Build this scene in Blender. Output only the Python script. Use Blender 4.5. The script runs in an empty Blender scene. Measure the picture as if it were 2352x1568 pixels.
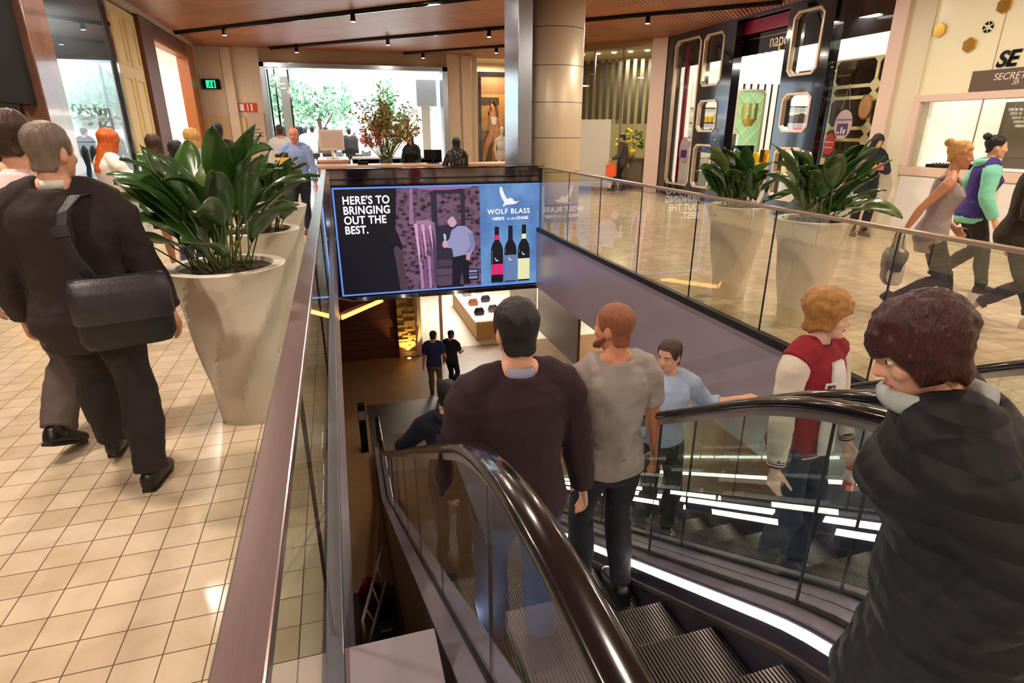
import bpy, bmesh, math, random
from mathutils import Vector, Matrix, Quaternion, noise
random.seed(7)
sc = bpy.context.scene
C = sc.collection
PI = math.pi
R = math.radians
V = Vector

# ------------------------------------------------------------------ camera, world, big lights, exposure
cam = bpy.data.cameras.new('camera')
cam.sensor_width = 36.0
cam.lens = 36.0 * 1331 / 2352
cam.clip_start = 0.02
cam.clip_end = 300
camo = bpy.data.objects.new('camera', cam)
C.objects.link(camo)
camo.location = (0, 0, 1.7)
camo.rotation_euler = (R(70), 0, R(-16.4))
sc.camera = camo

world = bpy.data.worlds.new('daylight')
sc.world = world
world.use_nodes = True
world.node_tree.nodes['Background'].inputs[0].default_value = (0.72, 0.86, 1.0, 1)
world.node_tree.nodes['Background'].inputs[1].default_value = 4.5

sc.view_settings.view_transform = 'Standard'
sc.view_settings.look = 'None'
sc.view_settings.exposure = 0.0
sc.view_settings.gamma = 1.0
sc.view_settings.use_curve_mapping = False
sc.cycles.max_bounces = 7
sc.cycles.diffuse_bounces = 3
sc.cycles.glossy_bounces = 4
sc.cycles.transmission_bounces = 4
sc.cycles.transparent_max_bounces = 20
sc.cycles.caustics_reflective = False
sc.cycles.caustics_refractive = False
sc.cycles.sample_clamp_indirect = 4.0
sc.cycles.use_adaptive_sampling = True
sc.cycles.adaptive_threshold = 0.02

CEIL = 4.05
LOW = -4.5
SOFF = -1.12

def light(kind, name, loc, energy, col, size=0.3, rot=(0, 0, 0), **kw):
    l = bpy.data.lights.new(name, kind)
    l.energy = energy
    l.color = col
    if kind == 'AREA':
        l.shape = kw.get('shape', 'DISK')
        l.size = size
        if 'size_y' in kw: l.size_y = kw['size_y']
        if 'spread' in kw: l.spread = kw['spread']
    elif kind == 'SPOT':
        l.spot_size = kw.get('spot', R(80)); l.spot_blend = 0.6; l.shadow_soft_size = size
    elif kind == 'SUN':
        l.angle = size
    else:
        l.shadow_soft_size = size
    o = bpy.data.objects.new(name, l)
    C.objects.link(o)
    o.location = loc
    o.rotation_euler = rot
    return o

WARM = (1.0, 0.855, 0.705)
light('SUN', 'sun', (0, 40, 20), 13.0, (1, 0.95, 0.85), R(1), (R(40), R(15), 0))
# recessed ceiling lamps of the upper floor
for (x, y, e) in [(-2.1, -3.5, 150), (1.6, -3.5, 150), (5.6, -3.5, 110), (-2.3, -0.3, 170), (5.8, 0.2, 140),
                  (-2.4, 3.3, 150), (1.7, 3.0, 60), (6.4, 3.2, 150), (-2.2, 6.8, 150), (1.7, 7.2, 90), (6.3, 6.6, 150),
                  (-2.2, 10.4, 140), (1.9, 12.6, 140), (6.6, 10.2, 130), (-1.8, 16.7, 120), (2.2, 17.2, 110), (6.4, 14.0, 120)]:
    light('AREA', 'ceiling_lamp', (x, y, CEIL - 0.03), e * 0.72, WARM, 0.28)
# lower floor lamps under the slab
for (x, y, e) in [(2.4, 10.6, 45), (6.6, 9.5, 30), (-2.0, 9.5, 10), (5.0, 13.5, 35), (8.5, 12.5, 45)]:
    light('AREA', 'lower_lamp', (x, y, SOFF - 0.05), e * 0.55, (1, 0.74, 0.48), 0.4)
light('AREA', 'lower_shop_lamp', (4.3, 19.6, SOFF - 0.1), 420, (1, 0.93, 0.80), 2.6)
light('AREA', 'lower_side_lamp', (9.0, 15.0, SOFF - 0.1), 300, (1, 0.9, 0.72), 1.6)

# ------------------------------------------------------------------ materials
def lin(c):
    return tuple(((v / 255) / 12.92 if v / 255 <= 0.04045 else ((v / 255 + 0.055) / 1.055) ** 2.4) for v in c) + (1,)

def mat(name, col, rough=0.5, metal=0.0, noise_amt=0.0, nscale=8.0, bump=0.0, bscale=60.0, emit=None, estr=0.0, aniso=0.0, coat=0.0, stretch=None, spec=None, trans=0.0):
    m = bpy.data.materials.new(name)
    m.use_nodes = True
    nt = m.node_tree
    b = nt.nodes['Principled BSDF']
    c = lin(col)
    b.inputs['Base Color'].default_value = c
    b.inputs['Roughness'].default_value = rough
    b.inputs['Metallic'].default_value = metal
    if aniso: b.inputs['Anisotropic'].default_value = aniso
    if coat: b.inputs['Coat Weight'].default_value = coat
    if spec is not None: b.inputs['Specular IOR Level'].default_value = spec
    if emit:
        b.inputs['Emission Color'].default_value = lin(emit)
        b.inputs['Emission Strength'].default_value = estr
    tc = nt.nodes.new('ShaderNodeTexCoord')
    src = tc.outputs['Object']
    if stretch:
        mp = nt.nodes.new('ShaderNodeMapping')
        mp.inputs['Scale'].default_value = stretch
        nt.links.new(src, mp.inputs[0]); src = mp.outputs[0]
    if noise_amt:
        n = nt.nodes.new('ShaderNodeTexNoise')
        n.inputs['Scale'].default_value = nscale
        n.inputs['Detail'].default_value = 4
        nt.links.new(src, n.inputs['Vector'])
        mx = nt.nodes.new('ShaderNodeMix'); mx.data_type = 'RGBA'
        mx.inputs[6].default_value = tuple(max(0, v * (1 - noise_amt)) for v in c[:3]) + (1,)
        mx.inputs[7].default_value = tuple(min(1, v * (1 + noise_amt)) for v in c[:3]) + (1,)
        nt.links.new(n.outputs['Fac'], mx.inputs[0])
        nt.links.new(mx.outputs[2], b.inputs['Base Color'])
    if bump:
        n2 = nt.nodes.new('ShaderNodeTexNoise')
        n2.inputs['Scale'].default_value = bscale
        n2.inputs['Detail'].default_value = 3
        nt.links.new(src, n2.inputs['Vector'])
        bp = nt.nodes.new('ShaderNodeBump')
        bp.inputs['Strength'].default_value = bump
        bp.inputs['Distance'].default_value = 0.01
        nt.links.new(n2.outputs['Fac'], bp.inputs['Height'])
        nt.links.new(bp.outputs[0], b.inputs['Normal'])
    return m

def glass(name, tint=(0.93, 0.97, 0.95), refl=1.0, frost=0.0, ior=1.7):
    m = bpy.data.materials.new(name)
    m.use_nodes = True
    nt = m.node_tree
    nt.nodes.remove(nt.nodes['Principled BSDF'])
    out = nt.nodes['Material Output']
    t = nt.nodes.new('ShaderNodeBsdfTransparent'); t.inputs[0].default_value = tint + (1,)
    g = nt.nodes.new('ShaderNodeBsdfGlossy'); g.inputs['Roughness'].default_value = 0.0 if not frost else 0.25
    g.inputs[0].default_value = (refl, refl, refl, 1)
    f0 = nt.nodes.new('ShaderNodeFresnel'); f0.inputs[0].default_value = ior
    ge = nt.nodes.new('ShaderNodeNewGeometry')
    sb = nt.nodes.new('ShaderNodeMath'); sb.operation = 'SUBTRACT'; sb.inputs[0].default_value = 1.0
    nt.links.new(ge.outputs['Backfacing'], sb.inputs[1])
    f = nt.nodes.new('ShaderNodeMath'); f.operation = 'MULTIPLY'          # one pane reflects once, on the side that is seen
    nt.links.new(f0.outputs[0], f.inputs[0]); nt.links.new(sb.outputs[0], f.inputs[1])
    mx = nt.nodes.new('ShaderNodeMixShader')
    nt.links.new(f.outputs[0], mx.inputs[0]); nt.links.new(t.outputs[0], mx.inputs[1]); nt.links.new(g.outputs[0], mx.inputs[2])
    src = mx.outputs[0]
    if frost:
        d = nt.nodes.new('ShaderNodeBsdfDiffuse'); d.inputs[0].default_value = (0.72, 0.70, 0.62, 1)
        m2 = nt.nodes.new('ShaderNodeMixShader'); m2.inputs[0].default_value = frost
        nt.links.new(src, m2.inputs[1]); nt.links.new(d.outputs[0], m2.inputs[2]); src = m2.outputs[0]
    nt.links.new(src, out.inputs[0])
    return m

def emis(name, col, strength=1.0):
    m = bpy.data.materials.new(name)
    m.use_nodes = True
    nt = m.node_tree
    b = nt.nodes['Principled BSDF']
    b.inputs['Base Color'].default_value = (0.01, 0.01, 0.01, 1)
    b.inputs['Roughness'].default_value = 0.35
    b.inputs['Emission Color'].default_value = lin(col)
    b.inputs['Emission Strength'].default_value = strength
    return m

def nd(nt, t, **kw):
    n = nt.nodes.new(t)
    for k, v in kw.items(): setattr(n, k, v)
    return n

def math_node(nt, op, a, b=None):
    n = nd(nt, 'ShaderNodeMath', operation=op)
    for i, v in enumerate((a, b)):
        if v is None: continue
        if isinstance(v, (int, float)): n.inputs[i].default_value = v
        else: nt.links.new(v, n.inputs[i])
    return n.outputs[0]

def grid_mask(nt, coord, period, offset, width):
    """1 on the joint lines of a one-dimensional grid"""
    a = math_node(nt, 'ADD', coord, -offset + width / 2 + 1000 * period)
    a = math_node(nt, 'MODULO', a, period)
    return math_node(nt, 'LESS_THAN', a, width)

def tile_mat(name, base, joint, period, ox, oy, width, rough=0.16):
    m = mat(name, base, rough, noise_amt=0.0)
    nt = m.node_tree; b = nt.nodes['Principled BSDF']
    g = nd(nt, 'ShaderNodeNewGeometry')
    s = nd(nt, 'ShaderNodeSeparateXYZ'); nt.links.new(g.outputs['Position'], s.inputs[0])
    mx_ = math_node(nt, 'MAXIMUM', grid_mask(nt, s.outputs[0], period, ox, width), grid_mask(nt, s.outputs[1], period, oy, width))
    # marble veining and a slight change from tile to tile
    n = nd(nt, 'ShaderNodeTexNoise'); n.inputs['Scale'].default_value = 3.2; n.inputs['Detail'].default_value = 7; n.inputs['Distortion'].default_value = 1.6
    nt.links.new(g.outputs['Position'], n.inputs['Vector'])
    sn = nd(nt, 'ShaderNodeVectorMath', operation='SNAP'); sn.inputs[1].default_value = (period, period, 50)
    ad = nd(nt, 'ShaderNodeVectorMath', operation='ADD'); ad.inputs[1].default_value = (100 * period - ox, 100 * period - oy, 25)
    nt.links.new(g.outputs['Position'], ad.inputs[0]); nt.links.new(ad.outputs[0], sn.inputs[0])
    wn = nd(nt, 'ShaderNodeTexWhiteNoise'); nt.links.new(sn.outputs[0], wn.inputs['Vector'])
    k = math_node(nt, 'ADD', math_node(nt, 'MULTIPLY', n.outputs['Fac'], 0.75), math_node(nt, 'MULTIPLY', wn.outputs['Value'], 0.25))
    cr = nd(nt, 'ShaderNodeValToRGB')
    c = lin(base)
    cr.color_ramp.elements[0].position = 0.3; cr.color_ramp.elements[0].color = (c[0] * 0.78, c[1] * 0.74, c[2] * 0.68, 1)
    cr.color_ramp.elements[1].position = 0.62; cr.color_ramp.elements[1].color = c
    nt.links.new(k, cr.inputs[0])
    mix = nd(nt, 'ShaderNodeMix', data_type='RGBA')
    nt.links.new(mx_, mix.inputs[0]); nt.links.new(cr.outputs[0], mix.inputs[6]); mix.inputs[7].default_value = lin(joint)
    nt.links.new(mix.outputs[2], b.inputs['Base Color'])
    r = math_node(nt, 'ADD', rough, math_node(nt, 'MULTIPLY', mx_, 0.5))
    nt.links.new(r, b.inputs['Roughness'])
    return m

def wood_ceiling_mat():
    m = mat('ceiling_wood', (150, 82, 48), 0.42)
    nt = m.node_tree; b = nt.nodes['Principled BSDF']
    g = nd(nt, 'ShaderNodeNewGeometry')
    rot = nd(nt, 'ShaderNodeVectorRotate', rotation_type='Z_AXIS'); rot.inputs['Angle'].default_value = R(45)
    nt.links.new(g.outputs['Position'], rot.inputs['Vector'])
    s = nd(nt, 'ShaderNodeSeparateXYZ'); nt.links.new(rot.outputs[0], s.inputs[0])
    u, v = s.outputs[0], s.outputs[1]          # v runs along the slats, u along the light channels
    wid, leng = 0.9, 1.8
    # staggered panels
    row = math_node(nt, 'FLOOR', math_node(nt, 'DIVIDE', math_node(nt, 'ADD', v, 90.0), wid))
    us = math_node(nt, 'ADD', math_node(nt, 'ADD', u, 180.0), math_node(nt, 'MULTIPLY', math_node(nt, 'MODULO', row, 2.0), leng / 2))
    col = math_node(nt, 'FLOOR', math_node(nt, 'DIVIDE', us, leng))
    cmb = nd(nt, 'ShaderNodeCombineXYZ'); nt.links.new(row, cmb.inputs[0]); nt.links.new(col, cmb.inputs[1])
    wn = nd(nt, 'ShaderNodeTexWhiteNoise'); nt.links.new(cmb.outputs[0], wn.inputs['Vector'])
    jl = math_node(nt, 'MAXIMUM', math_node(nt, 'LESS_THAN', math_node(nt, 'MODULO', math_node(nt, 'ADD', v, 90.0), wid), 0.018),
                   math_node(nt, 'LESS_THAN', math_node(nt, 'MODULO', us, leng), 0.018))
    slat = math_node(nt, 'LESS_THAN', math_node(nt, 'MODULO', math_node(nt, 'ADD', u, 90.0), 0.085), 0.034)
    ribbed = math_node(nt, 'GREATER_THAN', wn.outputs['Value'], 0.45)
    fine = math_node(nt, 'LESS_THAN', math_node(nt, 'MODULO', math_node(nt, 'ADD', v, 90.0), 0.045), 0.008)
    dark = math_node(nt, 'MAXIMUM', jl, math_node(nt, 'MULTIPLY', slat, ribbed))
    dark = math_node(nt, 'MAXIMUM', dark, math_node(nt, 'MULTIPLY', math_node(nt, 'MULTIPLY', fine, 0.55), math_node(nt, 'SUBTRACT', 1.0, ribbed)))
    mp = nd(nt, 'ShaderNodeMapping'); mp.inputs['Scale'].default_value = (1.2, 14, 1); nt.links.new(rot.outputs[0], mp.inputs[0])
    n = nd(nt, 'ShaderNodeTexNoise'); n.inputs['Scale'].default_value = 2.0; n.inputs['Detail'].default_value = 5; nt.links.new(mp.outputs[0], n.inputs['Vector'])
    k = math_node(nt, 'ADD', math_node(nt, 'MULTIPLY', n.outputs['Fac'], 0.6), math_node(nt, 'MULTIPLY', wn.outputs['Value'], 0.4))
    cr = nd(nt, 'ShaderNodeValToRGB')
    cr.color_ramp.elements[0].position = 0.25; cr.color_ramp.elements[0].color = lin((136, 70, 42))
    cr.color_ramp.elements[1].position = 0.75; cr.color_ramp.elements[1].color = lin((198, 122, 78))
    nt.links.new(k, cr.inputs[0])
    mix = nd(nt, 'ShaderNodeMix', data_type='RGBA'); nt.links.new(dark, mix.inputs[0]); nt.links.new(cr.outputs[0], mix.inputs[6])
    mix.inputs[7].default_value = lin((34, 17, 12))
    nt.links.new(mix.outputs[2], b.inputs['Base Color'])
    bp = nd(nt, 'ShaderNodeBump'); bp.invert = True; bp.inputs['Strength'].default_value = 0.5; bp.inputs['Distance'].default_value = 0.02
    nt.links.new(dark, bp.inputs['Height']); nt.links.new(bp.outputs[0], b.inputs['Normal'])
    return m

def plank_mat(name, base, dark, period, axis=2):
    m = mat(name, base, 0.4)
    nt = m.node_tree; b = nt.nodes['Principled BSDF']
    g = nd(nt, 'ShaderNodeNewGeometry'); s = nd(nt, 'ShaderNodeSeparateXYZ'); nt.links.new(g.outputs['Position'], s.inputs[0])
    j = grid_mask(nt, s.outputs[axis], period, 0, min(period * 0.07, 0.02))
    fl = math_node(nt, 'FLOOR', math_node(nt, 'DIVIDE', math_node(nt, 'ADD', s.outputs[axis], 100 * period), period))
    wn = nd(nt, 'ShaderNodeTexWhiteNoise', noise_dimensions='1D'); nt.links.new(fl, wn.inputs['W'])
    mp = nd(nt, 'ShaderNodeMapping'); mp.inputs['Scale'].default_value = (2, 2, 30) if axis == 2 else (30, 2, 2); nt.links.new(g.outputs['Position'], mp.inputs[0])
    n = nd(nt, 'ShaderNodeTexNoise'); n.inputs['Scale'].default_value = 1.5; n.inputs['Detail'].default_value = 5; nt.links.new(mp.outputs[0], n.inputs['Vector'])
    k = math_node(nt, 'ADD', math_node(nt, 'MULTIPLY', n.outputs['Fac'], 0.6), math_node(nt, 'MULTIPLY', wn.outputs['Value'], 0.4))
    cr = nd(nt, 'ShaderNodeValToRGB'); cr.color_ramp.elements[0].color = lin(dark); cr.color_ramp.elements[1].color = lin(base)
    nt.links.new(k, cr.inputs[0])
    mix = nd(nt, 'ShaderNodeMix', data_type='RGBA'); nt.links.new(j, mix.inputs[0]); nt.links.new(cr.outputs[0], mix.inputs[6]); mix.inputs[7].default_value = lin((20, 9, 7))
    nt.links.new(mix.outputs[2], b.inputs['Base Color'])
    return m

def brushed(name, col, rough=0.28, axis=(3, 3, 90), lines=None, metal=0.82):
    m = mat(name, col, rough, metal, noise_amt=0.12, nscale=4, stretch=axis)
    if lines:
        nt = m.node_tree; b = nt.nodes['Principled BSDF']
        g = nd(nt, 'ShaderNodeNewGeometry'); s = nd(nt, 'ShaderNodeSeparateXYZ'); nt.links.new(g.outputs['Position'], s.inputs[0])
        j = grid_mask(nt, s.outputs[2], lines[0], lines[1], 0.012)
        src = b.inputs['Base Color'].links[0].from_socket
        mix = nd(nt, 'ShaderNodeMix', data_type='RGBA'); nt.links.new(j, mix.inputs[0]); nt.links.new(src, mix.inputs[6]); mix.inputs[7].default_value = (0.08, 0.07, 0.06, 1)
        nt.links.new(mix.outputs[2], b.inputs['Base Color'])
    return m

M = {}
M['tile'] = tile_mat('floor_marble', (226, 206, 178), (96, 66, 46), 0.15, 0.02, 0.14, 0.0045)
M['low_floor'] = mat('lower_stone', (150, 116, 84), 0.38, noise_amt=0.25, nscale=5, bump=0.05)
M['ceil'] = wood_ceiling_mat()
M['fascia'] = mat('fascia_paint', (180, 164, 176), 0.30, 0.30, noise_amt=0.06, nscale=2)
M['soffit'] = mat('soffit_paint', (96, 82, 74), 0.6)
M['steel'] = brushed('brushed_steel', (190, 184, 182), 0.26)
M['steel_rail'] = brushed('rail_steel', (176, 158, 158), 0.24, (60, 1, 60))
M['column_steel'] = brushed('column_steel', (232, 216, 188), 0.45, (30, 30, 1.2), (0.62, 0.33), 0.35)
M['blade_steel'] = brushed('blade_steel', (170, 178, 190), 0.22, (30, 30, 1.2))
M['wall_steel'] = brushed('wall_steel', (206, 184, 160), 0.42, (3, 3, 1.0), None, 0.45)
M['chrome'] = mat('chrome', (200, 200, 205), 0.07, 1.0)
M['dark_chrome'] = mat('dark_chrome', (92, 88, 96), 0.08, 1.0)
M['glass'] = glass('clear_glass', ior=2.0)
M['glass_warm'] = glass('balustrade_glass', (0.95, 0.95, 0.88), ior=2.8)
M['shop_glass'] = glass('shop_glass', (0.9, 0.92, 0.9))
M['frost'] = glass('frosted_glass', (0.9, 0.9, 0.85), 1.0, 0.75)
M['seam'] = mat('dark_seam', (30, 26, 30), 0.5)
M['rubber'] = mat('handrail_rubber', (24, 20, 22), 0.14, coat=0.5)
M['esc_deck'] = mat('escalator_deck', (186, 176, 196), 0.24, 0.55, noise_amt=0.08, nscale=3)
M['skirt'] = mat('escalator_skirt', (92, 86, 104), 0.28, 0.8)
M['step'] = mat('step_metal', (92, 84, 80), 0.42, 0.85, noise_amt=0.3, nscale=9)
M['step_dark'] = mat('step_riser', (46, 42, 42), 0.5, 0.8)
M['brush'] = mat('skirt_brush', (60, 52, 44), 0.8, bump=0.6, bscale=200)
M['led'] = emis('led_strip', (255, 240, 225), 14)
M['truss'] = mat('truss_cladding', (58, 52, 58), 0.35, 0.6)
M['white'] = mat('white_paint', (236, 230, 222), 0.4)
M['white_gloss'] = mat('white_gloss', (240, 236, 230), 0.15)
M['planter'] = mat('planter_shell', (246, 234, 214), 0.38, noise_amt=0.03, nscale=3)
M['soil'] = mat('potting_soil', (52, 36, 26), 0.9, noise_amt=0.5, nscale=40, bump=1.0, bscale=50)
M['leaf'] = mat('leaf_green', (52, 88, 34), 0.3, noise_amt=0.4, nscale=6, coat=0.25)
M['leaf_pale'] = mat('leaf_pale', (92, 112, 48), 0.36, noise_amt=0.35, nscale=6)
M['stem'] = mat('leaf_stem', (92, 104, 50), 0.5)
M['black'] = mat('black_lacquer', (16, 14, 18), 0.10, coat=0.5)
M['black_matte'] = mat('black_matte', (13, 12, 12), 0.7, spec=0.15)
M['dark_wall'] = mat('dark_wall', (30, 24, 22), 0.5)
M['gold_frame'] = mat('champagne_frame', (214, 190, 164), 0.3, 0.5)
M['magenta'] = mat('magenta_band', (150, 0, 66), 0.35)
M['pink_wall'] = mat('pink_pillar', (226, 200, 184), 0.45)
M['cream'] = mat('cream_panel', (232, 204, 140), 0.5)
M['orange_wood'] = plank_mat('orange_timber', (176, 100, 44), (140, 74, 32), 30.0)
M['brown_wood'] = plank_mat('brown_timber', (108, 60, 34), (78, 40, 22), 30.0)
M['red_wood'] = plank_mat('cladding_timber', (112, 52, 34), (66, 26, 20), 0.30)
M['pale_wood'] = mat('pale_timber', (216, 170, 104), 0.45, noise_amt=0.15, nscale=4, stretch=(2, 2, 20))
M['counter'] = mat('counter_stone', (206, 160, 132), 0.3, noise_amt=0.1)
M['lit_white'] = mat('lit_white', (250, 244, 232), 0.5, emit=(255, 244, 224), estr=0.55)  # white surface with a glow of its own in place of lamplight
M['shop_panel'] = emis('shop_light_panel', (255, 246, 226), 1.8)
M['lamp'] = emis('lamp_lens', (255, 236, 200), 22)
M['ivory'] = mat('ivory_lattice', (240, 226, 178), 0.4)
M['yellow'] = mat('yellow_card', (240, 200, 30), 0.45)
M['orange_card'] = mat('orange_card', (240, 96, 40), 0.45)
M['red_card'] = mat('red_card', (206, 44, 40), 0.45)
M['blue_card'] = mat('blue_card', (40, 90, 200), 0.45)
M['pink_card'] = mat('pink_card', (232, 120, 150), 0.45)
M['lilac_card'] = mat('lilac_card', (226, 196, 208), 0.45)
M['purple_card'] = mat('purple_card', (96, 44, 120), 0.45)
M['grey_panel'] = mat('grey_panel', (112, 98, 88), 0.4)
M['green_panel'] = mat('green_panel', (160, 212, 156), 0.4)
M['gold'] = mat('gold_metal', (222, 178, 84), 0.25, 1.0)
M['ladder'] = mat('white_tube', (222, 204, 184), 0.4)
M['stone'] = mat('stacked_stone', (176, 136, 76), 0.75, noise_amt=0.45, nscale=9, bump=1.0, bscale=14)
M['tan'] = mat('tan_leather', (150, 92, 56), 0.5)

# ------------------------------------------------------------------ mesh helpers
class MB:
    def __init__(s): s.v = []; s.f = []
    def add(s, vs, fs):
        n = len(s.v); s.v += [tuple(v) for v in vs]; s.f += [tuple(i + n for i in f) for f in fs]; return s
    def box(s, x0, x1, y0, y1, z0, z1):
        return s.add([(x0, y0, z0), (x1, y0, z0), (x1, y1, z0), (x0, y1, z0), (x0, y0, z1), (x1, y0, z1), (x1, y1, z1), (x0, y1, z1)],
                     [(0, 3, 2, 1), (4, 5, 6, 7), (0, 1, 5, 4), (1, 2, 6, 5), (2, 3, 7, 6), (3, 0, 4, 7)])
    def cbox(s, c, sx, sy, sz, rot=0.0):
        m = Matrix.Rotation(rot, 3, 'Z')
        vs = [V(c) + m @ V((x * sx / 2, y * sy / 2, z * sz / 2)) for z in (-1, 1) for (x, y) in ((-1, -1), (1, -1), (1, 1), (-1, 1))]
        return s.add(vs, [(0, 3, 2, 1), (4, 5, 6, 7), (0, 1, 5, 4), (1, 2, 6, 5), (2, 3, 7, 6), (3, 0, 4, 7)])
    def beam(s, a, b, w, h, up=(0, 0, 1)):
        a, b = V(a), V(b); d = (b - a).normalized(); u = d.cross(V(up)).normalized(); n = u.cross(d)
        vs = [p + u * (i * w / 2) + n * (j * h / 2) for p in (a, b) for (i, j) in ((-1, -1), (1, -1), (1, 1), (-1, 1))]
        return s.add(vs, [(0, 1, 2, 3), (7, 6, 5, 4), (0, 4, 5, 1), (1, 5, 6, 2), (2, 6, 7, 3), (3, 7, 4, 0)])
    def prism(s, poly, o, u, v, n):
        """2D polygon in the (u, v) frame at o, thickened along n"""
        o, u, v, n = V(o), V(u), V(v), V(n); k = len(poly)
        a = [o + u * p[0] + v * p[1] for p in poly]; b = [p + n for p in a]
        return s.add(a + b, [tuple(range(k)), tuple(range(2 * k - 1, k - 1, -1))] + [(i, (i + 1) % k, (i + 1) % k + k, i + k)[::-1] for i in range(k)])
    def ring(s, outer, inner, o, u, v, n):
        """a frame between two polygons with the same number of points"""
        o, u, v, n = V(o), V(u), V(v), V(n); k = len(outer)
        P = [o + u * p[0] + v * p[1] for p in outer] + [o + u * p[0] + v * p[1] for p in inner]
        Q = [p + n for p in P]; fs = []
        for i in range(k):
            j = (i + 1) % k
            fs += [(i, j, k + j, k + i), (2 * k + i, 3 * k + i, 3 * k + j, 2 * k + j), (i, 2 * k + i, 2 * k + j, j), (k + i, k + j, 3 * k + j, 3 * k + i)]
        return s.add(P + Q, fs)
    def loft(s, secs, n=12, cap=True, power=1.0, closed=False):
        """secs: (centre, u, v, ru, rv)"""
        vs = []; fs = []
        for (c, u, v, ru, rv) in secs:
            c, u, v = V(c), V(u), V(v)
            for i in range(n):
                a = 2 * PI * i / n; ca, sa = math.cos(a), math.sin(a)
                if power != 1.0:
                    ca = math.copysign(abs(ca) ** power, ca); sa = math.copysign(abs(sa) ** power, sa)
                vs.append(c + u * (ru * ca) + v * (rv * sa))
        k = len(secs)
        for j in range(k if closed else k - 1):
            for i in range(n):
                i2 = (i + 1) % n; j2 = (j + 1) % k
                fs.append((j * n + i, j * n + i2, j2 * n + i2, j2 * n + i))
        if cap and not closed:
            fs.append(tuple(range(n - 1, -1, -1))); fs.append(tuple((k - 1) * n + i for i in range(n)))
        return s.add(vs, fs)
    def tube(s, pts, r, n=8, cap=True):
        pts = [V(p) for p in pts]; rs = r if isinstance(r, (list, tuple)) else [r] * len(pts)
        secs = []; u = None
        for i, p in enumerate(pts):
            d = (pts[min(i + 1, len(pts) - 1)] - pts[max(i - 1, 0)]).normalized()
            if u is None:
                u = d.orthogonal().normalized()
            else:
                u = (u - d * u.dot(d)).normalized()
            secs.append((p, u, d.cross(u), rs[i], rs[i]))
        return s.loft(secs, n, cap)
    def ell(s, c, rx, ry, rz, n=14, m=9, rot=None):
        c = V(c); secs = []
        U, W, Z = V((1, 0, 0)), V((0, 1, 0)), V((0, 0, 1))
        if rot is not None: U, W, Z = rot @ U, rot @ W, rot @ Z
        for j in range(m):
            t = -PI / 2 + PI * (j + 0.5) / m * 0.999
            t = -PI / 2 + 0.06 + (PI - 0.12) * j / (m - 1)
            secs.append((c + Z * (rz * math.sin(t)), U, W, rx * math.cos(t), ry * math.cos(t)))
        return s.loft(secs, n)
    def build(s, name, m=None, parent=None, smooth=False, bevel=0.0, kind=None, local=False):
        me = bpy.data.meshes.new(name)
        me.from_pydata(s.v, [], s.f); me.update()
        bm = bmesh.new(); bm.from_mesh(me); bmesh.ops.recalc_face_normals(bm, faces=bm.faces); bm.to_mesh(me); bm.free()
        if smooth: me.polygons.foreach_set('use_smooth', [True] * len(me.polygons))
        if m: me.materials.append(M[m] if isinstance(m, str) else m)
        o = bpy.data.objects.new(name, me); C.objects.link(o)
        if parent: attach(o, parent, local)
        if bevel:
            b = o.modifiers.new('edge', 'BEVEL'); b.width = bevel; b.segments = 2; b.limit_method = 'ANGLE'
        if kind: o['kind'] = kind
        return o

def wm(o):
    m = Matrix.LocRotScale(o.location, o.rotation_euler, o.scale)
    return wm(o.parent) @ o.matrix_parent_inverse @ m if o.parent else m

def attach(o, parent, local=False):
    """geometry built in world coordinates keeps its place under its thing"""
    o.parent = parent
    if not local: o.matrix_parent_inverse = wm(parent).inverted()

def tag(o, label, cat, group=None):
    o['label'] = label; o['category'] = cat
    if group: o['group'] = group
    return o

def empty(name, loc=(0, 0, 0), rz=0.0):
    o = bpy.data.objects.new(name, None); C.objects.link(o); o.location = loc; o.rotation_euler = (0, 0, rz)
    o.empty_display_size = 0.1
    return o

def struct(o): o['kind'] = 'structure'; return o

def copy_tree(o, parent=None):
    c = o.copy(); C.objects.link(c)
    if parent:
        c.parent = parent; c.matrix_parent_inverse = o.matrix_parent_inverse.copy()
    for ch in list(o.children): copy_tree(ch, c)
    return c

TEXTS = []
def text(name, body, o, u, v, size, m, parent=None, depth=0.004, align='LEFT', bold=0.0, shear=0.0, sx=1.0, spacing=1.0):
    cu = bpy.data.curves.new(name, 'FONT')
    cu.body = body; cu.size = size; cu.extrude = depth / 2; cu.offset = bold; cu.align_x = align; cu.shear = shear; cu.space_character = spacing
    u, v = V(u), V(v); n = u.cross(v)
    t = bpy.data.objects.new(name, cu); C.objects.link(t)
    t.matrix_world = Matrix(((u.x * sx, v.x, n.x, o[0]), (u.y * sx, v.y, n.y, o[1]), (u.z * sx, v.z, n.z, o[2]), (0, 0, 0, 1)))
    TEXTS.append((t, m, parent))
    return t

def finish_texts():
    bpy.context.view_layer.update()
    dg = bpy.context.evaluated_depsgraph_get()
    done = []
    for t, m, parent in TEXTS:
        me = bpy.data.meshes.new_from_object(t.evaluated_get(dg)); me.transform(t.matrix_world)
        me.materials.clear(); me.materials.append(M[m] if isinstance(m, str) else m)
        done.append((t.name, me, parent, t))
    for nm, me, parent, t in done:
        bpy.data.objects.remove(t)
        nm = nm.split('.')[0]
        o = bpy.data.objects.new(nm, me); C.objects.link(o)
        if parent: attach(o, parent)
X_, Y_, Z_ = V((1, 0, 0)), V((0, 1, 0)), V((0, 0, 1))
def octo(w, h, c, x=0.0, y=0.0):
    return [(x + c, y), (x + w - c, y), (x + w, y + c), (x + w, y + h - c), (x + w - c, y + h), (x + c, y + h), (x, y + h - c), (x, y + c)]
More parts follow.
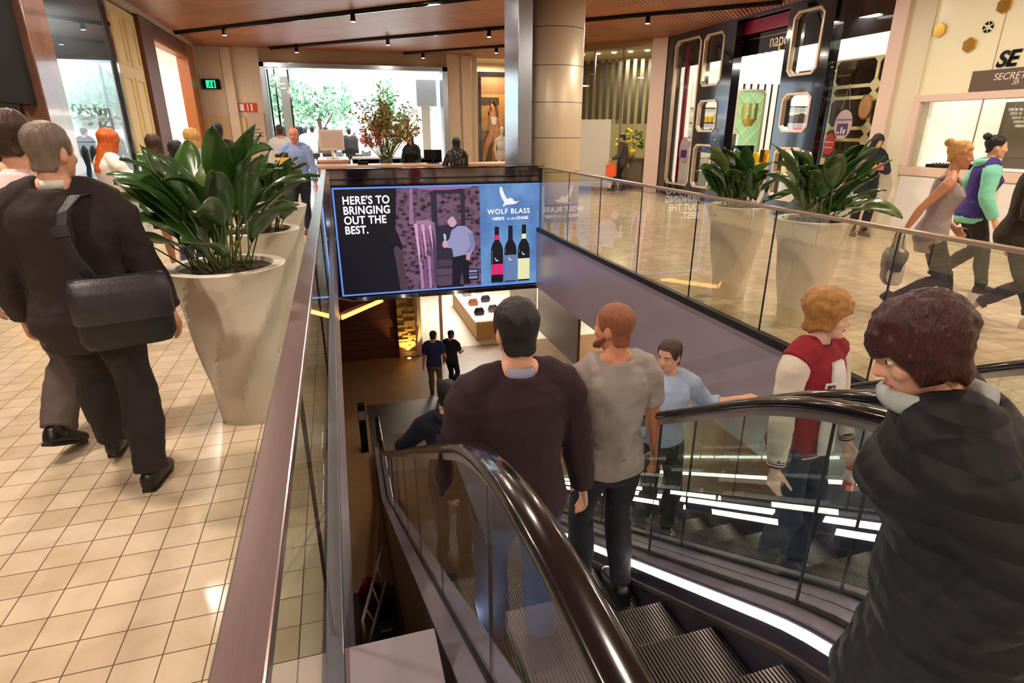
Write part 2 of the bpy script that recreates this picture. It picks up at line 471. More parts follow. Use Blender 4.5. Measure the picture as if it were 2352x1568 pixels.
# ------------------------------------------------------------------ the building: floors, slab, ceiling, walls
def plan(mb, z0, z1, far=10.3):
    mb.box(-9, -0.15, -9, far, z0, z1); mb.box(3.51, 16, -9, far, z0, z1)
    mb.box(-9, 16, far, 26, z0, z1); mb.box(-0.15, 3.51, -9, 0.4, z0, z1)
    return mb
struct(plan(MB(), -0.06, 0.0).build('floor', 'tile'))
struct(plan(MB(), SOFF, -0.061, 10.34).build('trim_1', 'fascia'))          # the edge of the slab round the void
struct(MB().box(-9, 16, 1.0, 30, LOW - 0.2, LOW).build('floor_lower', 'low_floor'))
struct(MB().box(-4.1, 9.05, -9, 21, CEIL, CEIL + 0.1).build('ceiling', 'ceil'))
# landing pits beside the escalators
struct(MB().box(-0.13, 0.19, 0.4, 1.66, -0.10, -0.02).box(3.05, 3.50, 0.4, 1.66, -0.10, -0.02).build('trim_2', 'fascia', bevel=0.004))
struct(MB().box(-9, 16, -9.2, -9, -0.06, CEIL).build('wall_back', mat('rear_wall', (150, 128, 104), 0.7)))
struct(MB().box(-9, 16, 0.8, 1.0, LOW, SOFF).build('wall_lower_near', 'soffit'))
struct(MB().box(-9.2, -9, -9, 30, LOW, CEIL).build('wall_left', 'dark_wall'))
struct(MB().box(16, 16.2, -9, 30, LOW, CEIL).build('wall_right', 'dark_wall'))
struct(MB().box(-9, 16, 26, 26.2, LOW, SOFF).build('wall_lower_far', mat('lower_far_paint', (240, 230, 214), 0.6)))
struct(MB().box(-9, -4.1, -9, 20.9, CEIL, CEIL + 0.1).box(9.05, 16, -9, 20.9, CEIL, CEIL + 0.1).build('ceiling_shops', 'dark_wall'))
struct(MB().box(-3.95, -3.55, 10.5, 20.9, CEIL - 0.08, CEIL - 0.001).build('trim_3', mat('cove_trim', (176, 160, 150), 0.5)))

# light channels across the ceiling, at 45 degrees to the void
def channel(a, b, spots):
    r = empty('ceiling_light_channel', (a[0], a[1], CEIL))
    MB().beam((a[0], a[1], CEIL - 0.02), (b[0], b[1], CEIL - 0.02), 0.16, 0.036).build('channel', 'black_matte', r)
    MB().beam((a[0], a[1], CEIL - 0.055), (b[0], b[1], CEIL - 0.055), 0.03, 0.03).build('track', 'dark_chrome', r)
    A, B = V((a[0], a[1], 0)), V((b[0], b[1], 0))
    for t in spots:
        p = A.lerp(B, t)
        h = MB().loft([((p.x, p.y, CEIL - 0.06), X_, Y_, 0.045, 0.045), ((p.x, p.y, CEIL - 0.20), X_, Y_, 0.055, 0.055)], 14).build('spotlight', 'black_matte', r, True)
        MB().loft([((p.x, p.y, CEIL - 0.201), X_, Y_, 0.045, 0.045), ((p.x, p.y, CEIL - 0.206), X_, Y_, 0.045, 0.045)], 14).build('lens', 'lamp', h)
    return r
tag(channel((-3.6, 18.25), (3.3, 11.6), (0.2, 0.62)), 'dark light channel in the timber ceiling, from the cream shopfront to the steel column', 'ceiling light', 'ceiling light channels')
tag(channel((-1.5, 20.61), (4.9, 14.45), (0.12, 0.5, 0.85)), 'dark light channel in the timber ceiling nearest the street entrance', 'ceiling light', 'ceiling light channels')
tag(channel((5.2, 14.1), (8.6, 10.75), (0.45,)), 'dark light channel in the ceiling beside the black shopfront', 'ceiling light', 'ceiling light channels')
tag(channel((2.5, 20.75), (6.9, 16.4), (0.12, 0.55)), 'short dark light channel over the poster shop', 'ceiling light', 'ceiling light channels')
for i, (x, y, lb) in enumerate([(3.05, 20.35, 'bright round downlight above the right end of the street entrance'), (-1.0, 20.4, 'bright round downlight above the left end of the street entrance')]):
    r = empty('downlight', (x, y, CEIL))
    MB().loft([((x, y, CEIL), X_, Y_, 0.10, 0.10), ((x, y, CEIL - 0.02), X_, Y_, 0.095, 0.095)], 18).build('trim_ring', 'white', r)
    MB().loft([((x, y, CEIL - 0.0205), X_, Y_, 0.07, 0.07), ((x, y, CEIL - 0.026), X_, Y_, 0.07, 0.07)], 18).build('lens', 'lamp', r)
    tag(r, lb, 'ceiling light')

# ---- left shopfronts, plane x = -3.7
struct(MB().box(-3.9, -3.7, -9, 9.75, 2.02, CEIL).build('wall_left_bulkhead', 'black_matte'))
struct(MB().box(-6.6, -6.5, -9, 9.75, 0, CEIL).build('wall_left_shop', mat('dim_shop_wall', (120, 96, 66), 0.6)))
struct(MB().box(-9, -3.9, 9.75, 9.85, 0, CEIL).build('wall_left_cross', 'dark_wall'))
o = MB().box(-3.95, -3.62, 9.8, 10.55, 0, CEIL).build('column_1', mat('brown_marble', (120, 88, 74), 0.12, noise_amt=0.5, nscale=2.5, coat=0.4), bevel=0.02); struct(o)
r = empty('display_stand', (-4.3, 9.2, 0))
MB().box(-4.5, -4.1, 9.0, 9.4, 0, 0.5).build('plinth', 'white', r, bevel=0.01)
MB().box(-4.32, -4.28, 9.02, 9.38, 0.5, 1.98).build('panel', 'yellow', r)
tag(r, 'tall yellow display panel inside the dark shop at the far left', 'display')
r = empty('poster_stand', (-4.0, 9.5, 0))
MB().box(-4.03, -3.98, 9.47, 9.72, 0, 0.9).build('leg', 'white', r)
MB().box(-4.02, -3.99, 9.42, 9.74, 0.9, 1.95).build('poster', 'white', r)
MB().box(-3.989, -3.986, 9.43, 9.73, 1.6, 1.94).build('printed_band', 'orange_card', r)
tag(r, 'white poster stand with an orange band beside the marble column', 'poster')
light('AREA', 'left_shop_lamp', (-4.6, 8.4, 3.4), 60, (1, 0.85, 0.5), 0.5)
# underwear shop with glass front
struct(MB().box(-3.71, -3.69, 10.6, 13.3, 0.08, 3.92).build('window_1', 'shop_glass'))
struct(MB().box(-3.76, -3.64, 13.28, 13.40, 0, 3.95).box(-3.74, -3.66, 10.55, 13.3, 0, 0.08).box(-3.74, -3.66, 10.55, 13.3, 3.92, CEIL).build('window_1_frame', 'chrome'))
struct(MB().box(-9, -3.72, 13.25, 13.35, 0, 2.9).build('wall_left_white', mat('cool_white', (214, 228, 240), 0.5)))
struct(MB().box(-9, -3.72, 13.25, 13.35, 2.9, CEIL).box(-6.9, -6.8, 9.85, 13.3, 0, CEIL).build('wall_left_dark', 'dark_wall'))
light('AREA', 'left_window_lamp', (-5.0, 12.4, 3.8), 130, (0.86, 0.95, 1.0), 1.2)
r = empty('shop_sign', (-4.3, 13.2, 2.0))
text('lettering', 'Calvin Klein', (-4.48, 13.15, 1.96), X_, Z_, 0.28, 'grey_panel', r, 0.05, sx=0.44)
text('lettering', 'underwear', (-4.38, 13.2, 1.79), X_, Z_, 0.12, 'grey_panel', r, 0.02, sx=0.75)
tag(r, 'grey raised shop lettering on the cool white wall behind glass', 'sign')
r = empty('clothes_rail', (-4.5, 12.9, 0))
MB().tube([(-5.0, 12.95, 0), (-5.0, 12.95, 1.5), (-4.0, 12.95, 1.5), (-4.0, 12.95, 0)], 0.014, 8).build('rail', 'chrome', r)
for k in range(7):
    x = -4.93 + 0.14 * k
    MB().loft([((x, 12.95, 1.44), X_, Y_, 0.012, 0.04), ((x, 12.95, 1.36), X_, Y_, 0.03, 0.17), ((x, 12.95, 0.75), X_, Y_, 0.035, 0.16)], 10).build('garment', 'dark_wall' if k % 3 else 'grey_panel', r, True)
tag(r, 'rail of dark clothes under the shop sign behind glass', 'clothes rail')
# cream panelled wall
r = MB().box(-3.85, -3.68, 13.42, 15.2, 0, 3.92).build('wall_left_cream', 'cream'); struct(r)
mb = MB()
for (y0, y1, z0, z1) in [(13.6, 14.2, 0.3, 2.7), (14.4, 15.0, 0.3, 2.7), (13.6, 14.2, 2.9, 3.75), (14.4, 15.0, 2.9, 3.75)]:
    mb.ring([(y0, z0), (y1, z0), (y1, z1), (y0, z1)], [(y0 + .05, z0 + .05), (y1 - .05, z0 + .05), (y1 - .05, z1 - .05), (y0 + .05, z1 - .05)], (-3.68, 0, 0), Y_, Z_, V((0.025, 0, 0)))
struct(mb.build('trim_4', 'cream'))
# timber portal
struct(MB().box(-3.9, -3.6, 15.22, 16.2, 0, 3.95).box(-3.9, -3.6, 16.2, 19.6, 3.68, 3.95).build('door_1_frame', 'brown_wood', bevel=0.01))
struct(MB().box(-3.9, -3.6, 19.6, 20.4, 0, 3.95).box(-3.88, -3.62, 16.2, 19.6, 3.60, 3.68).build('door_1_lining', 'orange_wood', bevel=0.01))
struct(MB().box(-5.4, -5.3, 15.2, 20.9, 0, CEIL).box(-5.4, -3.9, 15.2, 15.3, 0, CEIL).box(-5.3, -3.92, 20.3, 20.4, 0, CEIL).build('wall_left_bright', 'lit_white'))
light('AREA', 'left_portal_lamp', (-4.6, 17.8, 3.9), 110, (1, 0.93, 0.82), 1.0)
struct(MB().box(-3.9, -3.6, 20.4, 20.95, 0, CEIL).build('wall_left_end', 'wall_steel'))

# ---- far wall, plane y = 20.9, with the street entrance
struct(MB().box(-3.9, -1.9, 20.9, 21.1, 0, CEIL).box(3.9, 4.92, 20.9, 21.1, 0, CEIL).box(6.35, 6.6, 18.0, 21.1, 0, CEIL).build('wall_far', 'wall_steel'))
struct(MB().box(-2.95, -2.65, 20.72, 20.9, 0, CEIL).box(4.35, 4.7, 20.72, 20.9, 0, CEIL).build('column_2', 'wall_steel', bevel=0.03))
struct(MB().box(-3.6, -2.5, 20.83, 20.9, 0.0, 2.1).build('door_2', mat('beige_door', (206, 178, 130), 0.5), bevel=0.01))
struct(MB().box(-2.42, -1.95, 20.84, 20.9, 0.0, 2.2).build('door_3', mat('steel_door', (190, 164, 142), 0.4), bevel=0.01))
struct(MB().box(-1.9, 3.9, 20.9, 21.4, 3.66, CEIL).build('wall_far_header', mat('header_paint', (150, 122, 96), 0.5)))
mb = MB()
for (x0, x1, z0, z1) in [(-1.9, -1.76, 0, 3.66), (3.72, 3.9, 0, 3.66), (-1.9, 3.9, 3.52, 3.66)]:
    mb.box(x0, x1, 20.78, 21.4, z0, z1)
struct(mb.build('door_4_frame', 'blade_steel', bevel=0.01))
struct(MB().box(-1.74, -1.06, 21.2, 21.22, 0.05, 3.5).build('door_4', 'shop_glass'))
mb = MB()
for x in (-1.72, -1.52, -1.12): mb.box(x - 0.025, x + 0.025, 21.18, 21.24, 0, 3.5)
struct(mb.build('door_4_rail', 'dark_chrome'))
struct(MB().box(-1.45, -1.15, 22.0, 22.3, 0, 4.2).build('column_3', 'white_gloss'))
struct(MB().box(3.0, 3.7, 22.0, 30, 2.5, 5).build('wall_outer_canopy', mat('canopy_grey', (200, 206, 212), 0.5)))
struct(MB().box(3.2, 3.5, 22.4, 22.75, 0, 2.5).box(3.2, 3.5, 25.4, 25.8, 0, 2.5).build('column_4', 'white_gloss'))
struct(MB().box(-60, 60, 26, 90, -0.25, -0.02).box(-9, 16, 26, 26.01, -0.06, -0.02).build('pavement', mat('pavement', (196, 196, 194), 0.8, noise_amt=0.15, nscale=2)))
# exit sign, red fire sign, lettering
r = empty('exit_sign', (-3.3, 20.78, 3.0))
MB().box(-3.56, -3.06, 20.74, 20.82, 2.87, 3.15).build('housing', 'black_matte', r, bevel=0.008)
MB().box(-3.44, -3.18, 20.735, 20.741, 2.90, 3.11).build('sign_face', emis('exit_green', (30, 214, 150), 1.6), r)
mb = MB()
mb.ell((-3.33, 20.732, 3.06), 0.02, 0.002, 0.02).tube([(-3.33, 20.732, 3.03), (-3.34, 20.732, 2.98), (-3.38, 20.732, 2.93)], 0.012, 6).tube([(-3.34, 20.732, 2.98), (-3.30, 20.732, 2.95), (-3.30, 20.732, 2.92)], 0.011, 6).tube([(-3.38, 20.732, 3.01), (-3.28, 20.732, 3.0)], 0.009, 6)
mb.box(-3.26, -3.21, 20.730, 20.734, 2.92, 3.08)
mb.build('pictogram', 'dark_wall', r)
tag(r, 'small green exit sign in a black housing on the steel wall', 'sign')
r = empty('fire_sign', (-2.38, 20.88, 2.35))
MB().box(-2.66, -2.12, 20.86, 20.9, 2.24, 2.50).build('plate', 'red_card', r)
mb = MB().box(-2.62, -2.50, 20.85, 20.86, 2.27, 2.47).box(-2.30, -2.25, 20.85, 20.86, 2.27, 2.47)
mb.box(-2.40, -2.37, 20.85, 20.86, 2.27, 2.47)
mb.build('pictogram', 'white', r)
tag(r, 'red and white fire sign left of the street entrance', 'sign')
r = empty('wall_notice', (-2.3, 20.83, 1.65))
MB().box(-2.41, -1.97, 20.834, 20.838, 1.42, 1.80).build('plate', mat('notice_plate', (196, 170, 148), 0.4), r)
for k, (w, z) in enumerate([(0.14, 1.71), (0.30, 1.61), (0.28, 1.51)]):
    mb = MB(); x = -2.19 - w / 2
    while x < -2.19 + w / 2:
        ww = random.uniform(0.015, 0.03); mb.box(x, x + ww, 20.83, 20.834, z, z + 0.04); x += ww + 0.012
    mb.build('printed_line', 'dark_wall', r)
tag(r, 'small notice of three dark lines on the steel door', 'sign')

# ---- poster shop right of the entrance
struct(MB().box(4.92, 6.35, 22.4, 22.5, 0, CEIL).box(4.85, 4.92, 21.1, 22.5, 0, CEIL).box(6.35, 6.42, 21.1, 22.5, 0, CEIL).box(4.92, 6.35, 21.0, 22.5, 3.98, CEIL).build('wall_poster_shop', mat('warm_white', (236, 214, 182), 0.5)))
struct(MB().box(4.94, 6.33, 20.92, 20.94, 0.05, 3.95).build('window_2', 'shop_glass'))
light('AREA', 'poster_lamp', (5.6, 21.3, 3.9), 190, (1, 0.86, 0.66), 0.6)
r = empty('framed_poster', (5.65, 21.6, 0.6))
MB().ring([(5.08, 0.5), (6.22, 0.5), (6.22, 3.62), (5.08, 3.62)], [(5.20, 0.62), (6.10, 0.62), (6.10, 3.5), (5.20, 3.5)], (0, 21.5, 0), X_, Z_, V((0, 0.08, 0))).build('frame', 'black', r)
MB().box(5.2, 6.1, 21.54, 21.57, 0.62, 3.5).build('print', mat('poster_brown', (120, 84, 54), 0.4), r)
mb = MB().box(5.2, 6.1, 21.53, 21.538, 1.7, 2.9); mb.build('printed_room', mat('poster_wall', (176, 120, 60), 0.5), r)
MB().box(5.2, 5.85, 21.522, 21.528, 2.55, 2.8).build('printed_shelf', 'dark_wall', r)
sk = mat('poster_skin', (206, 138, 92), 0.5)
f = MB()
def blob(pts, lay): f.prism(pts, (0, 21.515 - .002 * lay, 0), X_, Z_, V((0, .0015, 0)))
blob([(5.50, 1.62), (5.62, 1.50), (5.80, 1.50), (5.86, 1.66), (5.80, 1.92), (5.88, 2.22), (5.78, 2.33), (5.70, 2.37), (5.62, 2.37), (5.54, 2.32), (5.47, 2.20), (5.56, 1.92)], 0)
blob([(5.50, 1.70), (5.66, 1.62), (5.56, 1.30), (5.42, 1.05), (5.32, 0.66), (5.22, 0.66), (5.28, 1.10), (5.36, 1.40)], 1)
blob([(5.66, 1.66), (5.86, 1.66), (5.84, 1.30), (5.72, 1.02), (5.70, 0.64), (5.58, 0.64), (5.58, 1.06), (5.64, 1.36)], 2)
blob([(5.47, 2.22), (5.52, 2.10), (5.45, 1.86), (5.48, 2.52), (5.42, 2.56), (5.36, 1.88), (5.40, 1.80)], 3)
blob([(5.88, 2.22), (5.84, 2.0), (5.90, 1.76), (5.84, 1.5), (5.92, 1.5), (5.98, 1.78), (5.94, 2.1)], 4)
blob([(5.64 + 0.085 * math.cos(q), 2.54 + 0.13 * math.sin(q)) for q in [2 * PI * i / 16 for i in range(16)]], 5)
blob([(5.62, 2.30), (5.70, 2.30), (5.69, 2.45), (5.62, 2.45)], 5)
f.build('printed_woman', sk, r)
f = MB().prism([(5.52, 2.6), (5.60, 2.72), (5.72, 2.68), (5.80, 2.45), (5.84, 2.15), (5.74, 2.15), (5.70, 2.45), (5.62, 2.60)], (0, 21.505, 0), X_, Z_, V((0, .004, 0)))
f.prism([(5.52, 2.6), (5.49, 2.4), (5.47, 2.2), (5.52, 2.2), (5.545, 2.45)], (0, 21.505, 0), X_, Z_, V((0, .004, 0)))
f.build('printed_hair', 'brown_wood', r)
MB().prism([(5.58, 1.9), (5.72, 1.9), (5.76, 2.15), (5.55, 2.15)], (0, 21.503, 0), X_, Z_, V((0, .003, 0))).build('printed_top', 'white', r)
tag(r, 'tall black framed poster of a seated long-haired woman', 'poster')

# ---- shop on the diagonal behind the column, and its neighbours
d = V((-0.7071, 0.7071, 0)); nrm = V((-0.7071, -0.7071, 0)); P0 = V((8.95, 15.5, 0))
def dg_box(mb, a0, a1, t0, t1, z0, z1):
    """box along the diagonal: a along the front, t into the shop"""
    ps = [P0 + d * a - nrm * t for (a, t) in ((a0, t0), (a1, t0), (a1, t1), (a0, t1))]
    return mb.add([(p.x, p.y, z) for z in (z0, z1) for p in ps], [(0, 3, 2, 1), (4, 5, 6, 7), (0, 1, 5, 4), (1, 2, 6, 5), (2, 3, 7, 6), (3, 0, 4, 7)])
struct(dg_box(MB(), 0.0, 0.42, -0.03, 0.2, 0, CEIL).build('column_5', 'pink_wall', bevel=0.01))
struct(dg_box(MB(), 0.42, 3.7, 0.06, 0.075, 0.05, 3.86).build('window_3', 'shop_glass'))
struct(dg_box(dg_box(MB(), 0.42, 3.7, 0.0, 0.14, 3.86, CEIL), 0.42, 3.7, 0.0, 0.14, 0, 0.05).build('window_3_frame', mat('bronze_frame', (170, 146, 110), 0.3, 0.8)))
mb = MB()
for a in (1.25, 2.1, 2.9): dg_box(mb, a - 0.02, a + 0.02, 0.04, 0.1, 0.05, 3.86)
struct(mb.build('window_3_mullion', mat('bronze_mullion', (150, 130, 100), 0.3, 0.8)))
struct(dg_box(MB(), -3.0, 4.2, 3.4, 3.5, 0, CEIL).build('wall_diagonal_back', mat('khaki_wall', (150, 138, 100), 0.6)))
struct(dg_box(MB(), 3.7, 3.85, 0, 3.5, 0, CEIL).build('wall_diagonal_end', 'wall_steel'))
mb = MB()
for k in range(14): dg_box(mb, 0.5 + 0.24 * k, 0.62 + 0.24 * k, 2.0, 2.04, 1.9, 3.8)
struct(mb.build('blind_1', 'dark_wall'))
r = empty('frosted_screen', P0 + d * 1.7 + nrm * 0.35)
dg_box(MB(), 1.35, 2.35, -0.40, -0.385, 0.12, 2.0).build('pane', 'frost', r)
dg_box(MB(), 1.35, 2.35, -0.43, -0.36, 0.0, 0.12).build('foot', 'chrome', r)
tag(r, 'frosted glass screen standing right of the steel column', 'screen')
r = empty('display_table', P0 + d * 0.95 - nrm * 0.9)
dg_box(MB(), 0.6, 1.5, 0.6, 1.3, 0.85, 0.9).build('tabletop', 'dark_wall', r)
dg_box(MB(), 0.7, 1.4, 0.7, 1.2, 0.0, 0.85).build('base', 'grey_panel', r)
tag(r, 'dark display table inside the diagonal shop window', 'table')
r = empty('flower_arrangement', P0 + d * 1.1 - nrm * 0.95 + V((0, 0, 0.9)))
c = P0 + d * 1.1 - nrm * 0.95
MB().loft([((c.x, c.y, 0.9), X_, Y_, 0.07, 0.07), ((c.x, c.y, 1.15), X_, Y_, 0.11, 0.11)], 14).build('vase', 'yellow', r, True)
mb = MB(); mb2 = MB()
for k in range(60):
    a = random.uniform(0, 2 * PI); e = random.uniform(0.1, 1.4); l = random.uniform(0.25, 0.6)
    p = V((c.x + l * math.cos(a) * math.cos(e), c.y + l * math.sin(a) * math.cos(e), 1.15 + l * math.sin(e)))
    (mb if k % 3 else mb2).ell(p, 0.05, 0.05, 0.035, 8, 5)
mb.build('foliage', 'leaf', r); mb2.build('blossom', 'yellow', r)
tag(r, 'yellow and green flowers in a yellow vase on the dark table', 'flowers')
r = empty('paper_bag', P0 + d * 1.28 + nrm * 0.16)
dg_box(MB(), 1.09, 1.39, -0.52, -0.42, 0.44, 0.77).build('bag_body', 'orange_card', r)
pa = P0 + d * 1.17 + nrm * 0.47; pb = P0 + d * 1.31 + nrm * 0.47
MB().tube([(pa.x, pa.y, 0.77), (pa.x, pa.y, 0.87), (pb.x, pb.y, 0.87), (pb.x, pb.y, 0.77)], 0.008, 6).build('handle', 'orange_card', r)
tag(r, 'orange paper carrier bag carried past the diagonal shop', 'bag')
lp = P0 + d * 1.6 - nrm * 1.5
light('AREA', 'diagonal_shop_lamp', (lp.x, lp.y, 3.8), 330, (1, 0.86, 0.55), 0.7)
mb = MB()
for k in range(5):
    p = P0 + d * (0.8 + 0.5 * k) - nrm * 0.8
    mb.loft([((p.x, p.y, 3.86), X_, Y_, 0.06, 0.06), ((p.x, p.y, 3.84), X_, Y_, 0.06, 0.06)], 12)
struct(mb.build('ceiling_downlights', 'lamp'))
struct(dg_box(MB(), 0.1, 3.7, 0.3, 3.4, 3.865, 3.9).build('ceiling_diagonal_shop', mat('pale_shop_ceiling', (226, 214, 180), 0.6)))

# ---- black cosmetics shop, plane x = 8.95
XS = 8.95
cols = [(15.10, 15.5, []), (13.90, 15.10, [(0.30, 3.90)]), (13.79, 13.90, []), (12.97, 13.79, [(0.31, 1.38), (1.66, 2.41), (2.71, 3.88)]), (12.57, 12.97, []),
        (10.77, 10.92, []), (9.96, 10.77, [(0.31, 1.38), (1.66, 2.41), (2.71, 3.88)]), (9.72, 9.96, [])]
mb = MB(); fr = MB(); gl = MB()
for (y0, y1, holes) in cols:
    z = 0.0
    for (a, b) in holes:
        mb.box(XS, XS + 0.22, y0, y1, z, a); z = b
        w, h = y1 - y0, b - a
        cc = 0.11
        fr.ring(octo(w, h, cc, y0, a), octo(w - 0.10, h - 0.10, cc * 0.8, y0 + 0.05, a + 0.05), (XS - 0.02, 0, 0), Y_, Z_, V((0.10, 0, 0)))
        for (sy, sz, p) in ((0, 0, (1, 1)), (1, 0, (-1, 1)), (1, 1, (-1, -1)), (0, 1, (1, -1))):
            cy, cz = y0 + w * sy, a + h * sz
            mb.prism([(cy, cz), (cy + p[0] * cc, cz), (cy, cz + p[1] * cc)], (XS, 0, 0), Y_, Z_, V((0.22, 0, 0)))
        gl.box(XS + 0.09, XS + 0.10, y0 + 0.03, y1 - 0.03, a + 0.03, b - 0.03)
    mb.box(XS, XS + 0.22, y0, y1, z, CEIL)
struct(mb.build('wall_black_shopfront', 'black'))
struct(fr.build('window_4_frame', 'gold_frame', bevel=0.008))
struct(gl.build('window_4', 'shop_glass'))
struct(MB().box(XS + 0.02, XS + 0.10, 8.40, 9.72, 0, 0.1).box(XS + 0.02, XS + 0.1, 8.4, 9.72, 3.9, CEIL).box(XS, XS + 0.2, 10.92, 12.57, 4.0, CEIL).build('window_5_frame', 'black'))
struct(MB().box(XS + 0.05, XS + 0.06, 8.40, 9.72, 0.1, 3.9).build('window_5', 'shop_glass'))
struct(MB().box(XS + 0.32, XS + 0.4, 8.4, 15.5, 3.3, CEIL).build('wall_black_header', 'black'))
struct(MB().box(XS + 0.22, XS + 0.26, 10.92, 12.57, 3.72, 3.98).box(XS + 0.3, XS + 0.36, 14.9, 15.05, 0.3, 3.9).build('trim_5', 'magenta'))
struct(MB().box(XS + 0.4, XS + 4.2, 8.4, 15.5, 3.3, 3.36).build('ceiling_black_shop', 'shop_panel'))
struct(MB().box(XS + 4.2, XS + 4.3, 8.1, 15.5, 0, CEIL).box(XS + 0.22, XS + 4.2, 15.4, 15.5, 0, CEIL).build('wall_black_shop_back', mat('shop_black', (26, 22, 24), 0.4)))
mb = MB(); x = XS + 0.4
while x < XS + 4.1:
    mb.box(x, x + 0.12, 15.34, 15.4, 0, 2.95); x += 0.235
mb.box(XS + 0.3, XS + 4.2, 15.3, 15.4, 2.95, 3.3)
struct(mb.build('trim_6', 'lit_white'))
light('AREA', 'lattice_fill_light', (XS + 0.3, 9.3, 3.6), 45, (1, 0.92, 0.75), 0.4)  # added light, only there to brighten the ivory lattice
light('AREA', 'cosmetics_lamp', (XS + 1.6, 11.0, 3.27), 170, (1, 0.93, 0.8), 1.6)
r = empty('shop_sign_cosmetics', (XS + 0.85, 11.4, 3.2))
text('lettering', 'napoc', (XS + 0.30, 11.76, 3.38), -Y_, Z_, 0.36, 'gold_frame', r, 0.05, sx=0.85)
text('lettering', '|', (XS + 0.30, 11.22, 3.20), -Y_, Z_, 0.22, 'white', r, 0.03, bold=0.006)
text('lettering', 'PER', (XS + 0.30, 11.13, 3.22), -Y_, Z_, 0.14, 'white', r, 0.03, bold=0.004)
MB().tube([(XS + 0.33, 10.95, 3.62), (XS + 0.33, 12.5, 3.62)], 0.012, 6).build('bracket', 'gold_frame', r)
tag(r, 'shop sign of thin champagne letters hanging in the black shop entrance', 'sign')
mb = MB()
for y in (11.55, 12.0): mb.loft([((XS + 0.5, y, 3.70), X_, Y_, 0.07, 0.07), ((XS + 0.5, y, 3.68), X_, Y_, 0.07, 0.07)], 12)
struct(mb.build('ceiling_spot', 'lamp'))
# green and gold panel on a stand in the shop
r = empty('display_stand', (11.4, 15.0, 0))
MB().ring(octo(0.95, 2.0, 0.12, 10.92, 0.78), octo(0.85, 1.9, 0.10, 10.97, 0.83), (0, 14.95, 0), X_, Z_, V((0, 0.06, 0))).build('frame', 'gold_frame', r)
MB().box(10.96, 11.83, 14.98, 15.0, 0.82, 2.74).build('backing', 'green_panel', r)
mb = MB()
for k in range(-2, 6):
    for s_ in (1, -1):
        x0, x1 = (10.98, 11.81) if s_ > 0 else (11.81, 10.98)
        za, zb = 0.6 + 0.4 * k, 1.4 + 0.4 * k
        t0 = max(0, (0.84 - za) / 0.8); t1 = min(1, (2.72 - za) / 0.8)
        if t1 > t0 + 0.05: mb.beam((x0 + (x1 - x0) * t0, 14.972, za + 0.8 * t0), (x0 + (x1 - x0) * t1, 14.972, za + 0.8 * t1), 0.025, 0.012)
mb.build('lattice', 'white', r)
mb = MB()
for x in (11.16, 11.36, 11.56): mb.box(x, x + 0.08, 14.95, 14.965, 2.0, 2.42)
mb.prism([(11.16, 2.0), (11.64, 2.0), (11.5, 1.82), (11.30, 1.82)], (0, 14.95, 0), X_, Z_, V((0, 0.015, 0)))
mb.build('emblem', 'gold', r)
MB().box(10.9, 11.9, 14.9, 15.1, 0, 0.78).build('plinth', 'white', r)
tag(r, 'tall green and gold lattice panel before black and white stripes', 'display')
r = empty('tester_stand', (9.6, 13.0, 0))
MB().box(9.45, 9.95, 12.72, 13.42, 0, 1.36).build('cabinet', 'black', r, bevel=0.01)
MB().box(9.43, 9.47, 12.76, 13.38, 1.36, 1.62).build('header', 'white', r)
for row in (1.12, 0.80):
    mb = MB()
    for k in range(8): mb.loft([((9.43, 12.79 + 0.08 * k, row), X_, Y_, 0.014, 0.014), ((9.43, 12.79 + 0.08 * k, row + 0.15), X_, Y_, 0.014, 0.014)], 8)
    o_ = mb.build('bottles', 'chrome', r); o_['kind'] = 'stuff'
tag(r, 'black tester stand with two rows of bottles in the shop entrance', 'display')
r = empty('sales_table', (9.9, 11.9, 0))
MB().box(9.6, 10.3, 11.3, 12.5, 0.80, 0.98).build('tabletop', 'yellow', r, bevel=0.01)
MB().box(9.7, 10.2, 11.4, 12.4, 0, 0.80).build('base', 'white', r)
tag(r, 'yellow topped sales table in the black shop entrance', 'table')
specs = [(9.75, 12.3, 0.22, 'yellow'), (9.75, 12.05, 0.3, 'gold'), (9.75, 11.8, 0.2, 'yellow'), (10.05, 11.6, 0.34, 'white')]
names = ['small yellow box at the far end of the yellow sales table', 'gold box second from the far end of the yellow sales table', 'small yellow box near the front of the yellow sales table', 'tall white box on the yellow sales table']
for (x, y, h, m_), lb in zip(specs, names):
    tag(MB().box(x - 0.08, x + 0.08, y - 0.08, y + 0.08, 0.981, 0.98 + h).build('cosmetics_box', m_, bevel=0.006), lb, 'box', 'boxes on the yellow sales table')
# shelves facing the entrance, seen through the octagonal windows
def shelf_unit(x0, x1, y, mats, label):
    r = empty('shelf_unit', ((x0 + x1) / 2, y, 0))
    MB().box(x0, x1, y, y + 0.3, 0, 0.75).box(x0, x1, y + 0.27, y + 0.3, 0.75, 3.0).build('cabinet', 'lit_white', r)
    mb = MB()
    for z in (1.12, 1.50, 1.88, 2.26): mb.box(x0, x1, y, y + 0.28, z, z + 0.03)
    mb.build('shelf', 'black', r)
    for k, z in enumerate((0.75, 1.15, 1.53, 1.91)):
        x = x0 + 0.03
        mb = MB()
        while x < x1 - 0.14:
            w = random.uniform(0.08, 0.16); mb.box(x, x + w, y + 0.04, y + 0.16, z, z + random.uniform(0.14, 0.26)); x += w + 0.02
        o_ = mb.build('boxes', mats[k % len(mats)], r); o_['kind'] = 'stuff'
    tag(r, label, 'shelf')
shelf_unit(11.3, 12.3, 13.4, ['gold', 'yellow', 'pink_card'], 'lit shelf of gold boxes behind the octagonal windows nearest the jeweller')
shelf_unit(9.62, 10.55, 14.9, ['yellow', 'blue_card', 'blue_card'], 'lit shelf of yellow and blue boxes behind the far octagonal windows')
r = empty('display_counter', (XS + 0.6, 14.5, 0))
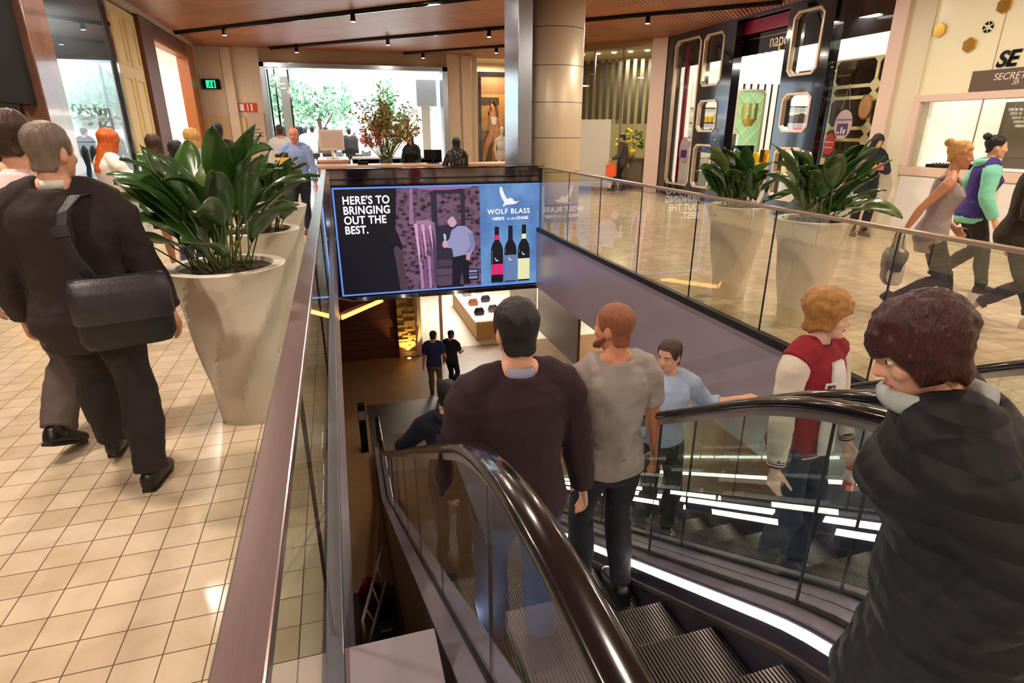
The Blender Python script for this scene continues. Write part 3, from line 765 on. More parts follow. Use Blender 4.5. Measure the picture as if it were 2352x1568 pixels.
MB().box(XS + 0.26, XS + 0.6, 13.95, 14.85, 0, 1.02).build('base', 'white_gloss', r, bevel=0.01)
MB().box(XS + 0.25, XS + 0.62, 13.93, 14.86, 1.02, 1.07).build('top', 'white', r)
tag(r, 'white display counter behind the tallest octagonal window', 'counter')
r = empty('hanging_banner', (XS + 0.5, 13.95, 1.4))
MB().box(XS + 0.25, XS + 0.27, 14.4, 14.85, 1.25, 1.42).build('rail', 'chrome', r)
MB().prism([(14.62 + 0.24 * math.cos(2 * PI * i / 20), 1.2 + 0.34 * math.sin(2 * PI * i / 20)) for i in range(20)], (XS + 0.24, 0, 0), Y_, Z_, V((0.01, 0, 0))).build('card', 'lilac_card', r)
MB().box(XS + 0.232, XS + 0.239, 14.48, 14.76, 1.0, 1.2).build('printed_panel', 'purple_card', r)
tag(r, 'small oval pink card in the tallest octagonal window', 'sign')
# ivory lattice partition with mirrors, front right window
r = empty('lattice_partition', (XS + 0.8, 9.3, 0))
xx = XS + 0.55
ys = [8.80, 9.10, 10.08, 10.42]; zs = [0.95, 1.53, 1.74, 2.28, 2.48, 2.96]
mb = MB()
for i in range(3):
    for j in range(5):
        y0, y1, z0, z1 = ys[i], ys[i + 1], zs[j], zs[j + 1]
        mb.ring(octo(y1 - y0, z1 - z0, 0.001, y0, z0), octo(y1 - y0 - 0.06, z1 - z0 - 0.06, 0.07, y0 + 0.03, z0 + 0.03), (xx, 0, 0), Y_, Z_, V((0.05, 0, 0)))
mb.build('lattice', 'ivory', r, bevel=0.004)
MB().box(xx + 0.02, xx + 0.03, ys[0], ys[-1], zs[0], zs[-1]).build('mirror', mat('smoked_mirror', (88, 80, 70), 0.06, 0.9), r)
MB().box(xx - 0.15, xx + 0.3, 8.80, 10.42, 0, 0.95).build('cabinet', 'white', r)
tag(r, 'ivory lattice partition with smoked mirrors by the pink pillar', 'partition')
specs = [(10.22, 0.30, 'yellow', 'yellow gift box at the far end of the lattice cabinet'), (9.90, 0.24, 'gold', 'gold gift box in the middle of the lattice cabinet'),
         (9.58, 0.28, 'yellow', 'yellow gift box between gold and orange ones'), (9.2, 0.26, 'orange_card', 'orange gift box at the near end of the lattice cabinet')]
for (y, h, m_, lb) in specs:
    tag(MB().box(xx - 0.13, xx - 0.01, y - 0.1, y + 0.1, 0.951, 0.951 + h).build('gift_box', m_, bevel=0.006), lb, 'box', 'gift boxes on the lattice cabinet')
r = empty('oval_mirror', (xx - 0.05, 9.15, 2.1))
MB().loft([((xx - 0.06, 9.16, 2.10), Y_, Z_, 0.15, 0.22), ((xx - 0.02, 9.16, 2.10), Y_, Z_, 0.15, 0.22)], 24).build('frame', 'gold', r)
MB().loft([((xx - 0.065, 9.16, 2.10), Y_, Z_, 0.125, 0.19), ((xx - 0.06, 9.16, 2.10), Y_, Z_, 0.125, 0.19)], 24).build('portrait', mat('portrait_print', (216, 150, 110), 0.4), r)
tag(r, 'oval framed portrait on the ivory lattice', 'picture')
r = empty('hanging_sign', (XS + 0.25, 9.15, 1.5))
MB().prism([(9.30 + 0.20 * math.cos(2 * PI * i / 22), 1.80 + 0.26 * math.sin(2 * PI * i / 22)) for i in range(22)], (XS + 0.2, 0, 0), Y_, Z_, V((0.012, 0, 0))).build('card', 'lilac_card', r)
MB().box(XS + 0.19, XS + 0.199, 9.18, 9.42, 1.62, 1.82).build('printed_panel', 'purple_card', r)
MB().box(XS + 0.185, XS + 0.189, 9.21, 9.26, 1.64, 1.72).box(XS + 0.185, XS + 0.189, 9.28, 9.32, 1.64, 1.76).box(XS + 0.185, XS + 0.189, 9.35, 9.40, 1.64, 1.68).build('printed_bottles', 'white', r)
text('lettering', 'MYTHOLOGY PACK', (XS + 0.198, 9.46, 1.87), -Y_, Z_, 0.042, 'purple_card', r, 0.004, bold=0.001)
MB().tube([(XS + 0.2, 9.2, 2.05), (XS + 0.2, 9.30, 2.5), (XS + 0.2, 9.40, 2.05)], 0.003, 5).build('string', 'white', r)
tag(r, 'oval pink and purple card hanging in the right black shop window', 'sign')
r = empty('round_sign', (XS + 0.25, 9.62, 1.2))
MB().prism([(9.55 + 0.13 * math.cos(2 * PI * i / 20), 1.45 + 0.20 * math.sin(2 * PI * i / 20)) for i in range(20)], (XS + 0.2, 0, 0), Y_, Z_, V((0.012, 0, 0))).build('card', 'red_card', r)
MB().box(XS + 0.19, XS + 0.199, 9.45, 9.65, 1.48, 1.50).box(XS + 0.19, XS + 0.199, 9.45, 9.65, 1.38, 1.40).build('printed_line', 'lilac_card', r)
MB().box(XS + 0.2, XS + 0.22, 9.53, 9.57, 0.0, 1.27).build('stand', 'chrome', r)
tag(r, 'small red oval card low in the right black shop window', 'sign')

# ---- pink pillar and the jeweller
struct(MB().box(XS - 0.06, XS + 0.3, 8.14, 8.42, 0, CEIL).build('column_6', 'pink_wall', bevel=0.01))
struct(MB().box(XS, XS + 0.3, 7.72, 8.14, 0, CEIL).box(XS, XS + 0.3, -9, 7.72, 0, 1.02).build('wall_jeweller', mat('lace_wall', (226, 218, 188), 0.45, bump=0.8, bscale=26)))
struct(MB().box(XS - 0.03, XS + 0.3, -9, 7.74, 1.02, 1.15).box(XS - 0.03, XS + 0.3, -9, 7.74, 2.12, 2.22).box(XS - 0.03, XS + 0.1, 7.62, 7.76, 1.15, 2.12).build('window_6_frame', 'pink_wall', bevel=0.006))
struct(MB().box(XS + 0.02, XS + 0.03, -9, 7.62, 1.15, 2.12).build('window_6', 'shop_glass'))
struct(MB().box(XS + 0.04, XS + 0.06, -9, 7.72, 2.22, CEIL).build('window_7', mat('etched_glass', (228, 220, 186), 0.25, noise_amt=0.06, nscale=1.5, emit=(228, 214, 176), estr=0.16)))  # faint glow put into the glass in place of light behind it
struct(MB().box(XS + 0.9, XS + 1.0, -9, 7.72, 1.0, 2.2).box(XS + 0.3, XS + 0.9, -9, 7.7, 1.13, 1.15).box(XS + 0.3, XS + 0.9, 7.66, 7.72, 1.0, 2.2).build('wall_showcase', 'lit_white'))
struct(MB().box(XS + 0.3, XS + 0.9, -9, 7.72, 2.13, 2.16).build('ceiling_showcase', 'shop_panel'))
mb = MB()
for y in (6.68, 5.2, 3.7): mb.box(XS + 0.015, XS + 0.035, y - 0.006, y + 0.006, 1.15, 2.12).box(XS + 0.035, XS + 0.065, y - 0.008, y + 0.008, 2.22, CEIL)
struct(mb.build('window_6_seam', 'gold_frame'))
struct(MB().box(XS - 0.012, XS, 6.2, 7.0, 0.08, 1.0).box(XS - 0.012, XS, 5.3, 6.1, 0.08, 1.0).box(XS - 0.012, XS, 7.1, 7.7, 0.08, 1.0).build('trim_7', 'white_gloss', bevel=0.004))
r = empty('jeweller_sign', (XS, 6.4, 2.4))
MB().box(XS + 0.028, XS + 0.04, 4.6, 6.94, 2.225, 2.50).build('board', mat('taupe_board', (104, 90, 78), 0.3), r)
text('lettering', 'SECRETS', (XS + 0.026, 6.62, 2.36), -Y_, Z_, 0.125, 'white', r, 0.006, shear=0.15)
text('lettering', 'Sh', (XS + 0.026, 6.36, 2.29), -Y_, Z_, 0.09, 'white', r, 0.006, shear=0.5)
text('lettering', 'SE', (XS + 0.035, 6.64, 2.53), -Y_, Z_, 0.28, 'black', r, 0.03, bold=0.008, shear=0.22)
tag(r, 'taupe sign board with white and black lettering over the jeweller showcase', 'sign')
for (y, z, m_, lb) in [(7.80 - 0.02, 3.12, 'gold', 'gold hexagon ornament nearest the pink pillar'), (7.08, 2.86, 'gold', 'gold hexagon ornament lowest on the jeweller glass'), (6.72, 3.3, 'gold', 'gold hexagon ornament highest on the jeweller glass')]:
    yy = min(y, 7.6)
    tag(MB().prism([(yy + 0.10 * math.cos(PI / 6 + PI / 3 * i), z + 0.10 * math.sin(PI / 6 + PI / 3 * i)) for i in range(6)], (XS, 0, 0), Y_, Z_, V((0.04, 0, 0))).build('hexagon_ornament', m_), lb, 'ornament', 'hexagon ornaments on the jeweller glass')
mb = MB()
for k in range(6):
    a = PI / 3 * k
    mb.prism([(6.88 + 0.03 * math.cos(a), 3.06 + 0.03 * math.sin(a)), (6.88 + 0.075 * math.cos(a - 0.35), 3.06 + 0.075 * math.sin(a - 0.35)), (6.88 + 0.075 * math.cos(a + 0.35), 3.06 + 0.075 * math.sin(a + 0.35))], (XS + 0.02, 0, 0), Y_, Z_, V((0.02, 0, 0)))
tag(mb.build('star_ornament', 'black'), 'small black star ornament between gold hexagons', 'ornament')
struct(MB().box(XS + 0.86, XS + 0.9, 4.4, 6.95, 1.16, 2.1).build('wall_showcase_panel', 'grey_panel'))
r = empty('jewel_bowl', (XS + 0.5, 6.35, 1.8))
mb = MB()
for j in range(5):
    rr = 0.30 - 0.035 * j; zz = 1.98 - 0.055 * j; n = 22 - 2 * j
    for k in range(n): mb.ell((XS + 0.5 + rr * 0.5 * math.cos(2 * PI * k / n), 6.3 + rr * math.sin(2 * PI * k / n), zz), 0.02, 0.02, 0.02, 6, 5)
o_ = mb.build('beads', 'white_gloss', r, True); o_['kind'] = 'stuff'
MB().tube([(XS + 0.5, 6.05, 1.99), (XS + 0.5, 6.05, 2.13)], 0.003, 5).tube([(XS + 0.5, 6.55, 1.99), (XS + 0.5, 6.55, 2.13)], 0.003, 5).build('wire', 'chrome', r)
tag(r, 'hanging bowl of white beads in the jeweller showcase', 'ornament')
for i, (y, h, lb) in enumerate([(7.25, 0.05, 'low dark jewellery tray at the far end of the showcase'), (6.85, 0.06, 'dark jewellery tray beside the white bust'), (5.6, 0.05, 'dark jewellery tray nearest the camera in the showcase')]):
    r = empty('jewellery_tray', (XS + 0.35, y, 1.15))
    MB().box(XS + 0.12, XS + 0.5, y - 0.16, y + 0.16, 1.151, 1.15 + h).build('tray', 'black_matte', r, bevel=0.006)
    mb = MB()
    for k in range(10): mb.ell((XS + 0.16 + 0.07 * (k % 5), y - 0.09 + 0.16 * (k // 5), 1.15 + h + 0.012), 0.018, 0.018, 0.014, 7, 5)
    o_ = mb.build('jewels', 'chrome', r, True); o_['kind'] = 'stuff'
    tag(r, lb, 'tray', 'trays in the jeweller showcase')
r = empty('jewellery_bust', (XS + 0.45, 6.6, 1.15))
MB().loft([((XS + 0.45, 6.6, 1.151), X_, Y_, 0.06, 0.08), ((XS + 0.45, 6.6, 1.22), X_, Y_, 0.05, 0.1), ((XS + 0.45, 6.6, 1.38), X_, Y_, 0.04, 0.09), ((XS + 0.45, 6.6, 1.5), X_, Y_, 0.03, 0.03)], 14).build('bust', 'white_gloss', r, True)
MB().tube([(XS + 0.40, 6.6 + 0.07 * math.sin(a), 1.36 - 0.05 * math.cos(a) + 0.03) for a in [PI * (i / 10 - 0.5) for i in range(11)]], 0.006, 5).build('necklace', 'dark_chrome', r)
tag(r, 'white jewellery bust with a dark necklace in the showcase', 'bust')
# ------------------------------------------------------------------ steel column by the screen
def cyl(mb, x, y, r, z0, z1, n=48): return mb.loft([((x, y, z0), X_, Y_, r, r), ((x, y, z1), X_, Y_, r, r)], n)
o = cyl(MB(), 4.14, 11.35, 0.58, 0, CEIL, 64).build('column_7', 'column_steel')
for p in o.data.polygons: p.use_smooth = len(p.vertices) == 4
struct(o)
struct(MB().box(3.24, 3.50, 10.62, 11.5, 0, CEIL).build('column_7_blade', 'blade_steel', bevel=0.006))

# ------------------------------------------------------------------ balustrades round the void
def balustrade(name, x, y0, y1, joints, label, rail_w, rail_m, gl, base_m, group=None):
    r = empty(name, (x, (y0 + y1) / 2, 0))
    ys = [y0] + joints + [y1]
    for a, b in zip(ys, ys[1:]):
        MB().box(x - 0.006, x + 0.006, a + 0.006, b - 0.006, -0.03, 1.075).build('glass_panel', gl, r)
        if b != y1: MB().box(x - 0.0062, x + 0.0062, b - 0.005, b + 0.005, -0.03, 1.075).build('joint', 'seam', r)
    MB().box(x - rail_w / 2, x + rail_w / 2, y0, y1, 1.075, 1.105).build('handrail', rail_m, r, bevel=0.004)
    MB().box(x - 0.035, x + 0.035, y0, y1, -0.055, 0.015).build('base_channel', base_m, r, bevel=0.004)
    tag(r, label, 'balustrade', group)
    return r
M['bronze_rail'] = mat('bronze_rail', (206, 180, 160), 0.3, 0.8)
balustrade('glass_balustrade', 3.51, 0.4, 10.225, [1.75, 2.93, 4.09, 5.23, 6.40, 7.57, 8.75], 'glass balustrade with thin pale handrail on the right of the escalator void', 0.045, 'bronze_rail', 'glass_warm', 'seam')
balustrade('glass_balustrade', -0.165, -1.6, 10.225, [-0.2, 1.70, 3.6, 5.5, 7.4, 9.0], 'glass balustrade with flat brushed steel handrail beside the white planters', 0.066, 'steel_rail', 'glass', 'blade_steel')

# ------------------------------------------------------------------ the advertising screen across the head of the void
SX0, SX1, SZ0, SZ1 = -0.08, 3.56, -1.05, 0.81
SY = 10.30
scr = empty('advertising_screen', (1.74, SY, -0.12))
mb = MB()
mb.box(-0.16, 3.62, 10.235, 10.36, 1.085, 1.11)
mb.box(-0.16, 3.62, 10.25, 10.35, 0.92, 0.945); mb.box(-0.16, 3.62, 10.27, 10.31, 0.835, 0.85)
mb.build('top_rail', 'dark_chrome', scr, bevel=0.004)
MB().box(-0.16, 3.62, 10.305, 10.33, 0.83, 1.085).build('header_panel', mat('header_mirror', (150, 150, 168), 0.06, 1.0), scr)
MB().box(-0.165, -0.095, 10.23, 10.36, -1.14, 1.085).build('side_post', 'chrome', scr, bevel=0.006)
MB().box(3.575, 3.63, 10.23, 10.36, -1.14, 1.085).build('side_post', 'chrome', scr, bevel=0.006)
MB().box(-0.095, 3.575, 10.24, 10.36, -1.145, -1.065).build('bottom_rail', 'chrome', scr, bevel=0.006)
MB().box(-0.095, 3.575, 10.31, 10.36, -1.065, 0.83).build('screen_back', 'black_matte', scr)
def px(name, poly, layer, col, strength=1.0, m=None):
    """a flat lit shape on the screen, (x, z) in metres"""
    return MB().prism(poly, (0, SY - 0.0012 * layer, 0), X_, Z_, V((0, 0.0009, 0))).build(name, m or emis('lit_' + name, col, strength), scr)
def rect(x0, x1, z0, z1): return [(x0, z0), (x1, z0), (x1, z1), (x0, z1)]
px('border', rect(SX0, SX1, SZ0, SZ1), 0, (96, 140, 226), 1.1)
XD = 2.43
def cellar_mat():
    m = emis('lit_cellar', (40, 30, 44), 1.0); nt = m.node_tree; b = nt.nodes['Principled BSDF']
    tc = nd(nt, 'ShaderNodeNewGeometry'); s = nd(nt, 'ShaderNodeSeparateXYZ'); nt.links.new(tc.outputs['Position'], s.inputs[0])
    mp = nd(nt, 'ShaderNodeMapping'); mp.inputs['Scale'].default_value = (1, 1, 1.5); nt.links.new(tc.outputs['Position'], mp.inputs[0])
    vo = nd(nt, 'ShaderNodeTexVoronoi'); vo.inputs['Scale'].default_value = 9; nt.links.new(mp.outputs[0], vo.inputs['Vector'])
    no = nd(nt, 'ShaderNodeTexNoise'); no.inputs['Scale'].default_value = 16; no.inputs['Detail'].default_value = 5; nt.links.new(tc.outputs['Position'], no.inputs['Vector'])
    k = math_node(nt, 'MULTIPLY', vo.outputs['Distance'], math_node(nt, 'MULTIPLY', no.outputs['Fac'], 2.2))
    cr = nd(nt, 'ShaderNodeValToRGB'); cr.color_ramp.elements[0].position = 0.15; cr.color_ramp.elements[0].color = lin((14, 9, 18)); cr.color_ramp.elements[1].position = 0.7; cr.color_ramp.elements[1].color = lin((116, 84, 108))
    nt.links.new(k, cr.inputs[0]); nt.links.new(cr.outputs[0], b.inputs['Emission Color'])
    return m
M['cellar'] = cellar_mat()
px('picture_ground', rect(SX0 + .03, XD, SZ0 + .03, SZ1 - .03), 1, (13, 13, 28))
px('stone_wall', [(0.98, -1.02), (1.02, -0.2), (0.92, 0.1), (0.98, 0.78), (1.62, 0.78), (1.60, -1.02)], 2, None, m=M['cellar'])
px('stone_wall', [(2.10, -1.02), (2.12, 0.78), (XD, 0.78), (XD, -1.02)], 2, None, m=M['cellar'])
px('doorway', rect(1.56, 2.16, -0.95, 0.72), 3, (44, 38, 58))
px('doorway_arch', [(1.2, 0.78), (1.5, 0.735), (1.85, 0.725), (2.2, 0.745), (2.3, 0.78)], 4, (150, 104, 150))
px('rear_wall', rect(1.66, 2.08, 0.12, 0.66), 4, None, m=M['cellar'])
px('door_post', rect(1.55, 1.62, -0.95, 0.2), 4, (76, 62, 88))
px('post', [(1.16, 0.16), (1.20, 0.78), (1.25, 0.78), (1.24, 0.16)], 4, (150, 110, 146))
px('steps', rect(1.64, 1.92, -0.62, -0.50), 4, (70, 58, 76)); px('steps', rect(1.62, 1.94, -0.78, -0.66), 4, (86, 70, 90))
px('cellar_floor', rect(1.62, 2.12, -0.98, -0.80), 4, (88, 68, 92))
for k in range(6):      # barrel staves in a fan
    x = 1.26 + 0.062 * k
    px('barrel_stave', [(x - 0.02, 0.16 - 0.008 * k), (x + 0.035, 0.17 - 0.01 * k), (x + 0.065 - 0.004 * k, -0.35 + 0.05 * k), (x + 0.045, -0.62 + 0.07 * k), (x + 0.025, -0.35 + 0.05 * k)], 5 + k % 2, [(214, 160, 196), (150, 100, 140)][k % 2])
px('barrel_top', [(1.22, 0.12), (1.30, 0.22), (1.50, 0.23), (1.62, 0.15), (1.5, 0.06), (1.3, 0.05)], 4, (166, 120, 156))
for k in range(4):
    x = 1.30 + 0.075 * k
    px('lower_stave', [(x, -0.50 + 0.05 * k), (x + 0.05, -0.52 + 0.05 * k), (x + 0.06, -1.0), (x + 0.01, -1.01)], 4, [(176, 128, 170), (120, 84, 120)][k % 2])
px('left_barrel', [(0.86, -0.25), (0.92, -0.2), (1.02, -0.3), (1.06, -1.0), (0.94, -1.02), (0.90, -0.6)], 3, (80, 56, 72))
# the man with a glass
px('pictured_trousers', [(1.90, -0.44), (2.20, -0.44), (2.22, -0.98), (2.10, -0.98), (2.07, -0.6), (2.03, -0.98), (1.88, -0.98)], 7, (26, 20, 36))
px('pictured_shirt', [(1.90, 0.02), (2.02, 0.10), (2.16, 0.09), (2.28, -0.02), (2.34, -0.26), (2.24, -0.44), (2.18, -0.42), (1.92, -0.46), (1.90, -0.30), (1.80, -0.28), (1.78, -0.20), (1.86, -0.12)], 8, (150, 150, 192))
px('pictured_sleeve', [(2.20, -0.04), (2.29, -0.04), (2.34, -0.26), (2.20, -0.42), (2.14, -0.40), (2.24, -0.26)], 9, (126, 126, 168))
px('pictured_head', [(1.84 + 0.085 * math.cos(a) + 0.08, 0.20 + 0.12 * math.sin(a)) for a in [2 * PI * i / 16 for i in range(16)]], 9, (206, 160, 178))
px('pictured_hair', [(1.84, 0.20), (1.84, 0.30), (1.92, 0.35), (2.02, 0.33), (2.05, 0.22), (2.02, 0.12), (1.98, 0.20), (1.94, 0.27), (1.88, 0.25)], 10, (96, 78, 96))
px('pictured_hand', [(1.74, -0.16), (1.82, -0.16), (1.84, -0.26), (1.76, -0.29), (1.72, -0.24)], 10, (206, 156, 170)); px('pictured_hand', [(2.16, -0.40), (2.24, -0.40), (2.22, -0.54), (2.15, -0.52)], 10, (196, 146, 160))
px('wine_glass', [(1.76, -0.02), (1.80, -0.05), (1.80, -0.12), (1.785, -0.22), (1.775, -0.22), (1.76, -0.12), (1.75, -0.06)], 11, (186, 190, 226))
# responsible drinking badge
px('badge', rect(2.16, 2.40, -0.93, -0.68), 6, (120, 116, 150)); px('badge_ground', rect(2.17, 2.39, -0.92, -0.69), 7, (36, 32, 56))
for k, (a, b) in enumerate([(-0.76, -0.72), (-0.82, -0.78), (-0.88, -0.84)]): px('badge_line', rect(2.20, 2.36, a, b), 8, (150, 146, 180) if k != 1 else (96, 94, 140))
# the blue half
def blue_mat():
    m = emis('lit_blue', (88, 134, 190), 1.0); nt = m.node_tree; b = nt.nodes['Principled BSDF']
    g = nd(nt, 'ShaderNodeNewGeometry'); n = nd(nt, 'ShaderNodeTexNoise'); n.inputs['Scale'].default_value = 2.2; n.inputs['Detail'].default_value = 6
    nt.links.new(g.outputs['Position'], n.inputs['Vector']); cr = nd(nt, 'ShaderNodeValToRGB')
    cr.color_ramp.elements[0].position = 0.3; cr.color_ramp.elements[0].color = lin((72, 112, 170)); cr.color_ramp.elements[1].position = 0.7; cr.color_ramp.elements[1].color = lin((112, 156, 208))
    nt.links.new(n.outputs['Fac'], cr.inputs[0]); nt.links.new(cr.outputs[0], b.inputs['Emission Color']); return m
M['lit_blue'] = blue_mat()
px('blue_ground', rect(XD, SX1 - .015, SZ0 + .03, SZ1 - .015), 2, None, m=M['lit_blue'])
def eagle(cx, cz, s, layer, col, nm='eagle_emblem'):
    pts = [(-0.16, 0.42), (-0.10, 0.40), (-0.02, 0.20), (0.06, 0.06), (0.16, 0.10), (0.22, 0.06), (0.26, 0.06), (0.24, 0.02), (0.34, -0.02), (0.44, 0.0), (0.32, -0.08), (0.14, -0.10), (0.02, -0.10), (-0.05, -0.16), (-0.06, -0.10), (-0.02, -0.04), (-0.10, 0.10), (-0.16, 0.26)]
    px(nm, [(cx + a * s, cz + b * s) for a, b in pts], layer, col)
eagle(2.90, 0.50, 0.62, 4, (248, 240, 244))
WH = emis('lit_white_letters', (250, 246, 250), 1.15)
def stext(s, x, z, size, **kw): text('lettering', s, (x, SY - 0.006, z), X_, Z_, size, WH, scr, 0.001, **kw)
for s, z in (("HERE'S TO", 0.535), ('BRINGING', 0.37), ('OUT THE', 0.205), ('BEST.', 0.04)): stext(s, 0.07, z, 0.185, bold=0.0045, sx=0.86, spacing=1.06)
stext('WOLF BLASS', 2.97, 0.28, 0.125, align='CENTER', bold=0.002, spacing=1.15)
stext("HERE'S", 2.66, 0.17, 0.075, bold=0.002); stext('to the', 2.93, 0.17, 0.066, shear=0.4); stext('CHASE', 3.11, 0.17, 0.075, bold=0.002)
for (cx, top, lab, neck, kind) in [(2.74, 0.05, (226, 40, 110), (216, 40, 110), 0), (3.00, 0.06, (104, 128, 176), (22, 24, 34), 1), (3.26, 0.07, (234, 230, 178), (240, 236, 190), 2)]:
    b = -0.99
    px('bottle', [(cx - 0.115, b), (cx + 0.115, b), (cx + 0.115, -0.38), (cx + 0.10, -0.30), (cx + 0.045, -0.20), (cx + 0.04, top), (cx - 0.04, top), (cx - 0.045, -0.20), (cx - 0.10, -0.30), (cx - 0.115, -0.38)], 5, (14, 20, 30))
    px('bottle_neck_band', rect(cx - 0.042, cx + 0.042, -0.19, -0.10), 6, neck)
    px('bottle_label', rect(cx - 0.115, cx + 0.115, (-0.84, -0.97, -0.96)[kind], (-0.64, -0.48, -0.56)[kind]), 6, lab)
    eagle(cx - 0.02, (-0.57, -0.57, -0.48)[kind], 0.13, 7, (220, 226, 236) if kind != 2 else (200, 208, 220), 'bottle_emblem')
    px('bottle_glint', rect(cx - 0.095, cx - 0.085, -0.62 if kind == 0 else -0.44, -0.38), 7, (110, 120, 140))
tag(scr, 'large lit advertising screen in a polished steel frame across the end of the void', 'screen')

# ------------------------------------------------------------------ escalators
T30 = math.tan(R(30))
def nose(y): return max(-(y - 1.01) * T30, LOW) if y > 1.01 else 0.0
def smooth_nose(y):
    # rounded transitions at both landings
    def f(t): return nose(t)
    w = 0.34
    return sum(f(y + w * k / 4) for k in range(-4, 5)) / 9
def rail_path():
    def corner(p, c, q, n=10):
        return [(p[0] * (1 - t) ** 2 + 2 * c[0] * t * (1 - t) + q[0] * t * t, p[1] * (1 - t) ** 2 + 2 * c[1] * t * (1 - t) + q[1] * t * t) for t in [i / n for i in range(n + 1)]]
    zt, zb = 0.945, -3.555
    ya, yb = 1.27, 1.27 + (zt - zb) / T30
    pts = [(-0.75 - 0.26 * math.sin(a), zt - 0.26 + 0.26 * math.cos(a)) for a in [PI * (1 - i / 8) for i in range(8)]]
    pts += [(-0.75, zt), (0.2, zt)]
    pts += corner((0.72, zt), (ya, zt), (ya + 0.52, zt - 0.52 * T30))
    y = ya + 1.2
    while y < yb - 1.0: pts.append((y, zt - (y - ya) * T30)); y += 0.8
    pts += corner((yb - 0.55, zb + 0.55 * T30), (yb, zb), (yb + 0.6, zb))
    pts += [(10.4, zb)]
    pts += [(10.4 + 0.26 * math.sin(a), zb - 0.26 + 0.26 * math.cos(a)) for a in [PI * i / 8 for i in range(1, 9)]]
    return pts
RP = rail_path()
def rail_z(y):
    best = None
    for (a, b) in zip(RP[8:-9], RP[9:-8]):
        if a[0] <= y <= b[0]: return a[1] + (b[1] - a[1]) * (y - a[0]) / max(1e-6, b[0] - a[0])
    return RP[9][1] if y < 1 else -3.555
def strip_sweep(mb, prof, ys, zfun):
    """profile of (x, dz) swept along y following zfun"""
    n = len(prof); base = len(mb.v)
    vs = []; fs = []
    for y in ys:
        z = zfun(y)
        vs += [(p[0], y, z + p[1]) for p in prof]
    k = len(ys)
    for j in range(k - 1):
        for i in range(n):
            i2 = (i + 1) % n
            fs.append((j * n + i, j * n + i2, (j + 1) * n + i2, (j + 1) * n + i))
    fs.append(tuple(range(n))); fs.append(tuple((k - 1) * n + i for i in range(n - 1, -1, -1)))
    return mb.add(vs, fs)
YS = [-0.6 + 0.1 * i for i in range(30)] + [2.5 + 0.4 * i for i in range(14)] + [8.0 + 0.1 * i for i in range(27)]
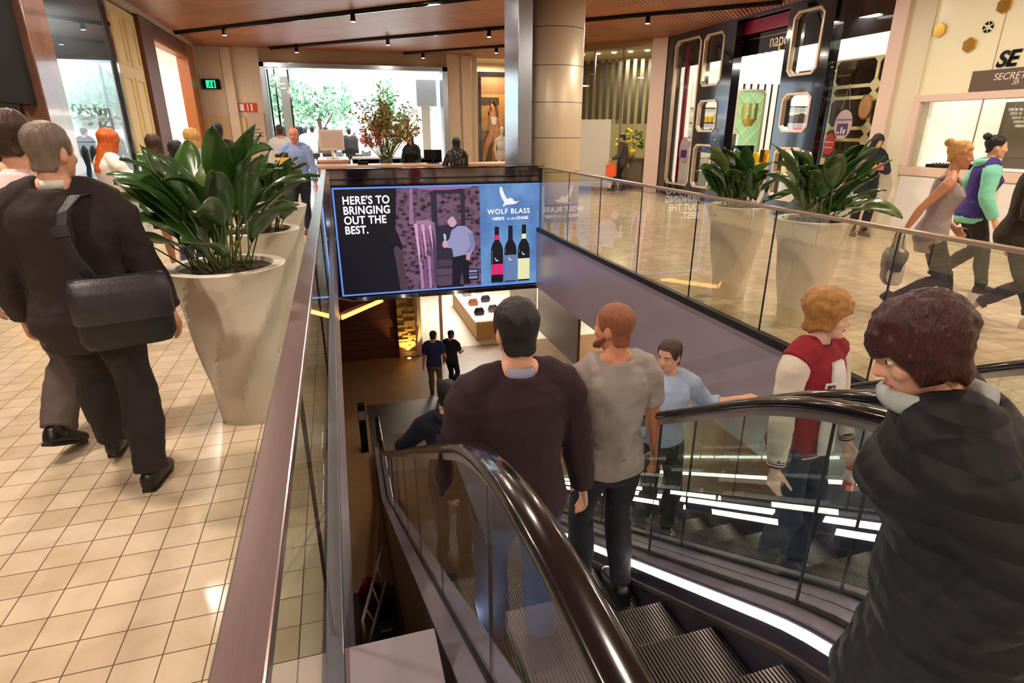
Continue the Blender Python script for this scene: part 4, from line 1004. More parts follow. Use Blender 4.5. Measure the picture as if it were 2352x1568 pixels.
def make_escalator():
    r = empty('escalator', (0.925, 5.0, LOW))
    XL, XR = 0.33, 1.52
    # steps: ribbed tread with comb-like nose and a ribbed riser
    def step_mesh():
        t = MB()
        n = 62; w = 1.0 / n
        for i in range(n):
            x = 0.425 + w * i
            t.box(x, x + w * 0.55, -0.405, 0.0, -0.012, 0.0)
        t.box(0.425, 1.425, -0.405, -0.004, -0.05, -0.011)
        for i in range(0, n, 1):
            x = 0.425 + w * i
            t.box(x, x + w * 0.55, -0.01, 0.004, -0.24, -0.012)
        return t
    proto = None
    yn = -0.35
    while yn < 9.9:
        if proto is None:
            st = step_mesh().build('step', 'step'); st.parent = r; proto = st
            d_ = MB().box(0.425, 1.425, -0.02, -0.010, -0.26, -0.012).build('riser', 'step_dark'); d_.parent = st
        else:
            st = proto.copy(); C.objects.link(st); st.parent = r
            d2 = d_.copy(); C.objects.link(d2); d2.parent = st
        st.location = V((0, yn, min(0.0, max(LOW, smooth_nose(yn))) + 0.004)) - r.location
        yn += 0.4
    for side, xg, sg in ((0, XL, 1), (1, XR, -1)):
        # handrail belt
        secs = [(V((xg, y, z)), X_, V((0, 0, 0)), 0.042, 0.022) for (y, z) in RP]
        for i in range(len(secs)):
            a = RP[max(0, i - 1)]; b = RP[min(len(RP) - 1, i + 1)]
            dv = V((0, b[0] - a[0], b[1] - a[1])).normalized()
            secs[i] = (secs[i][0], X_, dv.cross(X_), 0.042, 0.022)
        MB().loft(secs, 16, True, 0.7).build('handrail', 'rubber', r, True)
        secs2 = [(c - v * -0.0 + v * -0.028, u, v, 0.016, 0.012) for (c, u, v, a, b) in secs]
        gd = MB()
        ys = [y for y in YS if -0.7 < y < 10.4]
        strip_sweep(gd, [(xg - 0.018, -0.055), (xg + 0.018, -0.055), (xg + 0.018, -0.02), (xg - 0.018, -0.02)], ys, rail_z)
        gd.build('handrail_guide', 'steel', r)
        # glass
        g = MB(); vs = []; fs = []
        for y in ys:
            zb, zt = smooth_nose(y) + 0.21, rail_z(y) - 0.05
            vs += [(xg - 0.005, y, zb), (xg + 0.005, y, zb), (xg + 0.005, y, zt), (xg - 0.005, y, zt)]
        for j in range(len(ys) - 1):
            for i in range(4):
                i2 = (i + 1) % 4; fs.append((4 * j + i, 4 * j + i2, 4 * j + 4 + i2, 4 * j + 4 + i))
        g.add(vs, fs); g.build('glass_panel', 'glass', r)
        y = 0.35
        while y < 10:
            zb, zt = smooth_nose(y) + 0.21, rail_z(y) - 0.05
            MB().box(xg - 0.0056, xg + 0.0056, y - 0.003, y + 0.003, zb, zt).build('glass_joint', 'seam', r)
            y += 1.03 if y > 1 else 1.0
        # base gasket, inner deck, led strip, skirt, brush
        q = lambda a, b: sorted((xg + sg * a, xg + sg * b))
        def sw(nm, m_, a, b, z0, z1, zb=None):
            x0, x1 = q(a, b); mbx = MB()
            strip_sweep(mbx, [(x0, z0), (x1, z0), (x1, z1), (x0, z1)], YS, smooth_nose)
            return mbx.build(nm, m_, r)
        sw('glass_gasket', 'seam', -0.014, 0.014, 0.19, 0.225)
        sw('inner_deck', 'esc_deck', 0.014, 0.085, 0.195, 0.212)
        sk = sw('skirt', 'skirt', 0.082, 0.09, -0.16, 0.20)
        led = sw('led_strip', 'led', 0.0855, 0.0945, 0.135, 0.180)
        led.parent = sk; led.matrix_parent_inverse = wm(sk).inverted()
        br = sw('skirt_brush', 'brush', 0.088, 0.108, 0.03, 0.055)
        sw('outer_deck', 'esc_deck', -0.014, -0.10, 0.195, 0.212)
        tr = MB(); x0, x1 = q(-0.10, -0.075)
        vs, fs = [], []; ty = [y for y in YS if 0.4 < y < 9.6]
        for y in ty:
            zt_ = smooth_nose(y) + 0.205; zb_ = max(smooth_nose(y) - 0.85, LOW + 0.002)
            vs += [(x0, y, zb_), (x1, y, zb_), (x1, y, zt_), (x0, y, zt_)]
        for j in range(len(ty) - 1):
            for i in range(4): fs.append((4 * j + i, 4 * j + (i + 1) % 4, 4 * j + 4 + (i + 1) % 4, 4 * j + 4 + i))
        fs += [(0, 1, 2, 3), tuple(4 * len(ty) - 4 + i for i in (3, 2, 1, 0))]
        tr.add(vs, fs).build('truss_cladding', 'truss', r)
    sf = MB(); strip_sweep(sf, [(0.25, -0.86), (1.60, -0.86), (1.60, -0.80), (0.25, -0.80)], [y for y in YS if 0.4 < y < 7.2], smooth_nose)
    sf.build('truss_soffit', 'truss', r)
    MB().box(0.41, 1.44, -0.75, -0.70, -0.02, 0.004).build('comb_plate', 'steel', r)
    MB().box(0.41, 1.44, 9.9, 11.4, LOW, LOW + 0.012).build('lower_comb_plate', 'steel', r)
    return r
esc = make_escalator()
tag(esc, 'down escalator with dark handrails and ribbed steps, nearest the camera', 'escalator', 'pair of escalators')
esc2 = copy_tree(esc)
esc2.location.x += 1.40
tag(esc2, 'escalator beyond the glass, carrying a person in a red and white jacket', 'escalator', 'pair of escalators')
# polished floor mat at the foot of the escalators
struct(MB().box(0.2, 3.3, 9.4, 13.0, LOW + 0.0005, LOW + 0.006).build('floor_lower_mat', mat('grooved_mat', (120, 116, 120), 0.3, 0.8, bump=0.4, bscale=120)))
# control post at the foot of the left handrail and sign stands
for (x, lb) in [(0.05, 'dark post with small white lamps left of the down escalator foot')]:
    r = empty('control_post', (x, 10.9, LOW))
    MB().box(-0.02, 0.12, 10.8, 11.0, LOW, LOW + 1.05).build('post', 'black_matte', r, bevel=0.01)
    MB().box(-0.01, 0.11, 10.79, 10.80, LOW + 0.75, LOW + 0.95).build('panel', 'steel', r)
    mb = MB()
    tag(r, lb, 'post')

# ------------------------------------------------------------------ lower floor
struct(MB().box(-6, 1.29, 16.05, 16.3, LOW, SOFF).build('wall_lower_timber', 'red_wood'))
struct(MB().box(1.29, 1.80, 15.95, 16.4, LOW, SOFF).build('wall_lower_stone', 'stone'))
mb = MB()
z = LOW
while z < SOFF - 0.15:
    h = random.uniform(0.05, 0.13); x = 1.29
    while x < 1.78:
        w = min(random.uniform(0.1, 0.3), 1.80 - x); dd = random.uniform(0.01, 0.06)
        mb.box(x, x + w - 0.008, 15.95 - dd, 15.96, z, z + h - 0.008); x += w
    z += h
struct(mb.build('wall_lower_stone_courses', 'stone', bevel=0.006))
r = empty('floor_uplight', (1.55, 15.75, LOW))
MB().loft([((1.55, 15.78, LOW), X_, Y_, 0.07, 0.07), ((1.55, 15.78, LOW + 0.02), X_, Y_, 0.07, 0.07)], 14).build('ring', 'chrome', r)
MB().loft([((1.55, 15.78, LOW + 0.0205), X_, Y_, 0.05, 0.05), ((1.55, 15.78, LOW + 0.024), X_, Y_, 0.05, 0.05)], 14).build('lens', 'lamp', r)
tag(r, 'small round floor lamp washing the stacked stone wall', 'lamp')
light('SPOT', 'stone_uplight', (1.55, 15.72, LOW + 0.1), 110, (1, 0.72, 0.2), 0.03, (R(168), 0, 0), spot=R(95))
# V of warm strip lights on the lower ceiling
r = empty('strip_light', (-0.12, 10.0, SOFF - 0.1))
M['strip'] = emis('warm_strip', (255, 176, 92), 3)
for (a, b) in [((-0.12, 9.75), (0.62, 10.65)), ((-0.16, 9.75), (-0.85, 10.55))]:
    MB().beam((a[0], a[1], SOFF - 0.12), (b[0], b[1], SOFF - 0.12), 0.10, 0.10).build('cove', 'orange_wood', r)
    MB().beam((a[0], a[1] - 0.075, SOFF - 0.12), (b[0], b[1] - 0.075, SOFF - 0.12), 0.02, 0.075).build('light_strip', 'strip', r)
tag(r, 'warm strip lights meeting in a V on the lower ceiling below the screen', 'light')
# bright lower shop
struct(MB().box(1.80, 1.98, 15.98, 16.2, LOW, SOFF).box(2.52, 2.60, 16.0, 16.1, LOW, SOFF).box(1.98, 2.52, 16.0, 16.1, LOW, LOW + 0.12).build('door_5_frame', 'pink_wall'))
struct(MB().box(1.98, 2.52, 16.04, 16.05, LOW + 0.12, SOFF).build('door_5', 'shop_glass'))
struct(MB().box(1.8, 14, 16.3, 26, LOW + 0.001, LOW + 0.005).build('floor_lower_shop', mat('shop_floor', (240, 232, 214), 0.3)))
struct(MB().box(5.95, 6.03, 13.85, 20.5, LOW, SOFF).build('wall_lower_grey', mat('lower_grey', (92, 78, 72), 0.4)))
struct(MB().box(5.925, 5.949, 17.2, 17.26, LOW, SOFF).build('trim_8', 'lit_white'))
r = empty('display_table', (4.2, 18.2, LOW))
MB().box(3.76, 4.9, 16.7, 20.6, LOW + 0.01, LOW + 0.06).box(3.76, 3.82, 16.7, 20.6, LOW + 0.06, LOW + 0.62).box(4.84, 4.9, 16.7, 20.6, LOW + 0.06, LOW + 0.62).box(3.82, 4.84, 16.7, 16.76, LOW + 0.06, LOW + 0.62).box(3.82, 4.84, 20.54, 20.6, LOW + 0.06, LOW + 0.62).build('table_frame', 'pale_wood', r, bevel=0.01)
MB().box(3.72, 4.94, 16.66, 20.64, LOW + 0.62, LOW + 0.66).build('tabletop', 'lit_white', r)
MB().box(3.765, 3.9, 16.9, 20.4, LOW + 0.32, LOW + 0.35).build('shelf', 'pale_wood', r)
tag(r, 'long pale timber display table in the bright lower shop', 'table')
for k, (x, y, m_, lb) in enumerate([(4.0, 17.3, 'dark_wall', 'dark rounded bag nearest on the pale timber table'), (4.5, 17.5, 'grey_panel', 'grey rounded bag near the front of the pale timber table'), (4.05, 18.4, 'tan', 'tan bag in the middle of the pale timber table'), (4.55, 18.7, 'dark_wall', 'dark bag in the middle of the pale timber table'), (4.1, 19.6, 'grey_panel', 'grey bag at the far end of the pale timber table'), (4.6, 19.9, 'tan', 'tan bag at the far end of the pale timber table')]):
    r = empty('handbag', (x, y, LOW + 0.66))
    MB().loft([((x, y, LOW + 0.661), X_, Y_, 0.15, 0.07), ((x, y, LOW + 0.75), X_, Y_, 0.18, 0.085), ((x, y, LOW + 0.87), X_, Y_, 0.13, 0.05), ((x, y, LOW + 0.90), X_, Y_, 0.10, 0.02)], 16, True, 0.7).build('bag_body', m_, r, True)
    MB().tube([(x - 0.08, y, LOW + 0.88), (x - 0.07, y, LOW + 0.99), (x, y, LOW + 1.03), (x + 0.07, y, LOW + 0.99), (x + 0.08, y, LOW + 0.88)], 0.008, 6).build('handle', m_, r)
    tag(r, lb, 'bag', 'bags on the lower shop table')
# lower stair with white tube railing under the left balustrade
struct(MB().box(-0.5, 0.24, 4.6, 6.9, LOW + 0.001, LOW + 0.01).build('floor_stairwell', 'dark_wall'))
for k in range(3):
    struct(MB().box(-0.02, 0.18, 5.55 + 0.45 * k, 5.95 + 0.45 * k, LOW + 0.01, LOW + 0.03 + 0.06 * k).build('stair_tread', 'dark_wall'))
    struct(MB().box(0.0, 0.14, 5.55 + 0.45 * k, 5.59 + 0.45 * k, LOW + 0.031 + 0.06 * k, LOW + 0.036 + 0.06 * k).build('stair_nosing', 'yellow'))
r = empty('stair_railing', (-0.02, 6.2, LOW))
A0, A1, B0, B1 = V((0.15, 7.12, -4.0)), V((-0.21, 5.75, -3.96)), V((0.16, 6.45, -3.93)), V((-0.14, 5.50, -3.95))
A0, A1, B0, B1 = V((0.145, 7.0, -3.85)), V((-0.2, 5.70, -3.85)), V((0.15, 6.4, -3.9)), V((-0.13, 5.45, -3.9))
MB().tube([A0, A1, A1 + V((0.03, -0.24, -0.1))], 0.022, 8).build('top_tube', 'ladder', r, True)
MB().tube([B0, B1], 0.022, 8).build('bottom_tube', 'ladder', r, True)
for t in (0.2, 0.48, 0.76):
    MB().tube([A0.lerp(A1, t + 0.1), B0.lerp(B1, t)], 0.014, 8).build('baluster', 'ladder', r, True)
MB().tube([A1, (A1.x, A1.y, LOW)], 0.02, 8).build('leg', 'ladder', r, True)
MB().tube([B1, (B1.x, B1.y, LOW)], 0.02, 8).build('leg', 'ladder', r, True)
tag(r, 'white tubular stair railing deep between the balustrade and the escalator', 'railing')

# ------------------------------------------------------------------ planters
def leaf_mesh(mbl, mbs, base, az, tilt, length, width, stem_len, curl):
    """a broad pointed leaf on a thin stalk; tilt from the vertical, curl bends it over"""
    d = V((math.sin(tilt) * math.cos(az), math.sin(tilt) * math.sin(az), math.cos(tilt)))
    p = V(base); pts = [p.copy()]
    out = V((math.cos(az), math.sin(az), 0))
    for k in range(4):
        p = p + d * (stem_len / 4); pts.append(p.copy())
        d = (d + out * 0.03).normalized()
    mbs.tube(pts, [0.006, 0.005, 0.005, 0.004, 0.004], 5)
    n = 11; side = d.cross(Z_)
    if side.length < 0.1: side = V((-math.sin(az), math.cos(az), 0))
    side.normalize()
    tw = random.uniform(-0.7, 0.7); side = (Matrix.Rotation(tw, 3, d) @ side)
    vs = []; fs = []
    wave = random.uniform(0, 6)
    for k in range(n + 1):
        t = k / n
        w = width * (math.sin(PI * min(1, t * 0.96 + 0.02)) ** 0.75) * (1 - 0.35 * t) * 0.62
        if k == n: w = 0.001
        up = side.cross(d).normalized()
        for j, a in enumerate((-1, -0.5, 0, 0.5, 1)):
            vs.append(p + side * (w * a) + up * (abs(a) * w * 0.32 + 0.008 * math.sin(wave + 9 * t + 2 * a)))
        if k < n:
            p = p + d * (length / n)
            d = (d + out * curl * 0.10 - Z_ * curl * 0.10).normalized()
            side = (side - d * side.dot(d)).normalized()
    for k in range(n):
        for j in range(4): fs.append((k * 5 + j, k * 5 + j + 1, (k + 1) * 5 + j + 1, (k + 1) * 5 + j))
    mbl.add(vs, fs)
def planter(loc, label, seed, group, nleaf=42, big=1.0, lean=None, spread=1.0):
    random.seed(seed)
    x, y = loc
    r = empty('planter', (x, y, 0))
    # twisted faceted cone
    N = 7; H = 0.965; secs = 26; vs = []; fs = []; n = N * 6
    prof = lambda t: 0.165 + (0.325 - 0.165) * (t ** 0.9) - 0.012 * math.sin(PI * t)
    for k in range(secs + 1):
        t = k / secs; rr = prof(t); tw = 1.5 * t
        for i in range(n):
            a = 2 * PI * i / n
            ph = ((a - tw) % (2 * PI / N)) / (2 * PI / N)
            f = math.cos(PI / N) / math.cos((ph - 0.5) * 2 * PI / N)
            amt = min(1.0, min(t, 1 - t) * 5)
            q = rr * (1 + (f - 1) * 0.62 * amt)
            vs.append((x + q * math.cos(a), y + q * math.sin(a), H * t))
    m_ = secs + 1
    for (rr, z) in ((0.318, H + 0.004), (0.262, H + 0.002), (0.25, H - 0.05)):
        for i in range(n):
            a = 2 * PI * i / n; vs.append((x + rr * math.cos(a), y + rr * math.sin(a), z))
    tot = m_ + 3
    for k in range(tot - 1):
        for i in range(n):
            i2 = (i + 1) % n; fs.append((k * n + i, k * n + i2, (k + 1) * n + i2, (k + 1) * n + i))
    fs.append(tuple(range(n - 1, -1, -1))); fs.append(tuple((tot - 1) * n + i for i in range(n)))
    MB().add(vs, fs).build('pot', 'planter', r)
    so = MB()
    ring = [(x + 0.252 * math.cos(2 * PI * i / 24), y + 0.252 * math.sin(2 * PI * i / 24)) for i in range(24)]
    so.prism([(p[0], p[1]) for p in ring], (0, 0, H - 0.045), X_, Y_, Z_ * 0.022)
    for k in range(40):
        a = random.uniform(0, 2 * PI); q = random.uniform(0, 0.22)
        so.ell((x + q * math.cos(a), y + q * math.sin(a), H - 0.022), random.uniform(.012, .03), random.uniform(.012, .03), random.uniform(.008, .016), 7, 5)
    so.build('soil', 'soil', r)
    L, P, S = MB(), MB(), MB()
    for k in range(nleaf):
        az = random.uniform(0, 2 * PI); q = random.uniform(0.02, 0.19)
        if lean is not None and random.random() < 0.35: az = lean + random.uniform(-0.7, 0.7)
        tilt = (0.08 + 0.95 * random.random() ** 1.3) * spread
        if math.cos(az - (0 if x < 0 else PI)) > .35: tilt *= .42
        ln = random.uniform(0.36, 0.54) * big; st = random.uniform(0.12, 0.46) * big
        if tilt > 0.7: st *= 0.8
        leaf_mesh(L if k % 8 else P, S, (x + q * math.cos(az + 1), y + q * math.sin(az + 1), H - 0.03), az, tilt, ln, random.uniform(0.12, 0.17), st, random.uniform(0.1, 1.1))
    for nm, q, m_ in (('foliage', L, 'leaf'), ('young_leaves', P, 'leaf_pale'), ('stems', S, 'stem')):
        o = q.build(nm, m_, r, True)
        if nm != 'stems':
            sd = o.modifiers.new('thick', 'SOLIDIFY'); sd.thickness = 0.0025
    tag(r, label, 'planter', group)
    return r
G1, G2 = 'tall white twisted planters on the left', 'tall white twisted planters on the right'
planter((-0.66, 3.66), 'tall white twisted planter nearest the steel handrail, large dark green leaves', 5, G1, 40, 1.0, PI * 0.9)
planter((-0.64, 5.0), 'white twisted planter of dark leaves just behind the nearest one', 11, G1, 26, 0.8)
planter((-0.64, 6.6), 'white twisted planter third along the steel handrail', 12, G1, 18, 0.62)
planter((4.02, 4.22), 'white twisted planter behind the right balustrade, nearest the blonde walker', 21, G2, 42, 0.86, -0.4)
planter((4.02, 5.25), 'white twisted planter behind the right balustrade, farther from the blonde walker', 31, G2, 36, 0.78, 2.2)
random.seed(99)

# ------------------------------------------------------------------ service counter behind the screen
M['counter_front'] = mat('counter_front', (214, 190, 168), 0.4)
def counter(name, x0, x1, y0, y1, h, label):
    r = empty(name, ((x0 + x1) / 2, (y0 + y1) / 2, 0))
    MB().box(x0 + 0.04, x1 - 0.04, y0 + 0.04, y1 - 0.04, 0, h - 0.05).build('base', 'counter_front', r)
    MB().box(x0, x1, y0, y1, h - 0.05, h).build('worktop', 'counter', r, bevel=0.008)
    tag(r, label, 'counter')
counter('service_counter', -0.35, 4.1, 13.35, 14.05, 1.0, 'long pinkish stone counter behind the screen')
counter('side_counter', -0.35, 0.35, 14.15, 15.9, 1.08, 'short pinkish counter end with a cream monitor on it')
r = empty('open_shelf', (1.2, 15.3, 0))
MB().box(0.45, 2.6, 15.0, 15.6, 1.05, 1.09).build('top', 'white', r)
MB().box(0.45, 2.6, 15.5, 15.6, 0.2, 1.05).box(0.45, 0.5, 15.0, 15.5, 0, 1.05).box(2.55, 2.6, 15.0, 15.5, 0, 1.05).box(0.5, 2.55, 15.0, 15.5, 0.6, 0.64).build('carcass', 'black_matte', r)
tag(r, 'dark open shelf with a white top behind the service counter', 'shelf')
r = empty('telephone', (0.6, 13.6, 1.0))
MB().box(0.5, 0.72, 13.5, 13.72, 1.001, 1.06).build('body', 'black_matte', r, bevel=0.01)
MB().tube([(0.54, 13.52, 1.09), (0.54, 13.6, 1.10), (0.54, 13.7, 1.09)], 0.022, 8).build('receiver', 'black', r, True)
tag(r, 'black desk telephone on the stone counter left of the vase', 'telephone')
r = empty('monitor', (0.0, 14.9, 1.08))
MB().box(-0.15, 0.15, 14.8, 15.0, 1.081, 1.10).box(-0.03, 0.03, 14.88, 14.94, 1.10, 1.3).build('stand', 'white', r)
MB().box(-0.28, 0.28, 14.86, 14.92, 1.26, 1.72).build('casing', mat('cream_plastic', (226, 206, 186), 0.4), r, bevel=0.012)
MB().box(-0.23, 0.23, 14.852, 14.86, 1.33, 1.67).build('back_panel', mat('cream_inset', (206, 184, 164), 0.4), r)
tag(r, 'cream monitor seen from behind on the counter end', 'monitor')
r = empty('monitor', (2.12, 13.6, 1.0))
MB().box(1.95, 2.35, 13.58, 13.60, 1.08, 1.30).build('screen', 'black', r, bevel=0.006)
MB().box(2.12, 2.18, 13.58, 13.62, 1.02, 1.08).box(2.02, 2.28, 13.52, 13.7, 1.001, 1.02).build('stand', 'black_matte', r)
tag(r, 'low black screen on the stone counter beside the seated person', 'monitor')
r = empty('flower_vase', (1.12, 13.75, 1.0))
MB().loft([((1.12, 13.75, 1.001), X_, Y_, 0.13, 0.13), ((1.12, 13.75, 1.02), X_, Y_, 0.15, 0.15), ((1.12, 13.75, 1.30), X_, Y_, 0.17, 0.17)], 20).build('vase', 'shop_glass', r, True)
MB().loft([((1.12, 13.75, 1.012), X_, Y_, 0.135, 0.135), ((1.12, 13.75, 1.18), X_, Y_, 0.15, 0.15)], 20).build('water', glass('vase_water', (0.85, 0.88, 0.7)), r, True)
sm, lf1, lf2, fl = MB(), MB(), MB(), MB()
for k in range(110):
    az = random.uniform(0, 2 * PI); tl = random.uniform(0, 1.05); ln = random.uniform(0.65, 1.40) * (1.1 - 0.35 * tl)
    tp = V((1.12 + ln * math.sin(tl) * math.cos(az) * 1.0, 13.75 + ln * math.sin(tl) * math.sin(az) * 0.6, 1.15 + ln * math.cos(tl)))
    b0 = V((1.12 + 0.06 * math.cos(az), 13.75 + 0.06 * math.sin(az), 1.05))
    mid = b0.lerp(tp, 0.55) + V((0, 0, 0.06))
    sm.tube([b0, mid, tp], 0.005, 5)
    tgt = fl if (math.cos(az) < -0.3 and tl > 0.55 and k % 2) else (lf1 if k % 3 else lf2)
    for q in range(16):
        c0 = mid.lerp(tp, random.uniform(0.0, 1.05)); u = V((random.uniform(-1, 1), random.uniform(-1, 1), random.uniform(-0.4, 1))).normalized()
        w = u.cross(V((random.random(), random.random(), random.random()))).normalized() * 0.02
        e = c0 + u * random.uniform(0.06, 0.15)
        tgt.add([c0, c0.lerp(e, 0.5) + w, e, c0.lerp(e, 0.5) - w], [(0, 1, 2, 3)])
sm.build('stems', 'stem', r)
lf1.build('foliage', mat('olive_foliage', (128, 116, 52), 0.5, noise_amt=0.4, nscale=9), r)
lf2.build('pale_foliage', mat('straw_foliage', (176, 150, 84), 0.5, noise_amt=0.3, nscale=9), r)
o_ = fl.build('red_flowers', mat('red_flowers', (186, 70, 70), 0.5, noise_amt=0.3, nscale=9), r); o_['kind'] = 'stuff'
tag(r, 'big feathery arrangement of grasses and red flowers in a glass vase', 'flowers')
# white mannequin by the poster
r = empty('mannequin', (5.55, 20.3, 0))
MB().loft([((5.62, 20.35, 0), X_, Y_, 0.24, 0.24), ((5.62, 20.35, 0.03), X_, Y_, 0.22, 0.22)], 20).build('stand', 'chrome', r)
mb = MB()
cx, cy = 5.62, 20.35
mb.loft([((cx, cy, 0.86), X_, Y_, 0.15, 0.10), ((cx, cy, 0.98), X_, Y_, 0.17, 0.11), ((cx, cy, 1.15), X_, Y_, 0.12, 0.085), ((cx, cy, 1.32), X_, Y_, 0.155, 0.10), ((cx, cy, 1.45), X_, Y_, 0.17, 0.08), ((cx, cy, 1.52), X_, Y_, 0.06, 0.05), ((cx, cy, 1.60), X_, Y_, 0.045, 0.045)], 18)
mb.ell((cx, cy - 0.01, 1.70), 0.075, 0.095, 0.12, 16, 10)
for s_ in (-1, 1):
    mb.tube([(cx + 0.09 * s_, cy, 0.9), (cx + 0.10 * s_, cy - 0.02, 0.5), (cx + 0.10 * s_, cy, 0.08)], [0.085, 0.055, 0.035], 12)
    mb.tube([(cx + 0.10 * s_, cy + 0.03, 0.05), (cx + 0.10 * s_, cy - 0.12, 0.045)], [0.035, 0.03], 10)
    mb.tube([(cx + 0.17 * s_, cy, 1.43), (cx + 0.24 * s_, cy + 0.02, 1.15), (cx + 0.22 * s_, cy - 0.04, 0.88), (cx + 0.21 * s_, cy - 0.05, 0.75)], [0.045, 0.036, 0.026, 0.02], 10)
mo = mb.build('body', mat('mannequin_white', (232, 218, 192), 0.35), r, True)
rm = mo.modifiers.new('fuse', 'REMESH'); rm.mode = 'VOXEL'; rm.voxel_size = 0.016; rm.use_smooth_shade = True
MB().loft([((cx, cy, 0.74), X_, Y_, 0.20, 0.14), ((cx, cy, 1.0), X_, Y_, 0.19, 0.13), ((cx, cy, 1.12), X_, Y_, 0.14, 0.105)], 18).build('shorts', mat('beige_cloth', (206, 196, 176), 0.8), r, True)
MB().loft([((cx, cy, 1.12), X_, Y_, 0.135, 0.105), ((cx, cy, 1.32), X_, Y_, 0.17, 0.115), ((cx, cy, 1.43), X_, Y_, 0.13, 0.10)], 18).build('top', 'white', r, True)
tag(r, 'white mannequin in light clothes beside the framed poster', 'mannequin')

# ------------------------------------------------------------------ outside the street entrance
def tree(x, y, h, label, seed):
    random.seed(seed)
    r = empty('street_tree', (x, y, -0.02))
    tk = MB().tube([(x, y, -0.02), (x + 0.1, y, h * 0.35), (x, y, h * 0.7)], [0.16, 0.11, 0.05], 10)
    for k in range(7):
        a = random.uniform(0, 6.28); tk.tube([(x + 0.05, y, h * random.uniform(0.3, 0.5)), (x + 1.1 * math.cos(a), y + 1.1 * math.sin(a), h * random.uniform(0.6, 0.85))], [0.05, 0.015], 6)
    tk.build('trunk', 'brown_wood', r)
    c = MB()
    for k in range(900):
        a = random.uniform(0, 6.28); q = 2.0 * random.random() ** 0.5; z = h * 0.66 + random.gauss(0, h * 0.12)
        c0 = V((x + q * math.cos(a), y + q * math.sin(a), z)); u = V((random.uniform(-1, 1), random.uniform(-1, 1), random.uniform(-1, 1))).normalized(); w = u.orthogonal().normalized() * 0.11
        c.add([c0 - u * .17, c0 + w, c0 + u * .17, c0 - w], [(0, 1, 2, 3)])
    c.build('crown', 'street_leaf', r)
    tag(r, label, 'tree', 'street trees outside the entrance')
M['street_leaf'] = mat('street_leaf', (116, 160, 120), 0.6, noise_amt=0.3, nscale=3)
tree(-0.6, 36, 4.6, 'street tree outside, left of centre in the entrance', 1)
tree(4.6, 39, 5.2, 'street tree outside behind the flower arrangement', 2)
tree(-3.0, 44, 6.0, 'street tree outside, farthest left in the entrance', 3)
random.seed(4)
r = empty('street_building', (0, 52, 0))
MB().box(-20, 24, 52, 60, -0.02, 16).build('wall', mat('pale_facade', (216, 216, 212), 0.7), r)
for z in (3.2, 6.2, 9.2):
    MB().box(-19, 23, 51.9, 52.02, z, z + 1.2).build('window_band', mat('blue_band', (130, 160, 190), 0.2), r)
    MB().box(-19.5, 23.5, 51.2, 52, z - 0.5, z - 0.25).build('ledge', 'white', r)
tag(r, 'pale office building with window bands across the street', 'building')
def vehicle(x, y, L, W_, H_, col, label, name, cat):
    r = empty(name, (x, y, -0.02))
    MB().box(x - L / 2, x + L / 2, y - W_ / 2, y + W_ / 2, 0.28, H_ * 0.55).build('body', col, r, bevel=0.08)
    MB().prism([(x - L * 0.36, H_ * 0.55), (x + L * 0.40, H_ * 0.55), (x + L * 0.30, H_), (x - L * 0.22, H_)], (0, y - W_ * 0.44, 0), X_, Z_, V((0, W_ * 0.88, 0))).build('cabin', 'black', r, bevel=0.06)
    for sx in (-0.32, 0.32):
        for sy in (-1, 1):
            MB().loft([((x + L * sx, y + sy * W_ * 0.46 - 0.1, 0.31), X_, Z_, 0.33, 0.33), ((x + L * sx, y + sy * W_ * 0.46 + 0.1, 0.31), X_, Z_, 0.33, 0.33)], 20).build('wheel', 'black_matte', r)
    tag(r, label, cat)
vehicle(-0.2, 31, 4.4, 1.8, 1.5, 'white', 'white car passing on the street outside', 'car', 'car')
vehicle(-2.6, 33, 4.2, 1.8, 1.9, 'blue_card', 'blue car outside at the left of the entrance', 'car', 'car')
# ------------------------------------------------------------------ people
SKIN = {}
def skin(name, col):
    if name not in SKIN: SKIN[name] = mat('skin_' + name, col, 0.5, noise_amt=0.07, nscale=14)
    return SKIN[name]
CLOTH = {}
def cloth(name, col, rough=0.85, bs=160, b=0.25):
    if name not in CLOTH: CLOTH[name] = mat('cloth_' + name, col, rough, noise_amt=0.1, nscale=10, bump=b, bscale=bs)
    return CLOTH[name]
HAIRM = {}
def hairm(name, col):
    if name not in HAIRM: HAIRM[name] = mat('hair_' + name, col, 0.45, noise_amt=0.45, nscale=5, bump=0.9, bscale=14, stretch=(9, 9, 1.2))
    return HAIRM[name]
TOBAKE = []
FOLD = {}
def foldtex(scale):
    if scale not in FOLD:
        t = bpy.data.textures.new('folds', 'CLOUDS'); t.noise_scale = scale; t.noise_depth = 2; FOLD[scale] = t
    return FOLD[scale]

HEADP = [(-0.004, .052, .020, .022), (.010, .048, .040, .042), (.030, .038, .053, .060), (.055, .026, .061, .074), (.085, .016, .066, .084), (.11, .011, .071, .090),
         (.14, .006, .0745, .096), (.165, .003, .0745, .095), (.19, 0, .068, .086), (.21, -.003, .053, .067), (.224, -.004, .034, .043), (.231, -.004, .012, .015)]
def headprof(z):
    if z <= HEADP[0][0]: return HEADP[0][1:]
    for a, b in zip(HEADP, HEADP[1:]):
        if z <= b[0]:
            t = (z - a[0]) / (b[0] - a[0]); return tuple(a[i] + (b[i] - a[i]) * t for i in (1, 2, 3))
    return HEADP[-1][1:]

def two_bone(a, b, l1, l2, pole):
    d = b - a; L = min(d.length, (l1 + l2) * 0.999); u = d.normalized()
    b = a + u * L
    x = (l1 * l1 - l2 * l2 + L * L) / (2 * L); h = math.sqrt(max(0, l1 * l1 - x * x))
    p = V(pole); p = (p - u * p.dot(u)).normalized()
    return a + u * x + p * h, b

